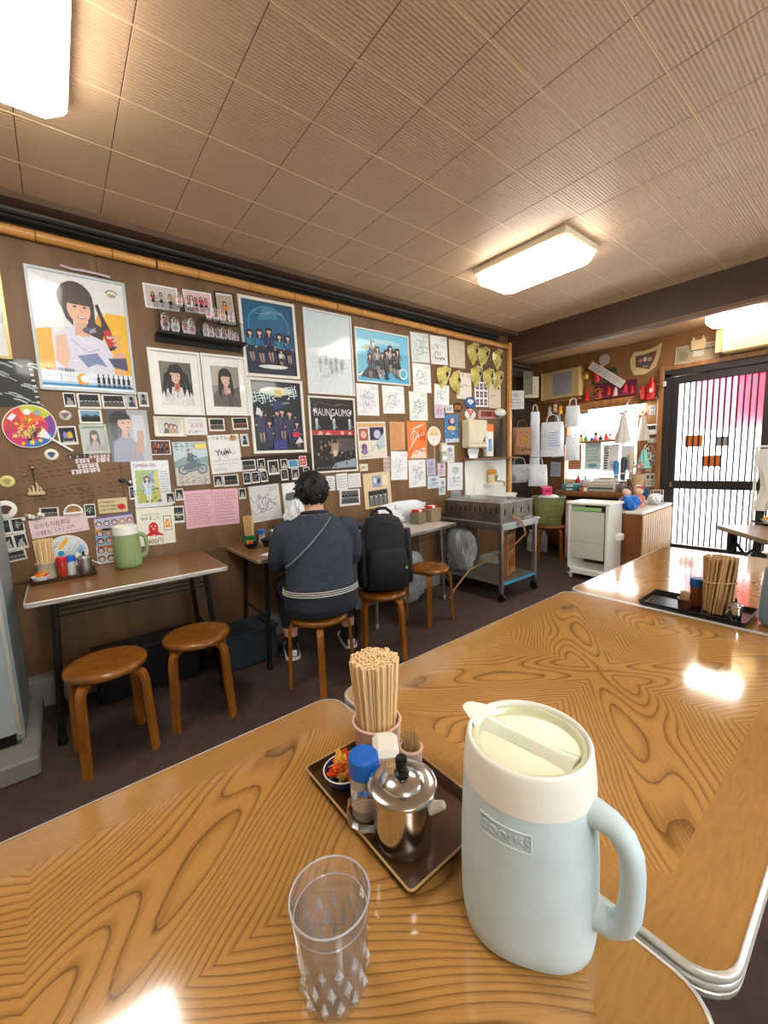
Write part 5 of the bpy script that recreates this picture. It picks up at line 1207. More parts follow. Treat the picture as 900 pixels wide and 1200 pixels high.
t = thing('key_holder', 'white arch-shaped key holder above the pink paper strip', 'key holder', (.053, WALL_Y, 1.062))
obj('arch_frame', MB().tube([(.042 * cos(a), -.008, .048 * sin(a)) for a in [pi * k / 12 for k in range(13)]], .006, 8).tube([(-.046, -.008, 0), (.046, -.008, 0)], .007, 8), WHITE, t)
obj('arch_back', MB().prism([(.04 * cos(a), .046 * sin(a)) for a in [pi * k / 12 for k in range(13)]], -.005, 0), M('arch_wood', (170, 124, 84), .5, var=.2), t)
t = thing('key_charms', 'cluster of pale little charms hanging over the four photos', 'charms', (-.128, WALL_Y, 1.06))
for k in range(7): obj('charm', MB().ball((-.04 + .014 * k, -.010, -.006 + .012 * ((k * 3) % 4) / 2), (.010, .008, .013), 9, 6), [M('charm_ivory', (220, 214, 196), .4), M('charm_grey', (150, 146, 138), .4), WHITE][k % 3], t)
c = Canvas(.262, .103, (234, 206, 208), .0015, 145); c.text('店のもの会員証', .38, .68, .030, (60, 50, 60), rot=2, fit=.62); c.text('小銭も', .20, .26, .030, (60, 50, 60), fit=.26); c.text('以外', .68, .36, .022, (60, 50, 60)); c.circ(.48, .33, .075, (90, 80, 90)); c.circ(.48, .33, .067, (234, 206, 208)); c.text('A', .48, .33, .024, (60, 50, 60)); c.lines(.58, .05, .95, .2, 1, (80, 70, 80), .0018)
hang(c, 'paper_strip', 'pink paper strip with handwriting above the chopstick cup', 'notice', -.016, .998, 4)
G4 = 'black and white photos at the left end of the wall'
for k, (x, z, w_, h_, md, rt) in enumerate(((-.248, 1.020, .05, .084, 2, 3), (-.195, 1.022, .053, .084, 3, 3), (-.246, .931, .052, .084, 0, 5), (-.192, .935, .055, .086, 0, 6))):
    photo('black and white photo in the block of four next to the pink strip', x, z, w_, h_, rt, 150 + k, G4, mode=md)
photo('small wide photo under the block of four next to the chopstick cup', -.222, .858, .09, .058, 6, 156, mode=1)
def faces(c, rows, cols, seed, v0=.04, v1=.96):
    r = random.Random(seed)
    for a in range(rows):
        for b in range(cols):
            u = (b + .5) / cols; v = v0 + (v1 - v0) * (a + .5) / rows; q = .36 / cols; s_ = q * c.w / c.h
            c.ell(u, v, q * 1.15, s_ * 1.15, r.choice([(90, 60, 50), (40, 40, 60), (180, 120, 60), (60, 90, 110), (150, 60, 90)])); c.ell(u, v - s_ * .15, q * .75, s_ * .75, (244, 214, 196)); c.ell(u - q * .3, v - s_ * .15, q * .14, s_ * .2, (40, 30, 40), n=6); c.ell(u + q * .3, v - s_ * .15, q * .14, s_ * .2, (40, 30, 40), n=6)
for k, (x, z, w_, h_, rt, rows, cols, pc, lb) in enumerate(((.245, .987, .2, .087, 3, 1, 5, (196, 190, 216), 'wide strip of cartoon face stickers behind the green pitcher'), (.186, .902, .086, .1, 0, 2, 2, (150, 186, 214), 'blue sheet of cartoon face stickers left of the green pitcher'), (.183, .796, .092, .112, -1, 2, 2, (206, 214, 216), 'grey sheet of cartoon face stickers just above the wall table'))):
    c = Canvas(w_, h_, pc, .0015, 160 + k); faces(c, rows, cols, k); 
    if k == 0: c.rect(0, .88, 1, 1, (110, 90, 140))
    if k == 1: c.rect(0, .86, .4, 1, (240, 170, 50))
    if k == 2: c.rect(.05, .88, .9, .98, (196, 90, 50))
    hang(c, 'sticker_sheet', lb, 'sticker sheet', x, z, rt)
G5 = 'small black and white photos around the garden magazine page'
photo('small black and white photo overlapping the left edge of the garden page', .366, 1.155, .052, .082, 0, 165, G5, mode=3)
hang(P_inst(.05, .072, 166), 'instant_photo', 'small dark portrait overlapping the right edge of the garden page', 'photo', .566, 1.105, 0, gap=.0025, group=G5)
photo('small dark portrait between the garden page and the pink letter', .623, 1.123, .05, .078, 0, 167, G5)
c = P_inst(.066, .113, 168, mode=3); c.rect(.05, .47, .95, .53, (226, 224, 220)); hang(c, 'instant_photo', 'double photo strip between the octopus notice and the pink letter', 'photo', .607, .992, -1)
t = thing('key_ring', 'black and white key ring charm beside the garden page', 'key ring', (.330, WALL_Y, 1.225))
obj('charm_body', MB().ball((.018, -.012, -.004), (.012, .01, .017), 10, 6).ball((-.02, -.01, .012), (.02, .008, .014), 10, 6), M('charm_black', (40, 42, 60), .3), t); obj('charm_face', MB().ball((.02, -.019, 0), (.008, .006, .011), 9, 6), WHITE, t)
# handwriting on the panel itself
for k, (x, z, w_, h_, n) in enumerate(((-.03, 1.30, .24, .10, 4), (.02, 1.18, .20, .07, 3), (.29, 1.29, .12, .05, 2), (.30, 1.20, .12, .08, 3), (.15, 1.17, .11, .06, 3), (-.18, 1.15, .14, .08, 2), (-.06, 1.37, .10, .04, 1), (.14, 1.12, .12, .03, 1))):
    rr_ = random.Random(900 + k); m = MB()
    for q in range(n):
        u = 0
        while u < w_:
            kk = rr_.randint(3, 6); pts = [(x - w_ / 2 + u + j * .006, WALL_Y - .0012, z + h_ * (.5 - (q + .5) / n) + .006 * rr_.uniform(-1, 1) + u * .15) for j in range(kk)]
            m.bar(pts, .0026, .0016, (0, 0, 1)) if False else m.tube(pts, .0015, 4)
            u += kk * .006 + .01
    obj('handwriting', m, M('ink_brown', (78, 52, 32), .8, var=0), bpy.data.objects['wall_left'], smooth=False)
# ---------------------------------------------------------------- right half of the photo wall
c = Canvas(.425, .62, (222, 232, 234), .005, 200); c.rect(0, .5, 1, 1, (212, 228, 234)); c.poly([(0, .48), (1, .60), (1, .66), (0, .54)], (238, 243, 244))
for q in range(5): c.person(.28 + .12 * q, .27 + .03 * (q % 2), .17, hair=(150, 160, 170), top=(186, 196, 204), bottom=(190, 200, 208), skin=(214, 214, 214)); 
for q in range(4): c.sign(.3 + .15 * q, .2 + .04 * q, .2, .1, (150, 160, 176), .0016)
framed(c, 'framed_poster', 'tall white faded poster with faint small figures', 'poster', 1.846, 2.172, .8, .448, FWHITE, .647, .014, .012)
c = Canvas(.592, .425, (110, 190, 220), .005, 201); c.rect(0, .0, 1, .18, (90, 176, 212)); c.poly([(0, .1), (.3, .06), (.5, .1), (.4, .2), (.1, .18)], (226, 232, 230)); c.poly([(.0, .55), (.5, .75), (1, .6), (1, 1), (0, 1)], (130, 204, 230)); c.ell(.55, .82, .3, .05, (176, 222, 236)); c.poly([(.05, .08), (.42, .05), (.38, .2), (.2, .3)], (60, 70, 80))
for u, v in ((.2, .3), (.72, .35)):
    c.stroke([(u, .15), (u + .01, v), (u, .62)], .010, (120, 110, 70))
    for q in range(7): a = radians(20 + q * 24); c.stroke([(u, .62), (u + .06 * cos(a), .62 + .10 * sin(a)), (u + .11 * cos(a), .62 + .09 * sin(a))], .010, (110, 140, 70))
for k in range(8): c.person(.24 + .075 * k, .06 + .05 * ((k * 3) % 4), .5 + .06 * ((k * 5) % 3), top=[(60, 66, 74), (96, 100, 104), (190, 190, 186)][k % 3], bottom=(50, 54, 64), wd=1.2)
c.ell(.86, .2, .09, .12, (190, 220, 230)); c.ell(.86, .2, .06, .08, (90, 170, 206))
framed(c, 'framed_poster', 'white framed sky-blue beach poster with palms and a crowd', 'poster', 2.408, 2.208, .8, .616, FWHITE, .450, .014, .012)
board('autograph board full of slanting blue-grey signatures under the beach poster', 2.217, 1.831, 1, 202, n=7, col=(90, 100, 130), wd=.002)
board('autograph board full of fine signatures under the beach poster, right of another', 2.513, 1.848, 2, 203, .262, .250, n=6, col=(80, 90, 120), wd=.002)
# black framed concert poster
c = Canvas(.408, .578, (40, 36, 36), .005, 204); c.rect(0, .62, 1, 1, (34, 28, 30)); c.sign(.5, .93, .8, .05, (120, 90, 70), .004)
c.text('HAUNGAUMG', .5, .82, .085, (226, 226, 226), fit=.86); c.poly([(.04, .84), (.12, .88), (.12, .80)], (226, 226, 226)); c.poly([(.88, .82), (.97, .86), (.95, .79)], (226, 226, 226)); c.poly([(.42, .78), (.50, .78), (.46, .70)], (210, 210, 210))
c.rect(.0, .50, 1, .57, (190, 60, 60)); 
for q in range(10): u = c.r.random(); c.rect(u, .505, u + .07, .505 + .05 * c.r.random(), (230, 190, 180))
for u in (.12, .52, .9): c.rect(u - .03, .58, u + .03, .70, (150, 180, 200)); c.ell(u, .71, .03, .025, (226, 214, 200)); c.stroke([(u - .04, .68), (u + .08, .60)], .004, (190, 200, 206))
c.poly([(.6, .46), (1, .44), (1, .28), (.55, .26)], (86, 84, 84)); c.poly([(.5, .1), (1, .16), (1, .03), (.4, .02)], (150, 170, 180))
for q in range(34): u, v = c.r.random(), .04 + .4 * c.r.random(); c.ell(u, v, .03, .022, c.r.choice([(120, 96, 78), (86, 74, 64), (160, 136, 110), (96, 92, 88)]), n=7)
c.ell(.5, .3, .09, .09, (170, 150, 126)); c.ell(.5, .24, .05, .05, (214, 196, 180)); c.stroke([(.40, .34), (.46, .44)], .008, (170, 140, 110)); c.stroke([(.6, .32), (.56, .44)], .008, (170, 140, 110))
c.lines(.06, .02, .6, .06, 1, (200, 200, 200), .002)
framed(c, 'framed_poster', 'white framed black concert poster with a red band across it', 'poster', 1.843, 1.521, .4, .446, FWHITE, .617, .014, .014)
# autograph boards by the corner
board('pale green autograph board next to the beach poster', 2.869, 2.358, 3, 205, paper=(220, 230, 226), n=3)
board('autograph board with large black letters between the pale green and the blank board', 3.130, 2.368, 3, 206, n=2, extra=lambda c: c.text('tuya', .5, .2, .05, (30, 30, 40), fit=.6))
board('beige blank-looking board next to the yellow-green ornaments', 3.404, 2.365, 2, 207, paper=(222, 208, 184), col=(200, 184, 156), n=2)
board('white autograph board with loose strokes under the pale green board', 2.884, 2.075, 2, 208, n=4)
board('autograph board with a round green scribble above the orange poster', 2.828, 1.805, 1, 209, paper=(226, 234, 230), col=(60, 80, 80), n=5)
board('narrow autograph board under the hanging yellow-green ornament', 3.159, 1.925, -2, 210, .217, .223, n=4, col=(90, 70, 80))
board('autograph board with a printed date beside the grid of portraits', 3.505, 2.052, 1, 211, paper=(234, 230, 218), n=1, extra=lambda c: c.text('3.27', .35, .9, .045, (40, 40, 44)))
c = Canvas(.235, .273, WH, .003, 212)
for a in range(3):
    for b in range(3): u = .2 + .3 * b; v = .18 + .31 * a; c.rect(u - .1, v - .11, u + .1, v + .12, (110, 100, 116)); c.ell(u, v + .02, .06, .07, (50, 40, 46)); c.ell(u, v, .04, .05, SKIN); c.rect(u - .06, v - .11, u + .06, v - .05, (60, 56, 80))
hang(c, 'portrait_sheet', 'white sheet with a grid of nine portraits', 'photo sheet', 3.796, 1.984, 2)
board('cream autograph board next to the corner post', 4.040, 1.978, 1, 213, .225, .27, paper=(226, 214, 190), n=1, extra=lambda c: c.ell(.8, .86, .08, .08, (70, 60, 80)))
# folded yellow-green ornaments
YG = M('ornament_green', (206, 194, 112), .4, var=.35, scale=30, coat=.3); YD = M('ornament_spot', (56, 50, 26), .5)
ORL = ['in the upper row beside the blank beige board', 'in the middle of the upper row', 'at the top of the corner post', 'in the lower row above the dated board', 'in the lower row above the nine portraits', 'in the lower row beside the corner post', 'hanging over the narrow autograph board', 'tilted, left of the dated board']
def ornament(x, z, rot, k, gap=.0):
    t = thing('fish_ornament', 'yellow-green folded paper ornament ' + ORL[k], 'ornament', (x, WALL_Y - .002 - gap, z), (0, -radians(rot), 0), 'yellow-green folded ornaments')
    m = MB(); s_ = .120
    ol = [(-.7, .55), (.2, .9), (.9, .8), (.75, .2), (.35, -.6), (-.05, -1.05), (-.4, -.6), (-.7, -.1)]
    rg = [[(a * s_ * f, -d, b * s_ * f) for a, b in ol] for f, d in ((1, 0), (1, .004), (.72, .03), (.35, .045), (.02, .05))]
    m.loft(rg); obj('ornament_body', m, YG, t, angle=20)
    obj('eye', MB().ball((.02, -.046, .02), (.022, .010, .024), 10, 6), YD, t)
    f = MB()
    for q in range(4): f.tube([(-.06 + .02 * q, -.034, -.06 + .02 * q), (0 + .014 * q, -.046, -.04 + .03 * q), (.05, -.034, .02 + .02 * q)], .003, 5)
    obj('folds', f, M('ornament_line', (120, 112, 46), .5), t)
    obj('edge_strip', MB().bar([(.2 * s_, -.006, .92 * s_), (.9 * s_, -.006, .82 * s_), (.76 * s_, -.006, .2 * s_), (.36 * s_, -.006, -.6 * s_)], .012, .003, (0, 1, 0)), WHITEP, t)
for k, (x, z, r_) in enumerate(((3.65, 2.403, 6), (3.822, 2.395, -8), (4.085, 2.395, 4), (3.69, 2.168, 0), (3.90, 2.163, 2), (4.072, 2.160, -6), (3.165, 2.115, -6), (3.36, 2.065, 25))): ornament(x, z, r_, k, .007 if k > 2 else 0)
# stickers and packets
def disc(label, x, z, rx, rz_, base, draw, seed, gap=0.0):
    shp = [(rx * cos(a), rz_ * sin(a)) for a in [2 * pi * k / 24 for k in range(24)]]
    c = Canvas(2 * rx, 2 * rz_, base, .004, seed, shape=shp); draw(c); hang(c, 'emblem_sticker', label, 'sticker', x, z, gap=gap)
disc('round black sticker with orange lettering', 3.394, 1.821, .072, .05, (34, 26, 22), lambda c: (c.text('虎魂', .5, .5, .06, (236, 150, 40), fit=.7)), 220)
disc('blue and white shield-shaped sticker above the red one', 3.60, 1.880, .095, .062, (50, 90, 140), lambda c: (c.poly([(.2, .6), (.5, .3), (.8, .62), (.6, .8), (.4, .8)], (220, 230, 240)), c.sign(.5, .7, .5, .2, (240, 240, 250), .006)), 221, .006)
disc('white sticker with a red triangular letter', 3.602, 1.757, .09, .058, (230, 226, 224), lambda c: (c.poly([(.15, .9), (.85, .9), (.5, .3)], (206, 40, 44)), c.text('W', .5, .7, .05, (250, 230, 230)), c.lines(.25, .1, .75, .3, 1, (60, 60, 60), .004)), 222)
c = Canvas(.30, .092, (196, 150, 140), .004, 223); c.rect(.15, .2, .8, .85, (90, 30, 30)); c.text('焼たこ', .47, .5, .05, (230, 80, 60), fit=.5); c.rect(.84, .1, .96, .9, (220, 60, 50)); hang(c, 'food_label', 'dark red food label above the towel dispenser', 'label', 3.891, 1.768, 2)
c = Canvas(.14, .136, (196, 190, 206), .008, 224); c.ell(.5, .5, .3, .36, (206, 170, 190)); c.sign(.5, .5, .5, .5, (120, 100, 140), .003); hang(c, 'trading_card', 'lilac card at the left of the HP card', 'card', 3.104, 1.768, 2, gap=.008)
c = Canvas(.12, .082, (214, 214, 210), .003, 225); c.text('HP', .5, .5, .06, (50, 44, 54), fit=.6); hang(c, 'small_card', 'small white card with two dark letters', 'card', 3.258, 1.798, 2, gap=.008)
c = Canvas(.215, .285, (70, 130, 180), .01, 226); c.ell(.5, .75, .3, .14, (50, 70, 120)); c.ell(.55, .78, .16, .1, (226, 200, 190)); c.ell(.5, .52, .3, .08, (236, 190, 50)); c.rect(0, 0, 1, .14, (190, 210, 220))
for q in range(22): c.ell(c.r.random() * .9 + .05, .06 + .84 * c.r.random(), .05, .03, c.r.choice([(120, 170, 206), (40, 90, 150), (200, 220, 230), (60, 120, 170)]), n=8)
hang(c, 'snack_packet', 'bright blue printed packet beside the towel dispenser', 'packet', 3.292, 1.598, 2, mat=GLOSS)
c = Canvas(.262, .358, (232, 126, 60), .002, 227); c.poly([(.05, .2), (.5, .55), (.6, .75), (.2, .4)], (240, 200, 170)); c.poly([(.1, .75), (.6, .9), (.9, .95), (.6, .84)], (246, 220, 200)); c.rect(.6, .5, .95, .75, (216, 90, 30)); c.poly([(.1, .0), (.95, .0), (.9, .3), (.3, .22)], (244, 214, 190)); c.sign(.5, .2, .7, .2, (230, 110, 40), .008); c.sign(.5, .65, .7, .3, (250, 236, 224), .006)
hang(c, 'poster', 'bright orange and white poster under the autograph boards', 'poster', 2.800, 1.481, 0)
c = Canvas(.182, .262, (222, 164, 108), .002, 228); c.lines(.08, .05, .92, .95, 13, (150, 90, 50), .003); hang(c, 'notice', 'tan handwritten notice left of the orange poster', 'notice', 2.545, 1.518, 0)
c = Canvas(.32, .325, (232, 224, 208), .002, 229); c.rect(.02, .86, .98, .96, (214, 176, 120)); c.rect(.05, .5, .36, .82, (170, 96, 80)); c.rect(.42, .5, .92, .85, (52, 50, 88)); c.ell(.68, .66, .12, .12, (200, 200, 220)); c.poly([(.6, .4), (.92, .7), (.92, .3), (.7, .2)], (190, 206, 220)); c.ell(.2, .32, .1, .1, (110, 90, 140)); c.ell(.2, .2, .12, .08, (150, 120, 170)); c.sign(.68, .3, .4, .2, (90, 100, 120), .003); c.lines(.05, .03, .5, .1, 1, (80, 80, 90), .003); c.ell(.2, .66, .1, .1, (220, 180, 160))
hang(c, 'clipping', 'cream magazine clipping with four pictures beside the concert poster', 'clipping', 2.248, 1.479, 2)
c = Canvas(.09, .063, (226, 220, 196), .001, 230); c.sign(.5, .5, .6, .5, (70, 70, 60), .004); hang(c, 'sticky_note', 'small cream sticky note under the four-picture clipping', 'note', 2.140, 1.240, 1)
c = Canvas(.077, .132, (214, 200, 206), .001, 231); faces(c, 3, 2, 3); hang(c, 'sticker_sheet', 'little sticker sheet between the clipping and the white sheets', 'sticker sheet', 2.404, 1.264, -1)
board('white sheet of faint handwriting under the tan notice', 2.556, 1.240, -2, 232, .208, .271, n=5, col=(130, 140, 156), wd=.002)
board('white sheet of dense scribbles under the orange poster', 2.787, 1.155, 0, 233, .228, .271, n=8, col=(110, 116, 130), wd=.002)
c = Canvas(.31, .32, (224, 202, 164), .003, 234); c.rect(.32, .58, .66, .92, (150, 166, 190)); c.rect(.14, .06, .86, .5, (60, 60, 60))
for q in range(4): u = .25 + .17 * q; c.ell(u, .36, .06, .07, (180, 178, 170)); c.rect(u - .07, .08, u + .07, .29, (120, 120, 118)); c.ell(u, .40, .065, .045, (24, 24, 24))
c.ell(.42, .78, .06, .08, (220, 224, 230)); c.ell(.56, .76, .06, .08, (70, 80, 100)); c.rect(.7, .62, .9, .9, (236, 224, 196))
hang(c, 'collage_sheet', 'tan sheet with a blue photo above a black and white group photo', 'photo sheet', 2.285, 1.029, 3)
for k, (x, z, w_, h_, rt, lb) in enumerate(((1.790, 1.122, .086, .123, -1, 'small white note directly under the concert poster, nearest the person'), (1.904, 1.128, .113, .141, 2, 'white note with a few lines under the middle of the concert poster'), (2.034, 1.131, .133, .122, 1, 'white note left of the tan collage sheet'))):
    c = Canvas(w_, h_, (230, 232, 232), .001, 240 + k); c.lines(.1, .1, .9, .9, 5, (120, 120, 130), .002); hang(c, 'note', lb, 'note', x, z, rt)
c = P_inst(.212, .142, 245, mode=1, fg=(150, 150, 150), paper=(226, 226, 226), bg=(90, 90, 92)); hang(c, 'photo_print', 'black and white band photo above the backpack', 'photo', 1.978, .986, -1)
for k, (x, z, w_, h_, rt, col, lb) in enumerate(((3.260, 1.338, .148, .178, -1, (226, 228, 226), 'white price card under the bright blue packet'), (2.981, 1.208, .126, .166, 1, (190, 186, 214), 'lilac card right of the dense scribbled sheet'), (3.343, 1.096, .242, .294, -2, (232, 236, 238), 'white scribbled sheet next to the wash basin'), (3.133, 1.177, .118, .137, -1, (230, 214, 218), 'pinkish card between the lilac card and the sheet by the basin'), (3.012, 1.055, .17, .125, 0, (206, 226, 232), 'pale blue card under the lilac card'), (3.139, 1.002, .096, .178, -3, (220, 232, 230), 'pale green card under the pinkish card'), (3.353, .905, .165, .085, -3, (150, 154, 160), 'grey photo card low beside the wash basin'))):
    c = Canvas(w_, h_, col, .002, 250 + k); c.lines(.1, .1, .9, .5, 3, (110, 116, 130), .0024); c.ell(.5, .72, .24, .14, (170, 150, 190) if k != 2 else (190, 200, 206)); c.sign(.5, .4, .6, .4, (100, 110, 130), .003); hang(c, 'info_card', lb, 'card', x, z, rt)
# face-shaped fan on a stick
def fanC(c):
    c.poly([(.1, .5), (.9, .5), (.8, .86), (.5, .97), (.2, .86)], (238, 206, 150)); c.stroke([(.25, .66), (.42, .6)], .007, (90, 90, 100)); c.stroke([(.58, .6), (.75, .66)], .007, (90, 90, 100)); c.stroke([(.4, .34), (.6, .32)], .006, (200, 160, 120))
uchiwa('white and orange fan on a thin stick right of the orange poster', 3.03, 1.52, .095, .095, 0, 0, .20, fanC, (236, 230, 222), 260, hw=.006)
# pump bottles / small things hung beside the fan
for k, (x, z, col, lb) in enumerate(((3.146, 1.400, M('hang_cream', (214, 206, 186), .5), 'small cream tin hung right of the orange poster'), (3.146, 1.297, M('hang_sage', (176, 186, 176), .5), 'small sage box hung under the cream tin'))):
    t = thing('hung_box', lb, 'box', (x, WALL_Y, z)); obj('box_body', MB().box((0, -.02, 0), (.085, .04, .10), b=.006), col, t); obj('box_label', MB().box((0, -.0405, 0), (.06, .001, .04)), WHITEP, t)
# towel dispenser
t = thing('towel_dispenser', 'cream box-shaped paper towel dispenser with towels hanging out', 'dispenser', (3.60, WALL_Y, 1.54))
obj('cover', MB().box((0, -.06, 0), (.30, .12, .30), b=.014), CREAM, t)
obj('seam', MB().box((0, -.121, -.10), (.28, .003, .006)), M('seam_tan', (180, 168, 140), .5), t)
obj('key_slot', MB().prism([(.06, -.09), (.10, -.085), (.11, -.02)], -.1225, -.12), M('slot_dark', (60, 64, 74), .5), t)
rgs = []
for k in range(6): z = -.14 - .024 * k; rgs.append([(-.10 + .006 * sin(k * 2), -.055 + .01 * sin(k), z), (0, -.075 + .008 * cos(k * 2), z), (.07 + .01 * sin(k), -.05, z), (.0, -.035, z)])
obj('towel', MB().loft(rgs), M('towel_white', (226, 232, 238), .7, var=.1, scale=20), t, angle=20)
t = thing('towel_packet', 'orange and white tall packet standing beside the towel dispenser', 'packet', (3.86, WALL_Y - .04, 1.30))
obj('packet_body', MB().box((0, 0, .17), (.12, .07, .36), b=.01), M('packet_white', (228, 226, 220), .4, var=.1, scale=12), t); obj('packet_band', MB().box((0, 0, .31), (.122, .072, .09), b=.008), ORANGE, t); obj('packet_print', MB().box((-.01, -.0355, .12), (.06, .002, .14)), M('print_blue', (120, 170, 214), .5), t)
t = thing('apron', 'dark apron hanging beside the corner post', 'apron', (4.11, WALL_Y - .02, 1.30))
rg = []
for k in range(7):
    z = .42 - .07 * k; wd = .03 + .012 * k
    rg.append([(-wd + .01 * sin(k), -.015, z), (-wd * .3, -.05 - .006 * (k % 2), z), (wd * .4, -.035, z), (wd, -.015, z), (0, .005, z)])
obj('cloth', MB().loft(rg), M('apron_dark', (58, 54, 46), .8, var=.25), t, angle=25); obj('strap', MB().tube([(0, -.01, .40), (-.014, -.004, .425), (.0, .012, .435)], .006, 6), WHITEP, t)
obj('towel', MB().ball((4.08, WALL_Y - .046, 1.790), (.10, .045, .046), 14, 8), M('folded_towel', (234, 232, 224), .8, var=.06, bump=.4, bscale=60), label='rolled white towel above the dark apron', cat='towel')
# narrow shelf under the dispenser and the wash basin
obj('wall_shelf', MB().box((3.86, WALL_Y - .08, 1.272), (.80, .16, .018), b=.003), DARKW, label='brown shelf board between towel dispenser and wash basin', cat='shelf', smooth=False)
t = thing('wash_basin', 'white wall basin with a tall splashback and a tap', 'basin', (3.86, WALL_Y, .72))
obj('splashback', MB().box((0, -.012, .29), (.74, .024, .50), b=.006), M('basin_white', (236, 236, 228), .2, var=.03, coat=.3), t)
obj('bowl', MB().loft([[(x, y, z) for x, y in rrect(-.26 * k, -.36 * k + (-.0), .26 * k, -.02, .06 * k, 4)] for k, z in ((.7, -.08), (.9, -.03), (1, .06), (1.04, .08), (.92, .08), (.8, 0))]), M('basin_white', (236, 236, 228), .2), t, angle=50)
obj('tap', MB().tube([(.17, -.02, .27), (.17, -.10, .28), (.17, -.13, .27), (.17, -.135, .23)], .011, 8).tube([(.12, -.03, .30), (.22, -.03, .30)], .01, 8).ball((.23, -.03, .30), .018, 10, 6).ball((.11, -.03, .30), .018, 10, 6), STEEL, t)
obj('soap_ledge', MB().box((.015, -.085, .262), (.18, .13, .016), b=.004), WHITE, t)
obj('pipe', MB().tube([(-.22, -.03, .06), (-.22, -.03, .30), (-.17, -.03, .34)], .012, 8), WHITE, t)
t = thing('soap_bottle', 'clear soap pump bottle with orange soap and a green label', 'bottle', (3.875, WALL_Y - .085, .99))
obj('bottle_body', MB().lathe([(.001, 0), (.05, 0), (.055, .01), (.052, .13), (.03, .16), (.014, .17), (.014, .19), (.001, .19)], 20, cap=False), M('soap_clear', (220, 196, 160), .1, var=.1), t); obj('label_band', MB().box((0, -.054, .06), (.055, .004, .07)), M('label_green', (96, 124, 70), .5, var=.1), t); obj('soap_top', MB().lathe([(.053, .10), (.054, .13), (.032, .16), (.03, .16)], 20, cap=False), M('soap_amber', (206, 140, 70), .2), t); obj('pump', MB().tube([(0, 0, .19), (0, 0, .225), (-.03, -.01, .225)], .006, 6), WHITE, t)
# ---------------------------------------------------------------- seated person seen from behind
def remesh(mb, voxel, smooth_it=6):
    me = mb.mesh('body', [], False)
    o = bpy.data.objects.new('body_source', me); COL.objects.link(o)
    r = o.modifiers.new('r', 'REMESH'); r.mode = 'VOXEL'; r.voxel_size = voxel; r.use_smooth_shade = True
    s = o.modifiers.new('s', 'SMOOTH'); s.factor = .5; s.iterations = smooth_it
    dg = bpy.context.evaluated_depsgraph_get()
    out = bpy.data.meshes.new_from_object(o.evaluated_get(dg))
    bpy.data.objects.remove(o); bpy.data.meshes.remove(me)
    out.polygons.foreach_set('use_smooth', [True] * len(out.polygons))
    return out
TOR = [(.445, .175, .135, .00), (.46, .20, .155, .0), (.50, .212, .165, -.005), (.56, .208, .158, -.008), (.62, .196, .145, -.008), (.70, .192, .135, .0), (.78, .198, .130, .012), (.86, .206, .122, .03), (.92, .200, .108, .045), (.96, .165, .09, .055), (.99, .11, .075, .065), (1.01, .075, .065, .072)]
def torso_at(z):
    for a, b in zip(TOR, TOR[1:]):
        if a[0] <= z <= b[0]:
            f = (z - a[0]) / (b[0] - a[0]); return [a[i] * (1 - f) + b[i] * f for i in range(1, 4)]
    return TOR[-1][1:]
def ring_at(z, k=1.0, n=28, add=0.0):
    w_, d, yc = torso_at(z)
    return [((w_ * k + add) * cos(2 * pi * j / n), yc + (d * k + add) * sin(2 * pi * j / n), z) for j in range(n)]
pb = MB()
pb.loft([ring_at(t_[0]) for t_ in TOR])
pb.tube([(0, .075, .97), (0, .085, 1.03), (0, .095, 1.09)], [.062, .055, .056], 14)           # neck
pb.ball((0, .105, 1.135), (.079, .098, .108), 20, 14)                                       # head
pb.ball((0, .150, 1.085), (.052, .05, .05), 12, 8)                                          # jaw
pb.ball((0, .205, 1.125), (.013, .016, .022), 8, 6)                                         # nose
pb.ball((0, .196, 1.083), (.024, .010, .008), 8, 6)                                         # mouth
for s_ in (-1, 1):
    pb.ball((s_ * .080, .095, 1.125), (.012, .020, .032), 8, 8)                             # ear
    pb.ball((s_ * .030, .188, 1.14), (.016, .01, .009), 8, 6)                               # brow and eye
    pb.tube([(s_ * .13, .04, .945), (s_ * .178, .045, .918), (s_ * .205, .06, .85), (s_ * .222, .09, .76), (s_ * .226, .12, .715), (s_ * .215, .20, .752), (s_ * .18, .29, .772), (s_ * .16, .33, .766)], [.05, .066, .063, .057, .052, .047, .038, .031], 14)
    # hand: palm, four fingers, thumb from the side of the palm
    pb.ball((s_ * .145, .372, .755), (.040, .046, .019), 12, 8)
    for k, (dx, ln) in enumerate(((-.028, .055), (-.010, .066), (.009, .063), (.027, .050))):
        x = s_ * (.145 + dx); pb.tube([(x, .40, .758), (x, .40 + ln * .55, .762), (x, .40 + ln * .9, .752), (x, .40 + ln * 1.1, .743)], [.0105, .0095, .009, .008], 8)
    pb.tube([(s_ * .110, .355, .754), (s_ * .086, .378, .753), (s_ * .076, .402, .747)], [.0125, .0105, .009], 8)
LEG = {-1: [(-.10, .05, .545), (-.135, .22, .53), (-.16, .415, .505), (-.165, .45, .44), (-.158, .44, .30), (-.152, .43, .17), (-.15, .425, .085)],
       1: [(.10, .05, .545), (.145, .22, .53), (.195, .425, .505), (.215, .46, .44), (.235, .455, .30), (.246, .45, .17), (.25, .445, .085)]}
for s_ in (-1, 1):
    pb.tube(LEG[s_], [.098, .088, .072, .066, .06, .046, .038], 14)
    a = LEG[s_][-1]; pb.tube([(a[0], a[1] - .035, .052), (a[0], a[1] + .03, .055), (a[0], a[1] + .12, .04), (a[0], a[1] + .18, .034)], [.034, .040, .036, .026], 12)
bme = remesh(pb, .0075)
SWEAT = M('sweater_navy', (48, 58, 70), .9, var=.18, scale=40, bump=.35, bscale=260)
TROU = M('trousers_navy', (36, 42, 54), .85, var=.15, scale=20, bump=.2, bscale=200)
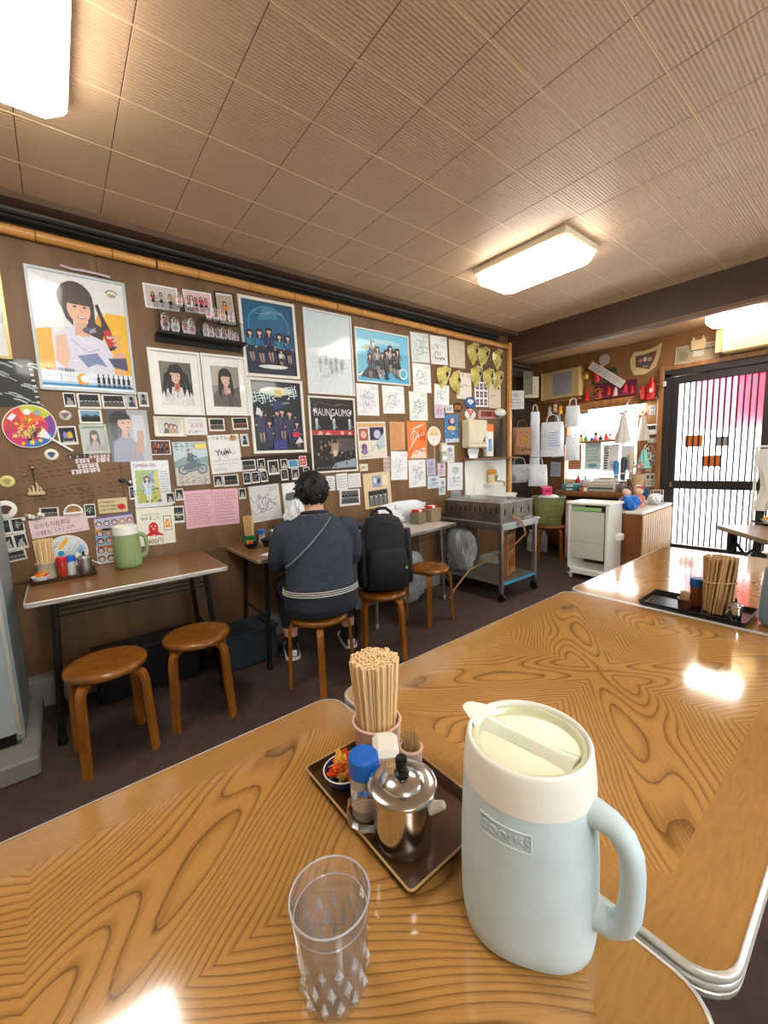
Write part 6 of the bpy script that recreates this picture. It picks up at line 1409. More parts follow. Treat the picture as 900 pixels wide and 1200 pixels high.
SKINM = M('skin', (222, 170, 146), .5, var=.05)
SOCK = M('sock_black', (24, 24, 28), .9)
for m_ in (SWEAT, TROU, SKINM, SOCK): bme.materials.append(m_)
for p in bme.polygons:
    x, y, z = p.center
    r = sqrt(x * x + (y - .08) ** 2)
    if z > 1.005 and r < .2: k = 2
    elif y > .335 and z > .70 and abs(x) < .26: k = 2
    elif y > .28 and z < .62 or z < .44: k = 1 if z > .215 else (2 if z > .15 else 3)
    elif z < .575: k = 1
    else: k = 0
    p.material_index = k
pr = thing('person', 'person in a dark navy sweater sitting on a stool, seen from behind', 'person', (1.115, 2.02, .003), (0, 0, radians(-20)))
put('body', bme, pr)
# sweater hem with stripes
hm = MB(); hm.loft([ring_at(z, 1.0, 36, a) for z, a in ((.578, .004), (.580, .010), (.615, .012), (.618, .004))], cap=False)
obj('hem', hm, TROU, pr, angle=60)
for k in range(3):
    z = .585 + .011 * k
    obj('hem_stripe', MB().loft([ring_at(z - .0025, 1, 36, .0105), ring_at(z - .0025, 1, 36, .0135), ring_at(z + .0025, 1, 36, .0140), ring_at(z + .0025, 1, 36, .0110)], cap=False), M('stripe_grey', (196, 194, 188), .8), pr, angle=60)
obj('collar', MB().tube([(.072 * cos(2 * pi * j / 28), .074 + .064 * sin(2 * pi * j / 28), 1.008 - .012 * sin(2 * pi * j / 28)) for j in range(28)], .012, 8, closed=True), TROU, pr)
# cross-body strap over the back
pts = []
for k in range(15):
    f = k / 14; x = .075 - .265 * f; z = .985 - .245 * f
    w_, d, yc = torso_at(z); q = max(0.0, 1 - (x / (w_ + .012)) ** 2)
    pts.append((x, yc - (d + .012) * sqrt(q), z))
obj('strap', MB().tube(pts, .0045, 6), M('strap_grey', (120, 124, 126), .6), pr)
# shoes
for s_ in (-1, 1):
    a = LEG[s_][-1]; m = MB(); rg = []
    for y, wd, h in ((-.062, .028, .055), (-.045, .038, .075), (0, .042, .085), (.06, .045, .068), (.12, .047, .052), (.175, .038, .040), (.20, .02, .028)):
        rg.append([(a[0] - wd, a[1] + y, .012), (a[0] + wd, a[1] + y, .012), (a[0] + wd * .95, a[1] + y, h * .6), (a[0] + wd * .45, a[1] + y, h), (a[0] - wd * .45, a[1] + y, h), (a[0] - wd * .95, a[1] + y, h * .6)])
    m.loft(rg); sh = obj('shoe', m, M('shoe_black', (28, 28, 32), .6, var=.1), pr, angle=60)
    sl = MB(); sl.loft([[(a[0] + x_ * 1.0, a[1] + .07 + y_, z) for x_, y_ in rrect(-.05, -.14, .05, .14, .045, 4)] for z in (0, .022)]); obj('sole', sl, WHITE, sh, angle=50)
    obj('heel_patch', MB().box((a[0], a[1] - .062, .048), (.05, .012, .04), b=.005), WHITE, sh)
# hair
hb = MB(); n, mm = 40, 22; rn = random.Random(5); rows = []
for i in range(mm + 1):
    th = pi * i / mm; row = []
    for j in range(n):
        ph = 2 * pi * j / n
        k = 1 + .035 * sin(7 * ph + 3 * th) + .03 * sin(13 * ph - 5 * th) + .02 * rn.uniform(-1, 1)
        row.append((.094 * k * sin(th) * cos(ph), .100 + .113 * k * sin(th) * sin(ph), 1.142 + .105 * k * cos(th)))
    rows.append(row)
vs = [q for r in rows for q in r]; fs = []
for i in range(mm):
    for j in range(n):
        f = (i * n + j, i * n + (j + 1) % n, (i + 1) * n + (j + 1) % n, (i + 1) * n + j)
        cx = sum(vs[q][0] for q in f) / 4; cy = sum(vs[q][1] for q in f) / 4; cz = sum(vs[q][2] for q in f) / 4
        if cy > .165 and cz < 1.185: continue
        if cz < 1.060 + .012 * sin(9 * j) * .5: continue
        if cy > .09 and cz < 1.115: continue
        fs.append(f)
hb.add(vs, fs)
for k in range(150):
    a = rn.uniform(0, 2 * pi); e = rn.uniform(.1, 2.0)
    b = Vector((.090 * sin(e) * cos(a), .100 + .109 * sin(e) * sin(a), 1.142 + .101 * cos(e)))
    if b.y > .17 and b.z < 1.19: continue
    d = (b - Vector((0, .1, 1.15))).normalized() + Vector((rn.uniform(-.7, .7), rn.uniform(-.7, .7), rn.uniform(-.9, .3)))
    hb.tube([b - d * .008, b + d * .008, b + d * .013 + Vector((0, 0, -.008))], [.010, .007, .001], 5)
obj('hair', hb, M('hair_black', (22, 19, 19), .55, var=.2, scale=60, bump=.5, bscale=240, stretch=(1, 1, .25)), pr, angle=60)

# ---------------------------------------------------------------- backpack on its stool
bp = thing('backpack', 'black backpack standing on a stool beside the person', 'backpack', (1.648, 2.10, .442), (radians(-2), 0, radians(-24)))
def sec(z, w_, d, yc, n=32, p=3.0):
    out = []
    for j in range(n):
        a = 2 * pi * j / n; k = (abs(cos(a)) ** p + abs(sin(a)) ** p) ** (-1 / p); out.append((w_ * k * cos(a), yc + d * k * sin(a), z))
    return out
obj('main_body', MB().loft([sec(z, w_, d, 0) for z, w_, d in ((0, .135, .085), (.012, .155, .105), (.06, .167, .112), (.2, .167, .110), (.33, .160, .102), (.42, .138, .092), (.475, .11, .075), (.50, .06, .045), (.505, .02, .02))]), BLKCLOTH, bp, angle=60)
obj('front_pocket', MB().loft([sec(z, w_, d, -.104) for z, w_, d in ((.03, .12, .012), (.04, .135, .03), (.2, .135, .034), (.26, .12, .028), (.285, .09, .012))]), BLKCLOTH, bp, angle=60)
obj('side_panel', MB().loft([sec(z, .028, w_, -.02, 18, 2.2) for z, w_ in ((.04, .05), (.06, .075), (.22, .08), (.36, .06), (.40, .03))], mat=Matrix.Translation((-.155, 0, 0))), BLKCLOTH, bp, angle=60)
obj('side_panel', MB().loft([sec(z, .028, w_, -.02, 18, 2.2) for z, w_ in ((.04, .05), (.06, .075), (.22, .08), (.36, .06), (.40, .03))], mat=Matrix.Translation((.155, 0, 0))), BLKCLOTH, bp, angle=60)
obj('zip', MB().tube([(.138 * cos(pi * k / 16), -.068 - .015 * sin(pi * k / 16), .28 + .18 * sin(pi * k / 16)) for k in range(17)], .005, 6), M('zip_black', (40, 42, 48), .4, .3), bp)
obj('carry_loop', MB().tube([(-.075, .02, .47), (-.06, .02, .515), (-.02, .015, .54), (.03, .015, .54), (.065, .02, .513), (.08, .02, .465)], .011, 8), BLKCLOTH, bp)
for s_ in (-1, 1): obj('shoulder_strap', MB().bar([(s_ * .07, .070, .45), (s_ * .09, .112, .38), (s_ * .10, .124, .22), (s_ * .115, .112, .08), (s_ * .13, .085, .03)], .05, .014, (1, 0, 0)), BLKCLOTH, bp, angle=60)
obj('logo_tab', MB().box((.115, -.136, .16), (.012, .006, .014), b=.001), M('tab_yellow', (186, 190, 90), .5), bp)
obj('crate', MB().box((0, 0, .13), (.36, .24, .22), b=.01).box((0, 0, .245), (.38, .26, .012)), M('crate_blue', (40, 56, 66), .5, var=.1), label='dark blue plastic crate on the floor beside the seated person', cat='crate', loc=(.865, 2.655, -.019), rot=(0, 0, .05))

# ---------------------------------------------------------------- grill and its cart
ct = thing('grill_cart', 'steel cart on casters under the slotted grill box', 'cart', (3.24, 2.47, 0))
L_, W_ = .56, .72
for sx in (-1, 1):
    for sy in (-1, 1):
        lg = obj('leg', MB().box((sx * (L_ / 2 - .016), sy * (W_ / 2 - .016), .385), (.032, .032, .61)), STEELR, ct, smooth=False)
        obj('caster', MB().cyl((sx * (L_ / 2 - .016) - .012, sy * (W_ / 2 - .016), .04), (sx * (L_ / 2 - .016) + .012, sy * (W_ / 2 - .016), .04), .04, n=16).box((sx * (L_ / 2 - .016), sy * (W_ / 2 - .016), .07), (.03, .03, .03)), BLACK, lg)
obj('cart_top', MB().box((0, 0, .70), (L_ + .04, W_ + .04, .02), b=.003).box((0, -W_ / 2, .675), (L_, .02, .05)).box((-L_ / 2, 0, .675), (.02, W_, .05)), STEELR, ct, smooth=False)
obj('lower_shelf', MB().box((0, 0, .16), (L_, W_, .02), b=.003), STEELR, ct, smooth=False)
obj('shelf_edge', MB().box((.0, -W_ / 2 - .004, .165), (L_ - .05, .012, .02)), M('edge_turquoise', (50, 160, 196), .4), ct, smooth=False)
gr = thing('grill', 'long stainless grill box with rows of slots on the cart', 'grill', (3.235, 2.47, .711))
gm = MB(); GX, GY, GH, th = .50, .66, .175, .006
gm.box((-GX / 2, 0, GH / 2), (th, GY, GH)).box((GX / 2, 0, GH / 2), (th, GY, GH)).box((0, -GY / 2, GH / 2), (GX, th, GH)).box((0, GY / 2, GH / 2), (GX, th, GH)).box((0, 0, .012), (GX, GY, .01))
obj('grill_body', gm, STEELD, gr, smooth=False)
obj('grill_top', MB().box((0, 0, GH), (GX + .02, GY + .02, .006)).box((-.05, 0, GH + .006), (.2, GY - .1, .006)), STEELR, gr, smooth=False)
SLOT = M('slot_black', (14, 13, 12), .8)
sm1 = MB().box((0, 0, 0), (.003, .012, .05)).mesh('slot', SLOT, False); sm2 = MB().box((0, 0, 0), (.018, .003, .05)).mesh('slot', SLOT, False)
for k in range(11): put('slot', sm1, gr, (-GX / 2 - .0032, -.29 + .058 * k, .105))
for k in range(4): put('slot', sm2, gr, (-.19 + .125 * k, -GY / 2 - .0032, .09))
hd = MB()
for y in (-.2, .2): hd.tube([(-.06, y - .05, GH + .008), (-.06, y - .05, GH + .03), (-.06, y + .05, GH + .03), (-.06, y + .05, GH + .008)], .005, 6)
obj('handle', hd, STEELR, gr)
obj('tongs', MB().tube([(0, 0, 0), (.10, .02, .012), (.2, .0, .006)], .006, 6).tube([(0, .01, 0), (.10, .035, .012), (.2, .012, .006)], .006, 6), STEEL, label='steel tongs lying along the edge of the grill cart', cat='tongs', loc=(3.27, 2.096, .717), rot=(0, 0, -.02))
obj('gas_hose', MB().tube([(3.165, 2.136, .748), (3.175, 2.105, .742), (3.20, 2.074, .715), (3.24, 2.074, .66), (3.30, 2.09, .58), (3.26, 2.15, .50), (3.1, 2.3, .36), (2.95, 2.45, .25), (2.78, 2.5, .08), (2.70, 2.48, .02)], .009, 8), M('hose_tan', (170, 130, 84), .5), label='tan gas hose dropping from the grill cart to the floor', cat='hose')
t = thing('wooden_rack', 'small wooden slatted rack standing on the lower cart shelf', 'rack', (3.22, 2.22, .171), (0, 0, radians(20)))
for x in (-.12, .12): obj('post', MB().box((x, 0, .21), (.03, .06, .42), b=.003), WOODM, t)
for z in (.05, .22, .38): obj('slat', MB().box((0, 0, z), (.24, .05, .05), b=.003), WOODM, t)
def sack(name, label, cat, loc, r, seed, mat, amp=.25, n=44, m=26, flat=True, rot=0, squash=0.0):
    rr = random.Random(seed); ph = [rr.uniform(0, 6.28) for _ in range(12)]; mb = MB(); rings = []
    for i in range(m + 1):
        th = pi * i / m; ring = []
        for j in range(n):
            a = 2 * pi * j / n
            k = 1 + amp * (.4 * sin(3 * a + ph[0] + 2 * th) + .3 * sin(5 * a + ph[1] - 3 * th) + .25 * sin(9 * a + ph[2] + 5 * th) + .2 * sin(14 * a + ph[3] - 7 * th + 2 * sin(3 * th)) + .16 * sin(19 * a + 11 * th + ph[4]) * sin(8 * th + ph[5]) + .12 * rr.uniform(-1, 1))
            sn = max(.02, sin(th)) ** .7
            z = r[2] * (1 - cos(th)); ring.append((r[0] * k * sn * cos(a), r[1] * k * sn * sin(a), z if not flat else max(0, z - squash)))
        rings.append(ring)
    mb.loft(rings)
    return obj(name, mb, mat, angle=22, label=label, cat=cat, loc=loc, rot=(0, 0, rot))
CLEARB = M('clear_bag', (200, 206, 208), .15, var=.2, scale=12, bump=.6, bscale=18, trans=.25)
sack('plastic_bag', 'large crinkled clear plastic bag on the lower cart shelf', 'plastic bag', (3.08, 2.68, .171), (.10, .17, .22), 1, CLEARB, .2)
sack('plastic_bag', 'crinkled clear plastic bag on the floor under the pale table', 'plastic bag', (2.40, 2.70, 0), (.17, .085, .24), 2, CLEARB, .22)
sack('plastic_bag', 'white carrier bag standing behind the seated person', 'plastic bag', (1.40, 2.80, WT), (.10, .07, .15), 3, BAGP, .3)
# heap on the pale table
sack('plastic_bag', 'heap of white plastic bags against the wall on the pale table', 'plastic bag', (2.50, 2.865, .716), (.26, .05, .10), 4, BAGP, .42)
sack('cloth_bundle', 'dark wrapped bundle on the pale table', 'bundle', (2.08, 2.78, .716), (.13, .07, .055), 5, M('bundle_dark', (66, 74, 86), .6, var=.3, scale=20), .3)
for k, (x, y, dx, dy, dz, col, lb) in enumerate(((2.52, 2.69, .12, .10, .10, (120, 116, 92), 'olive box beside the grill on the pale table'), (2.70, 2.70, .16, .12, .12, (150, 128, 100), 'brown box with red and white packets beside the grill'))):
    t = thing('carton', lb, 'box', (x, y, .716 + (.004 if k == 0 else 0)), (0, 0, .2))
    obj('carton_body', MB().box((0, 0, dz / 2), (dx, dy, dz), b=.005), M('carton_%d' % k, col, .7, var=.1), t)
    for q in range(3): obj('carton_packet', MB().box((-.04 + .04 * q, 0, dz + .012), (.036, .07, .03), b=.008), RED if q != 1 else WHITEP, t)
obj('white_tub', MB().loft([[(x, y, z) for x, y in rrect(-.17 * k, -.11 * k, .17 * k, .11 * k, .03, 3)] for k, z in ((.9, 0), (1, .06), (1.05, .065), (1.05, .08), (.95, .085))]), WHITE, label='white lidded tub behind the grill box', cat='tub', loc=(3.80, 2.72, .8008), rot=(0, 0, .1))

# ---------------------------------------------------------------- white board trolley
t = thing('trolley', 'white wheeled trolley with a beige board on its front', 'trolley', (4.10, 1.905, 0))
W2, D2, H2 = .41, .30, .80
for y in (-W2 / 2 + .02, W2 / 2 - .02): obj('side_panel', MB().box((D2 / 2, y, .42), (D2, .035, .75), b=.005), WHITE, t, smooth=False)
obj('top_board', MB().box((D2 / 2, 0, H2 - .012), (D2 + .02, W2 + .02, .024), b=.005), WHITE, t, smooth=False)
obj('bottom_board', MB().box((D2 / 2, 0, .085), (D2, W2, .06), b=.005), WHITE, t, smooth=False)
obj('front_board', MB().box((.0, .005, .47), (.012, W2 - .08, .48), b=.002), M('board_beige', (206, 200, 186), .5, var=.05), t, smooth=False)
obj('board_fold', MB().box((-.007, .005, .40), (.003, W2 - .082, .004)), M('fold_grey', (170, 164, 150), .6), t, smooth=False)
obj('green_strip', MB().box((-.008, .01, .735), (.006, W2 - .12, .035), b=.001), M('strip_green', (150, 196, 120), .5, var=.1), t, smooth=False)
obj('side_grip', MB().box((.20, -W2 / 2 - .02, .45), (.10, .05, .07), b=.01), WHITE, t)
for x in (.03, D2 - .03):
    for y in (-W2 / 2 + .03, W2 / 2 - .03): obj('caster', MB().cyl((x, y - .01, .025), (x, y + .01, .025), .025, n=14).box((x, y, .048), (.02, .02, .016)), M('caster_grey', (190, 190, 186), .5), t)
# small ribbed cabinet beside the door
t = thing('cabinet', 'low wooden cabinet with a ribbed side next to the door', 'cabinet', (4.905, 1.69, 0), (0, 0, radians(3)))
obj('carcass', MB().box((0, 0, .335), (.97, .26, .67)), M('cabinet_brown', (124, 72, 36), .4, var=.15), t, smooth=False)
obj('cabinet_top', MB().box((0, 0, .685), (.98, .29, .03), b=.008), M('cabinet_top_white', (226, 220, 208), .35, var=.04), t, smooth=False)
rb = MB().box((0, 0, 0), (.058, .02, .64), b=.008).mesh('rib', M('rib_pine', (218, 174, 128), .45, var=.12, scale=8), False)
for k in range(13): put('rib', rb, t, (-.453 + .0755 * k, -.139, .34))
# counter under the window
t = thing('counter', 'wooden counter top on a dark base under the window', 'counter', (5.23, 2.34, 0))
obj('counter_top', MB().box((0, .0, .805), (.42, .84, .03), b=.004), WOODM, t, smooth=False)
obj('counter_base', MB().box((.05, .0, .395), (.30, .80, .79)), M('counter_dark', (70, 48, 34), .6, var=.2), t, smooth=False)
obj('counter_rail', MB().box((-.205, 0, .775), (.012, .84, .03)), DARKW, t, smooth=False)
# ---------------------------------------------------------------- laundry basket on its stool
CZ = .8205
t = thing('laundry_basket', 'olive green lattice laundry basket standing on a stool', 'basket', (4.66, 2.64, .441))
OLV = M('basket_olive', (146, 152, 92), .5, var=.15)
m = MB(); nb = 30
for k in range(nb):
    a = 2 * pi * k / nb
    for s_ in (-1, 1):
        m.tube([((.135 + .05 * f) * cos(a + s_ * .5 * f), (.135 + .05 * f) * sin(a + s_ * .5 * f), .02 + .30 * f) for f in (0, .25, .5, .75, 1)], .005, 4)
obj('lattice', m, OLV, t, smooth=False)
obj('liner', MB().lathe([(.001, .004), (.125, .004), (.172, .31), (.168, .31), (.120, .01), (.001, .01)], 28, cap=False), M('liner_yellow', (190, 190, 130), .5, var=.15, scale=20), t)
obj('rim', MB().lathe([(.186, .315), (.196, .32), (.196, .34), (.186, .345), (.178, .335)], 30, cap=False).lathe([(.13, 0), (.142, 0), (.142, .03), (.13, .03)], 30, cap=False), M('basket_rim', (112, 122, 92), .5), t)
sack('plastic_bag', 'crumpled white plastic filling the top of the green basket', 'plastic bag', (4.66, 2.64, .668), (.138, .138, .07), 11, BAGP, .09)
t = thing('storage_box', 'bright pink plastic box on top of the green basket', 'box', (4.67, 2.68, .803), (0, 0, radians(38)))
obj('box_body', MB().box((0, 0, .045), (.20, .11, .085), b=.008), PINKB, t); obj('box_rim', MB().box((0, 0, .09), (.21, .12, .012), b=.004), M('pink_rim', (240, 84, 146), .4), t); obj('box_slot', MB().box((-.1005, 0, .05), (.002, .07, .03)), M('pink_dark', (170, 30, 84), .5), t)
# striped paper bag beside the basket
t = thing('paper_bag', 'pink and white striped paper bag beside the green basket', 'paper bag', (4.90, 2.46, 0), (0, 0, .2))
obj('bag_body', MB().box((0, 0, .36), (.05, .16, .72), b=.004), M('bag_pink', (226, 170, 180), .6), t, smooth=False)
for k in range(5): obj('stripe', MB().box((-.0255, -.06 + .03 * k, .5), (.001, .012, .42)), M('stripe_white', (240, 232, 232), .6), t, smooth=False)
for k, (x, y, r_, h_) in enumerate(((5.0, 2.9, .05, .3), (4.95, 3.05, .06, .26))):
    t = thing('water_bottle', ['clear bottle on the floor behind the stools', 'clear bottle on the floor in the recess'][k], 'bottle', (x, y, 0)); obj('bottle_body', MB().lathe([(.001, 0), (r_, 0), (r_, h_ * .7), (r_ * .4, h_ * .9), (r_ * .4, h_), (.001, h_)], 16, cap=False), CLEARB, t); obj('cap', MB().lathe([(.001, h_), (r_ * .45, h_), (r_ * .45, h_ + .02), (.001, h_ + .02)], 12, cap=False), WHITE, t)

# ---------------------------------------------------------------- things on the counter
t = thing('printer', 'flat grey printer on the counter with papers on top', 'printer', (5.18, 2.20, CZ))
obj('printer_body', MB().box((0, 0, .055), (.28, .32, .11), b=.012), M('printer_grey', (196, 192, 180), .4, var=.04), t); obj('paper_slot', MB().box((-.141, 0, .045), (.003, .28, .022)), M('slot_grey', (90, 88, 84), .5), t); obj('scan_lid', MB().box((.01, 0, .12), (.25, .30, .02), b=.006), M('printer_lid', (214, 210, 198), .35), t)
obj('paper_stack', MB().box((0, 0, .008), (.16, .24, .016)).box((.02, .03, .024), (.14, .2, .014), rz=.2), WHITEP, label='stack of papers on the grey printer', cat='papers', loc=(5.17, 2.20, CZ + .1305), smooth=False)
obj('folder', MB().box((0, 0, .004), (.08, .20, .006)), M('folder_yellow', (236, 190, 90), .5), label='yellow folder on the papers of the printer', cat='folder', loc=(5.12, 2.14, CZ + .162), smooth=False)
t = thing('pencil_cup', 'clear plastic cup left of the printer', 'cup', (5.14, 2.42, CZ)); obj('cup_body', MB().lathe([(.001, 0), (.045, 0), (.058, .15), (.054, .15), (.04, .005), (.001, .005)], 20, cap=False), M('milky_plastic', (214, 218, 216), .2), t)
for k in range(4): obj('pen', MB().cyl((-.02 + .012 * k, .01 * (k % 2), .012), (-.03 + .02 * k, .02 * (k % 2), .21), .004, n=6), [RED, BLUE, BLACK, WHITE][k], t)
for k, (z, col) in enumerate(((0, (46, 120, 126)), (.0445, (80, 150, 154)))):
    t = thing('file_box', ['dark teal flat box at the bottom of the pair on the counter', 'lighter teal flat box on top of the other on the counter'][k], 'box', (5.12, 2.58, CZ + z), (0, 0, .1 * k)); obj('box_body', MB().box((0, 0, .022), (.16, .20, .044), b=.003), M('teal_%d' % k, col, .4, var=.08), t, smooth=False); obj('box_label', MB().box((-.081, 0, .022), (.002, .08, .02)), WHITEP, t, smooth=False)
t = thing('wicker_tray', 'brown wicker tray between the cup and the printer', 'tray', (5.31, 2.455, CZ)); obj('tray_wall', MB().lathe([(.001, 0), (.07, 0), (.09, .09), (.084, .09), (.066, .008), (.001, .008)], 22, cap=False), M('wicker', (176, 124, 76), .6, var=.3, scale=40, bump=.5, bscale=90), t); obj('tray_rim', MB().tube([(.088 * cos(2 * pi * k / 22), .088 * sin(2 * pi * k / 22), .09) for k in range(22)], .006, 6, closed=True), WOODM, t)
t = thing('carton', 'small cream box with red lettering at the left end of the counter', 'box', (5.31, 2.685, CZ + .0)); obj('carton_body', MB().box((0, 0, .07), (.12, .14, .14), b=.005), M('carton_cream', (222, 206, 170), .6), t, smooth=False); obj('carton_print', MB().box((-.061, 0, .08), (.002, .08, .05)), M('print_tan', (196, 140, 80), .6), t, smooth=False)
t = thing('sauce_bottle', 'red squeeze bottle behind the teal boxes', 'bottle', (5.272, 2.582, CZ)); obj('bottle_body', MB().lathe([(.001, 0), (.035, 0), (.035, .12), (.02, .15), (.012, .18), (.001, .18)], 16, cap=False), RED, t); obj('nozzle', MB().lathe([(.012, .18), (.004, .22), (.001, .22)], 12, cap=False), M('red_tip', (230, 90, 90), .4), t)
for k, (x, y, h_, col, lb) in enumerate(((5.10, 1.975, .13, STEELR, 'steel canister beside the printer'), (5.26, 1.965, .15, M('canister_brown', (110, 70, 44), .4), 'brown canister behind the steel one'))):
    t = thing('canister', lb, 'canister', (x, y, CZ)); obj('canister_body', MB().lathe([(.001, 0), (.04, 0), (.042, .005), (.042, h_ - .02), (.001, h_ - .02)], 20, cap=False), col, t); obj('canister_lid', MB().lathe([(.001, h_ - .02), (.044, h_ - .02), (.044, h_), (.02, h_ + .006), (.001, h_ + .006)], 20, cap=False), M('tin_lid', (150, 140, 130), .3, .6), t)
# things on the ribbed cabinet
CB = .7005
sack('plastic_bag', 'bright blue knotted plastic bag on the ribbed cabinet', 'plastic bag', (4.53, 1.68, CB), (.085, .08, .075), 21, M('bag_blue', (30, 110, 206), .4, var=.25, scale=20), .25)
sack('cloth_bundle', 'white crumpled cloth on the ribbed cabinet near the door', 'cloth', (5.12, 1.655, CB), (.10, .06, .06), 22, BAGP, .25)
for k, (x, y, col, lb) in enumerate(((4.80, 1.70, (226, 150, 120), 'salmon pink doll on the ribbed cabinet'), (4.93, 1.755, (214, 190, 170), 'cream doll on the ribbed cabinet'), (4.68, 1.775, (206, 160, 140), 'small pink toy behind the blue bag'))):
    t = thing('doll', lb, 'doll', (x, y, CB)); cm = M('doll_%d' % k, col, .6, var=.1)
    obj('doll_body', MB().lathe([(.001, 0), (.05, 0), (.055, .03), (.04, .1), (.022, .135), (.001, .135)], 16, cap=False), cm, t); obj('doll_head', MB().ball((0, 0, .17), (.042, .042, .045), 14, 9), M('doll_skin', (240, 206, 180), .5), t); obj('doll_hair', MB().ball((.01, 0, .185), (.043, .044, .04), 12, 8), [M('doll_hair_red', (170, 60, 50), .6), WHITE, BLACK][k], t)
    for s_ in (-1, 1): obj('doll_arm', MB().tube([(0, s_ * .035, .11), (-.02, s_ * .06, .08), (-.035, s_ * .055, .06)], .011, 6), cm, t)
t = thing('gadget', 'small blue-backed gadget beside the white cloth on the cabinet', 'gadget', (5.24, 1.805, CB)); obj('gadget_base', MB().lathe([(.001, 0), (.04, 0), (.035, .02), (.012, .03), (.012, .08), (.001, .08)], 14, cap=False), WHITE, t); obj('gadget_head', MB().lathe([(.001, -.015), (.05, -.012), (.055, .0), (.05, .012), (.001, .015)], 20, cap=False, mat=Matrix.Translation((0, 0, .125)) @ Matrix.Rotation(pi / 2, 4, 'Y')), M('gadget_blue', (60, 110, 160), .4), t)
obj('wire_rack', MB().tube([(0, -.05, 0), (0, -.05, .14), (0, .05, .14), (0, .05, 0)], .005, 6).tube([(.08, -.05, 0), (.08, -.05, .14), (.08, .05, .14), (.08, .05, 0)], .005, 6).tube([(0, -.05, .08), (.08, -.05, .08)], .004, 6).tube([(0, .05, .08), (.08, .05, .08)], .004, 6), WHITE, label='little white wire rack at the door end of the cabinet', cat='rack', loc=(5.28, 1.70, CB))
# bunch of umbrellas / paper bags leaning in the corner right of the window
for k, (x, y, h_, col, lb) in enumerate(((5.352, 1.995, .45, (206, 190, 166), 'rolled beige paper standing at the right end of the counter'), (5.352, 2.08, .40, (70, 78, 96), 'dark rolled umbrella standing behind the canisters'), (5.352, 2.16, .36, (60, 140, 200), 'blue rolled plastic standing behind the canisters'))):
    t = thing('roll', lb, 'roll', (x, y, CZ), (0, radians(2), 0)); obj('roll_body', MB().lathe([(.001, 0), (.012, .005), (.028, h_ * .5), (.035, h_ * .9), (.02, h_), (.001, h_)], 14, cap=False), M('roll_%d' % k, col, .7, var=.2, scale=15), t); obj('roll_tie', MB().lathe([(.028, h_ * .5), (.032, h_ * .5), (.033, h_ * .54), (.029, h_ * .54)], 14, cap=False), WHITEP, t)

# ---------------------------------------------------------------- shelf, papers and lamp in the window
obj('window_shelf', MB().box((5.37, 2.45, 1.428), (.16, .80, .03), b=.004), WOODM, label='wooden shelf board across the window', cat='shelf', smooth=False)
rn = random.Random(77)
cols = [(230, 60, 60), (240, 240, 240), (250, 190, 60), (70, 150, 80), (60, 90, 190), (236, 150, 170), (40, 40, 46)]
for k in range(11):
    y = 2.72 - .062 * k; hh = rn.uniform(.06, .11); cc = cols[k % 7]
    t = thing('toy', 'tiny toy in the row on the window shelf', 'toy', (5.35 + rn.uniform(-.03, .03), y, 1.4435), (0, 0, rn.uniform(-1, 1)), 'toys on the window shelf')
    obj('toy_body', MB().lathe([(.001, 0), (.024, 0), (.028, hh * .3), (.016, hh * .6), (.001, hh * .62)], 12, cap=False), M('toy_%d' % (k % 7), cc, .5), t); obj('toy_head', MB().ball((0, 0, hh * .8), hh * .24, 10, 7), M('toyh_%d' % (k % 3), [(244, 220, 200), (240, 240, 236), (60, 50, 50)][k % 3], .5), t)
t = thing('carton', 'brown cardboard box at the left end of the window shelf', 'box', (5.35, 2.80, 1.4435)); obj('carton_body', MB().box((0, 0, .12), (.10, .085, .24), b=.003), M('cardboard', (170, 120, 84), .8, var=.1), t, smooth=False); obj('carton_tape', MB().box((-.0505, 0, .12), (.001, .03, .24)), M('tape_tan', (200, 160, 110), .4), t, smooth=False)
t = thing('wall_lamp', 'bright tube lamp mounted above the window', 'lamp', (BACK_X - .088, 2.19, 1.80))
obj('lamp_tube', MB().box((-.01, 0, -.02), (.07, .62, .06), b=.02), LAMPM, t); obj('lamp_back', MB().box((.02, 0, .02), (.05, .66, .03), b=.004), LAMPF, t, smooth=False)
def wsheet(label, y, z, w_, h_, paper, draw, gap, rot=0, name='paper_sheet', cat='paper'):
    c = Canvas(w_, h_, paper, .0015, int(abs(y * 1000 + z * 100))); draw(c); return hang(c, name, label, cat, y, z, rot, gap=gap, wall='back')
wsheet('orange-brown printed panel low in the window', 2.70, 1.24, .18, .33, (206, 130, 80), lambda c: (c.lines(.1, .05, .9, .95, 9, (240, 200, 160), .006)), .046, 0, 'menu_panel', 'panel')
wsheet('pale green menu sheet in the window', 2.466, 1.244, .21, .34, (206, 226, 216), lambda c: (c.lines(.1, .3, .9, .9, 5, (90, 110, 120), .004), c.ell(.5, .15, .3, .08, (120, 170, 190))), .046)
wsheet('white menu sheet with a column of dark letters in the window', 2.247, 1.217, .187, .33, (240, 240, 238), lambda c: (c.lines(.1, .08, .35, .92, 9, (60, 60, 60), .006), c.lines(.5, .1, .9, .4, 3, (140, 150, 160), .004)), .046)
wsheet('white sheet at the right end of the window', 2.05, 1.21, .14, .30, (236, 238, 240), lambda c: c.lines(.1, .1, .9, .6, 4, (150, 160, 170), .004), .046)
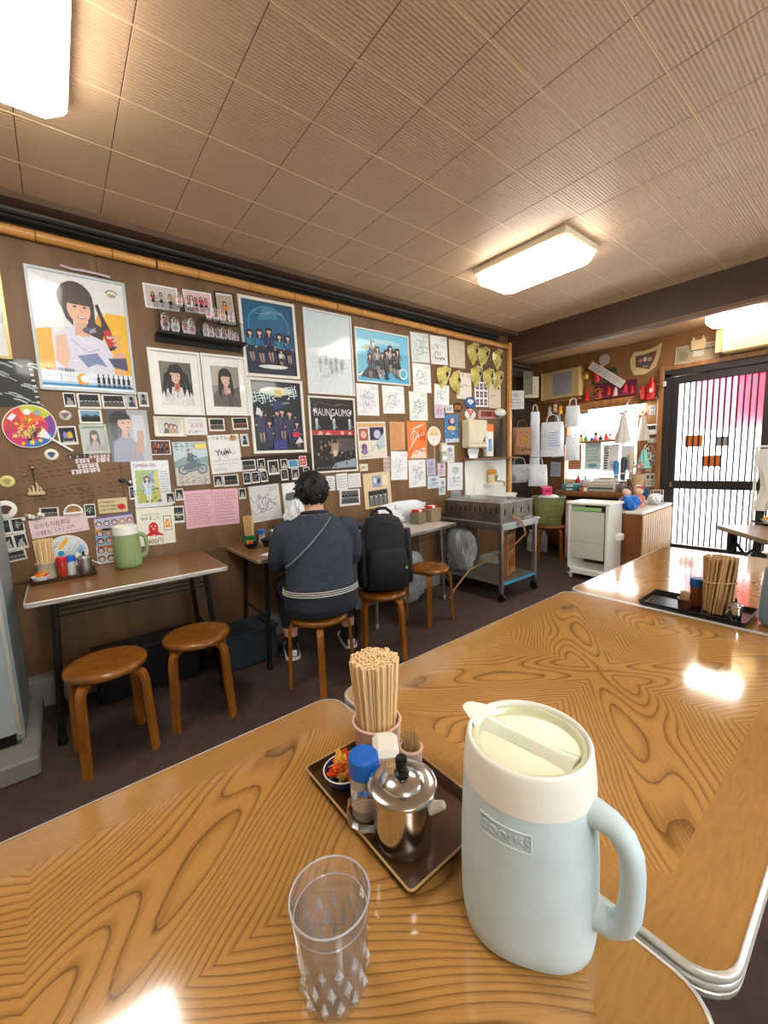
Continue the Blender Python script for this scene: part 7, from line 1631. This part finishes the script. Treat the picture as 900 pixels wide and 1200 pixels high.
# cluster of hanging bags right of the window
for k, (y, z, col, lb) in enumerate(((2.05, 1.74, (226, 222, 216), 'white bunched cloth hanging at the right of the window'), (1.885, 1.70, (206, 196, 186), 'greyish bunched cloth hanging at the right of the window'), (1.865, 1.30, (150, 214, 206), 'turquoise cloth hanging under the bunched cloths'))):
    t = thing('hanging_cloth', lb, 'cloth', (BACK_X - (.21, .09, .09)[k], y, z))
    rg = []
    for q in range(8):
        zz = -.05 * q if k == 0 else (-.042 * q if k == 1 else -.03 * q); r_ = .018 + (.008 if k == 0 else .0065) * q
        rg.append([((.6 * r_) * cos(a) * (1 + .3 * sin(5 * a + k)), r_ * sin(a) * (1 + .25 * sin(4 * a + q * .3)), zz) for a in [2 * pi * j / 16 for j in range(16)]])
    obj('cloth', MB().loft(rg), M('hangcloth_%d' % k, col, .7, var=.1), t, angle=30); obj('hook_cord', MB().tube([(0, 0, 0), (.04, 0, .05), (.085, 0, .06)] if k else [(0, 0, 0), (.02, 0, .06), (.172, 0, .165)], .003, 5), WHITEP, t)
    if k < 2:
        for q in range(3): obj('red_bow', MB().ball((-.02, -.03 + .03 * q, .01 - .01 * q), (.014, .018, .014), 8, 6), [RED, M('bow_white', (236, 220, 220), .6), RED][q], t)

# ---------------------------------------------------------------- above the window: cabinet box, charms
t = thing('wall_cabinet', 'cream box cabinet with a grey notice, left above the window', 'cabinet', (BACK_X, 2.885, 2.205))
obj('cabinet_box', MB().box((-.06, 0, 0), (.12, .53, .36), b=.008), M('cabinet_cream', (206, 176, 120), .45, var=.06), t, smooth=False); obj('cabinet_rim', MB().box((-.122, -.255, 0), (.006, .02, .36)).box((-.122, .255, 0), (.006, .02, .36)), M('cabinet_rimm', (226, 206, 160), .4), t, smooth=False)
c = Canvas(.265, .29, (150, 150, 154), .002, 300); c.lines(.1, .08, .9, .92, 8, (90, 90, 98), .003); put('notice_sheet', c.mesh('notice_sheet'), t, (-.1205, -.03, .0), (0, 0, -pi / 2))
obj('wall_shelf', MB().box((BACK_X - .06, 2.895, 2.0), (.12, .55, .022), b=.003), WOODM, label='wooden shelf board under the cream box cabinet', cat='shelf', smooth=False)
obj('window_lintel', MB().box((BACK_X - .02, 2.45, 1.90), (.04, .86, .07), b=.004), WOODM, label='wooden lintel board above the window', cat='board', smooth=False)
c = Canvas(.49, .095, (226, 220, 214), .006, 301); c.rect(.0, .47, 1, .53, (150, 140, 136)); c.lines(.08, .56, .9, .92, 1, (90, 80, 80), .004); c.lines(.08, .1, .9, .44, 1, (90, 80, 80), .004)
hang(c, 'placard', 'white slanted wooden placard among the red charms', 'placard', 2.30, 2.225, -38, gap=.110, wall='back')
t = thing('lucky_charm', 'red cluster of lucky charms with lantern, leaves and tassels', 'charm', (BACK_X, 2.38, 2.22))
obj('charm_board', MB().box((-.02, -.015, .002), (.04, .29, .165), b=.01), M('charm_green', (60, 70, 50), .7, var=.3, scale=20), t)
obj('red_lantern', MB().lathe([(.001, -.11), (.03, -.11), (.04, -.06), (.04, .06), (.03, .11), (.001, .11)], 16, (-.07, .045, .05), cap=False), RED, t)
for k in range(12):
    rr_ = random.Random(500 + k); obj('charm_bead', MB().ball((-.05 - .03 * rr_.random(), rr_.uniform(-.17, .10), rr_.uniform(-.055, .12)), rr_.uniform(.016, .03), 9, 6), [RED, M('charm_wine', (130, 30, 50), .5), M('charm_leaf', (60, 110, 60), .5), M('charm_pale', (224, 196, 196), .5)][k % 4], t)
obj('round_plate', MB().lathe([(.001, -.006), (.065, -.006), (.065, .004), (.001, .008)], 20, cap=False, mat=Matrix.Translation((-.06, -.03, .19)) @ Matrix.Rotation(-pi / 2, 4, 'Y')), M('plate_grey', (196, 186, 180), .4), t)
t = thing('gold_bell', 'shiny gold bell left of the red charms', 'bell', (BACK_X, 2.570, 2.265)); obj('bell', MB().ball((-.050, 0, 0), (.048, .047, .05), 18, 12), GOLD, t); obj('bell_cord', MB().tube([(-.05, 0, .045), (-.03, 0, .09), (0, 0, .10)], .005, 6), RED, t)
t = thing('charm_curtain', 'dark red embroidered charm curtain above the window', 'charm', (BACK_X, 2.24, 2.04)); obj('cloth', MB().box((-.01, 0, 0), (.018, .49, .19), b=.004), M('wine_cloth', (110, 36, 56), .7, var=.25, scale=25), t, smooth=False)
for k, y in enumerate((-.20, -.13, -.02, .06, .17)): obj('tassel', MB().lathe([(.001, -.07), (.026, -.07), (.02, 0), (.008, .03), (.001, .03)], 12, (-.035, y, -.0 + .02 * (k % 2)), cap=False), [RED, M('tassel_pink', (206, 60, 90), .6), M('tassel_pale', (216, 180, 180), .6)][k % 3], t)
obj('gold_knot', MB().tube([(-.04, .18 + .045 * sin(2 * a), -.02 + .06 * cos(a)) for a in [2 * pi * k / 24 for k in range(24)]], .008, 6, closed=True), GOLD, t)
t = thing('red_cone', 'small red tasselled charm hanging under the gold bell', 'charm', (BACK_X, 2.565, 2.04)); obj('cone', MB().lathe([(.001, -.09), (.036, -.09), (.012, .07), (.001, .09)], 14, (-.038, 0, 0), cap=False), RED, t); obj('cord', MB().tube([(-.038, 0, .085), (-.01, 0, .12), (0, 0, .125)], .003, 5), RED, t)
t = thing('red_bottle_charm', 'red bottle-shaped charm beside the door frame', 'charm', (BACK_X, 1.83, 1.99)); obj('bottle', MB().lathe([(.001, -.12), (.045, -.12), (.045, .03), (.02, .08), (.016, .12), (.001, .12)], 16, (-.05, 0, 0), cap=False), RED, t); obj('white_mark', MB().ball((-.09, -.01, -.02), (.008, .02, .03), 10, 6), WHITE, t); obj('side_figure', MB().ball((-.04, .09, 0), (.03, .04, .05), 12, 8).ball((-.04, .085, -.06), (.03, .035, .05), 12, 8), M('figure_red', (190, 60, 60), .5), t)
# shell-shaped picture board
t = thing('shell_board', 'cream shell-shaped board with a group picture above the door frame', 'board', (BACK_X - .011, 1.91, 2.305), (0, radians(-4), 0))
ol = [(-.16, .05), (-.12, .13), (.0, .12), (.10, .14), (.16, .17), (.14, .05), (.10, -.08), (.0, -.14), (-.11, -.13), (-.15, -.05)]
obj('board_body', MB().prism(ol, -.025, 0, Matrix.Rotation(-pi / 2, 4, 'Z')), M('shell_cream', (206, 180, 130), .5, var=.1), t, smooth=False)
c = Canvas(.24, .2, (90, 70, 56), .001, 302, shape=[(-.10, -.04), (.04, -.09), (.09, .0), (.12, .1), (-.02, .08), (-.10, .08)]); c.ell(.3, .6, .1, .12, (196, 110, 90)); c.ell(.5, .64, .08, .14, (200, 200, 200)); c.ell(.7, .6, .1, .12, (206, 150, 130)); c.rect(.36, .24, .66, .4, (70, 90, 110)); c.rect(.4, .2, .62, .26, (230, 150, 40)); c.poly([(.76, .8), (.96, .95), (.9, .7)], (196, 40, 50)); put('group_picture', c.mesh('group_picture', GLOSS), t, (-.0252, 0, 0), (0, 0, -pi / 2))
# old banknote-like panel with animal tag
c = Canvas(.39, .18, (196, 178, 150), .006, 303); c.rect(.03, .06, .97, .94, (176, 156, 126)); c.ell(.2, .45, .12, .3, (150, 134, 110)); c.rect(.42, .3, .66, .8, (214, 202, 180)); c.lines(.68, .55, .95, .8, 1, (90, 76, 60), .006); c.lines(.44, .6, .64, .78, 1, (90, 76, 60), .005); c.stroke([(.01, .02), (.99, .02), (.99, .98), (.01, .98), (.01, .02)], .006, (226, 214, 190))
hang(c, 'wall_panel', 'faded banknote-like panel above the door', 'panel', 1.431, 2.30, -2, wall='back')
t = thing('wooden_tag', 'pale wooden animal-shaped tag over the faded panel', 'tag', (BACK_X - .008, 1.42, 2.40)); obj('tag_body', MB().prism([(-.06, -.07), (.06, -.07), (.065, .02), (.04, .07), (.03, .03), (-.03, .03), (-.04, .07), (-.065, .02)], -.015, 0, Matrix.Rotation(-pi / 2, 4, 'Z')), M('tag_wood', (222, 190, 146), .5, var=.1), t, smooth=False); obj('tag_cord', MB().tube([(-.008, .04, .06), (-.01, .0, .09), (-.008, -.04, .06)], .003, 5), M('cord_brown', (110, 80, 50), .7), t)
# air conditioner over the door
t = thing('air_conditioner', 'old cream air conditioner above the door', 'air conditioner', (BACK_X, .74, 2.36))
ACM = M('ac_cream', (230, 204, 140), .4, var=.06)
obj('housing', MB().box((-.09, 0, .0), (.18, .90, .27), b=.012), ACM, t, smooth=False)
for k in range(4): obj('louvre', MB().box((-.182, -.02, -.10 + .024 * k), (.008, .80, .012), b=.002), M('ac_louvre', (206, 180, 120), .4), t, smooth=False)
obj('side_duct', MB().box((-.07, .48, -.01), (.12, .06, .22), b=.008), ACM, t, smooth=False)
# small things on the brown strip beside the door
t = thing('thermostat', 'white wall controller with a dark display beside the door', 'controller', (BACK_X, 1.823, 1.531)); obj('controller_case', MB().box((-.011, 0, 0), (.022, .12, .12), b=.006), WHITE, t, smooth=False); obj('display', MB().box((-.0225, 0, .022), (.002, .09, .045)), M('display_dark', (52, 62, 60), .3), t, smooth=False)
t = thing('wall_switch', 'white switch plate under the wall controller', 'switch', (BACK_X, 1.814, 1.405)); obj('plate', MB().box((-.004, 0, 0), (.008, .10, .06), b=.002), M('switch_plate', (196, 184, 170), .4), t, smooth=False); obj('rocker', MB().box((-.010, .0, 0), (.005, .03, .04), b=.001), WHITE, t, smooth=False)
obj('conduit', MB().tube([(BACK_X - .008, 1.772, 1.58), (BACK_X - .008, 1.772, 1.86), (BACK_X - .008, 1.80, 1.90)], .006, 6), WHITE, label='thin white cable conduit above the wall controller', cat='conduit')
for k, (y, z, w_, h_, rt, col, lb) in enumerate(((1.825, 1.752, .061, .107, 0, (150, 160, 170), 'small photo card above the wall controller'), (1.845, 1.255, .058, .149, 0, (222, 222, 216), 'narrow white paper beside the hanging cloths'), (1.812, 1.306, .05, .10, 25, (206, 150, 100), 'tilted tan note under the switch plate'), (1.790, 1.179, .051, .118, 0, (200, 186, 170), 'pale note with two squares under the tilted note'), (1.835, 1.101, .067, .11, -8, (222, 190, 170), 'pinkish card low beside the door'), (1.818, .947, .109, .16, 0, (224, 220, 206), 'small calendar sheet low beside the door'))):
    c = Canvas(w_, h_, col, .002, 310 + k); c.lines(.1, .15, .9, .5, 2, (120, 110, 110), .004); c.rect(.15, .6, .42, .85, (90, 86, 90)); c.rect(.55, .6, .82, .85, (110, 100, 100)); hang(c, 'note_card', lb, 'card', y, z, rt, wall='back')
t = thing('door_latch', 'small brass and white latch on the door frame', 'latch', (BACK_X - .042, 1.70, 2.02)); obj('latch_body', MB().box((-.012, 0, 0), (.024, .03, .05), b=.004), WHITE, t, smooth=False); obj('latch_bolt', MB().tube([(-.02, .0, .0), (-.02, .07, .0)], .009, 8), M('latch_brass', (190, 160, 110), .3, .6), t)

# ---------------------------------------------------------------- recess: pipes and hanging bags
for k, (x, yy) in enumerate(((4.40, 3.325), (4.48, 3.325), (4.56, 3.325))):
    obj('pipe', MB().tube([(x, yy, .02), (x, yy, 2.40 - .06 * k), (x + .03, yy, 2.46 - .06 * k), (x + .10, yy, 2.50 - .06 * k), (5.3, yy, 2.50 - .06 * k)], .022, 8), M('pipe_grey', (96, 86, 78), .5, var=.2), label='grey pipe running up the recess beside the photo wall', cat='pipe', group='pipes in the recess')
def hangbag(label, x, y, z, w_, h_, d, col, rz, cord=None, cat='bag', name='hanging_bag', taper=1.15, mat=None):
    t = thing(name, label, cat, (x, y, z), (0, 0, rz))
    rg = []
    for q in range(7):
        f = q / 6; ww = w_ / 2 * (1 + (taper - 1) * f); dd = d / 2 * (.25 + .75 * min(1, f * 1.6)) * (1 if f < .9 else .7)
        rg.append([(ww * cos(a) * (1 + .03 * sin(6 * a + q)), dd * sin(a) * (1 + .15 * sin(5 * a + q * 1.3)), -h_ * f) for a in [2 * pi * j / 24 for j in range(24)]])
    obj('bag_body', MB().loft(rg), mat or M('bagmat_' + label[:12], col, .5, var=.08, scale=12, bump=.3, bscale=20), t, angle=30)
    obj('handle', MB().tube([(-w_ * .28, 0, 0), (-w_ * .22, 0, .07), (0, 0, .10), (w_ * .22, 0, .07), (w_ * .28, 0, 0)], .006, 6), mat or M('bagh_' + label[:12], tuple(int(q * .8) for q in col), .6), t)
    cord = cord or (x + .02, 3.348, z + .22)
    e = Matrix.Rotation(-rz, 3, 'Z') @ (Vector(cord) - Vector((x, y, z)))
    obj('hook_cord', MB().tube([(0, 0, .095), tuple(e)], .003, 5), CABLE, t)
    return t
rr0 = radians(-30)
t = hangbag('brown paper carrier bag with an orange emblem hanging in the recess', 4.92, 3.18, 1.66, .26, .36, .08, (176, 126, 84), rr0, taper=1.0)
c = Canvas(.22, .30, (182, 132, 90), .001, 320); c.text('さぎら', .5, .88, .035, (60, 46, 40), fit=.6); c.circ(.5, .55, .24, (60, 44, 34), 6); c.circ(.5, .55, .21, (236, 160, 60), 6); c.circ(.5, .55, .11, (90, 60, 36), 8); c.circ(.5, .55, .06, (240, 180, 90), 8); c.text('Sate', .5, .16, .09, (40, 32, 30), fit=.92); put('bag_print', c.mesh('bag_print'), t, (0, -.046, -.18))
hangbag('white carrier bag with blue print hanging left of the window', 5.06, 2.83, 1.70, .26, .44, .10, (226, 230, 240), radians(-50), (5.40, 2.86, 1.992), mat=BAGP)
t = bpy.data.objects[[o.name for o in bpy.data.objects if o.get('label', '').startswith('white carrier bag with blue')][0]]
c = Canvas(.16, .24, (222, 228, 240), .001, 321); c.lines(.1, .1, .9, .9, 6, (70, 90, 170), .004); put('bag_print', c.mesh('bag_print'), t, (0, -.062, -.22))
hangbag('long white plastic bag hanging between the brown bag and the blue-printed bag', 5.10, 3.10, 1.86, .12, .72, .08, (220, 224, 224), radians(-35), mat=BAGP)
hangbag('small white bag hanging beside the window frame', 5.22, 2.64, 1.50, .15, .30, .07, (228, 226, 230), radians(-60), (5.428, 2.66, 1.885), mat=BAGP)
hangbag('white shopping bag hanging just left of the window shelf', 5.13, 2.60, 1.88, .15, .26, .07, (234, 234, 236), radians(-55), (5.385, 2.66, 1.995), mat=BAGP)
hangbag('white bag with a pink base hanging over the teal boxes', 4.98, 2.98, 1.16, .22, .28, .10, (236, 210, 214), radians(-45), (5.06, 3.348, 1.27), mat=BAGP)
hangbag('grey net bag hanging under the brown paper bag', 4.86, 3.18, 1.17, .30, .24, .16, (170, 174, 180), rr0, (4.88, 3.348, 1.285), taper=.8, mat=CLEARB)
for k, (x, z, w_, h_, col, lb) in enumerate(((4.86, 2.02, .20, .24, (230, 232, 232), 'white sheet clipped up in the recess above the brown bag'), (5.16, 2.20, .20, .28, (222, 206, 178), 'cream patterned card hanging in the recess'), (5.02, 2.24, .13, .30, (120, 118, 92), 'olive fabric strip hanging behind the cream card'))):
    t = thing('hung_sheet', lb, 'sheet', (x, 3.22 - .03 * k, z), (0, 0, rr0)); c = Canvas(w_, h_, col, .003, 330 + k); c.lines(.15, .1, .85, .6, 3, (140, 124, 110), .003); c.ell(.4, .75, .2, .12, tuple(int(q * .85) for q in col)); put('sheet_print', c.mesh('sheet_print'), t)
    obj('hanger', MB().tube([(0, 0, h_ / 2), (.01, .03, h_ / 2 + .05), (.03, .11 + .03 * k, h_ / 2 + .07)], .004, 5), BLKM, t)
t = thing('key_board', 'pale wooden board with a hanging clear charm left of the window', 'board', (BACK_X, 2.955, 1.70)); obj('board', MB().box((-.01, 0, 0), (.02, .12, .40), b=.003), WOODM, t, smooth=False); obj('clear_charm', MB().ball((-.035, 0, .06), (.018, .05, .08), 12, 8), CLEARB, t)

# ---------------------------------------------------------------- grey cooler at the left edge
t = thing('cooler', 'grey enamel cooler with a pale door frame on a concrete kerb', 'cooler', (-.55, 2.595, 0))
obj('kerb', MB().box((-.02, -.06, .045), (.76, .62, .09), b=.01), CONC, t, smooth=False)
obj('housing', MB().box((0, .04, .67), (.62, .46, 1.16), b=.012), GREYM, t, smooth=False)
obj('door_panel', MB().box((0, -.20, .68), (.60, .03, 1.08), b=.008), M('cooler_door', (168, 182, 188), .3, var=.06, coat=.3), t, smooth=False)
obj('door_trim', MB().box((.296, -.218, .68), (.014, .01, 1.08)), EDGE, t, smooth=False)
obj('vent', MB().box((0, -.2, .115), (.56, .02, .04)), BLKM, t, smooth=False)
obj('handle', MB().tube([(.24, -.215, .55), (.24, -.25, .58), (.24, -.25, .82), (.24, -.215, .85)], .009, 8), STEEL, t)
# white cloth / curtain beside the door on the right
t = thing('door_curtain', 'white cloth curtain hanging beside the door', 'curtain', (4.95, .555, 0))
rg = []
for q in range(9):
    z = 1.27 - .07 * q
    rg.append([(.02 * sin(3.1 * k + .4 * q) + .02, -.24 + .48 * k / 12 + (.02 * sin(q)), z) for k in range(13)] + [(.02 * sin(3.1 * k + .4 * q) + .026, -.24 + .48 * k / 12 + (.02 * sin(q)), z) for k in range(12, -1, -1)])
obj('cloth', MB().loft(rg), M('curtain_white', (232, 226, 214), .8, var=.05), t, angle=40)
obj('curtain_rail', MB().tube([(.0, -.5, 1.29), (.0, .26, 1.29)], .010, 8).tube([(.0, .255, 1.29), (.0, .255, .0)], .012, 8).tube([(.0, -.5, 1.29), (.0, -.5, .0)], .012, 8).box((0, .255, .006), (.2, .06, .012)).box((0, -.5, .006), (.2, .06, .012)), WHITE, t)
# tray of condiments on the askew table
open_tray('black tray at the edge of the askew table', 4.12, .46, 4.36, .64, .7015, M('black_lacquer', (20, 19, 20), .18), rot=radians(-52), rim=BLACK)
sachet_bowl('glass dish of orange sachets on the askew table', 'orange sachet in the dish on the askew table', (4.20, .595, ZT), .04, 10, WHITE, 'sachets on the askew table', 12)
steel_pot('dull steel pot on the askew table', (4.28, .50, ZT), .03, .075, radians(100), None, STEELR)

# ---------------------------------------------------------------- more small things around the window
for k, (y, z, col, lb) in enumerate(((2.97, 1.93, (236, 200, 180), 'little cream soft toy hanging under the cream box cabinet'), (2.90, 1.90, (240, 180, 50), 'yellow ball toy hanging under the cream box cabinet'), (3.05, 1.90, (226, 226, 226), 'white soft toy hanging at the left end of the shelf board'))):
    t = thing('hanging_toy', lb, 'toy', (BACK_X - .07, y, z)); cm = M('hangtoy_%d' % k, col, .7, var=.08)
    obj('toy_body', MB().ball((0, 0, -.05), (.028, .03, .036), 12, 8), cm, t); obj('toy_head', MB().ball((0, 0, 0), (.024, .026, .025), 12, 8), cm, t)
    for s_ in (-1, 1): obj('ear', MB().ball((0, s_ * .018, .024), (.007, .009, .011), 8, 6), cm, t)
    obj('cord', MB().tube([(0, 0, .02), (.0, 0, .06)], .002, 5), WHITEP, t)
rn = random.Random(31)
for k, (x, y, z, lb, cat) in enumerate(((5.052, 2.386, CZ, 'small white jar before the clear cup', 'jar'), (5.052, 2.438, CZ, 'small amber jar before the clear cup', 'jar'))):
    t = thing('small_jar', lb, cat, (x, y, z)); obj('jar_body', MB().lathe([(.001, 0), (.022, 0), (.024, .004), (.024, .045), (.018, .052), (.001, .052)], 16, cap=False), [WHITE, M('jar_amber', (190, 120, 60), .2)][k], t); obj('jar_lid', MB().lathe([(.001, .052), (.02, .052), (.02, .064), (.001, .064)], 16, cap=False), [RED, BLACK][k], t)
for k, (y, z, w_, h_, col, lb) in enumerate(((2.98, 1.36, .16, .24, (236, 236, 232), 'white memo sheet pinned left of the window'), (3.10, 1.62, .14, .20, (226, 220, 206), 'cream memo sheet pinned high left of the window'), (2.99, 1.08, .15, .2, (222, 232, 236), 'pale blue memo sheet pinned low left of the window'))):
    c = Canvas(w_, h_, col, .0015, 700 + k); c.lines(.1, .1, .9, .9, 6, (110, 116, 140), .004); hang(c, 'memo_sheet', lb, 'memo', y, z, 2 - 2 * k, wall='back')
t = thing('paper_bouquet', 'dried bouquet in beige paper leaning beside the window', 'bouquet', (5.04, 1.795, CB), (0, radians(-4), 0))
obj('paper_cone', MB().lathe([(.001, .0), (.02, 0), (.07, .34), (.066, .34), (.018, .01), (.001, .01)], 18, cap=False), M('kraft_paper', (206, 176, 136), .7, var=.15, scale=14), t)
for k in range(14):
    a = k * 2.4; r_ = .012 * sqrt(k + 1); obj('dry_flower', MB().tube([(r_ * .4 * cos(a), r_ * .4 * sin(a), .2), (r_ * cos(a), r_ * sin(a), .40 + .02 * (k % 3))], .003, 5).ball((r_ * cos(a) * 1.05, r_ * sin(a) * 1.05, .42 + .02 * (k % 3)), .014, 8, 6), [M('dry_cream', (226, 206, 176), .8), M('dry_pink', (206, 150, 140), .8), M('dry_sage', (150, 156, 120), .8)][k % 3], t)
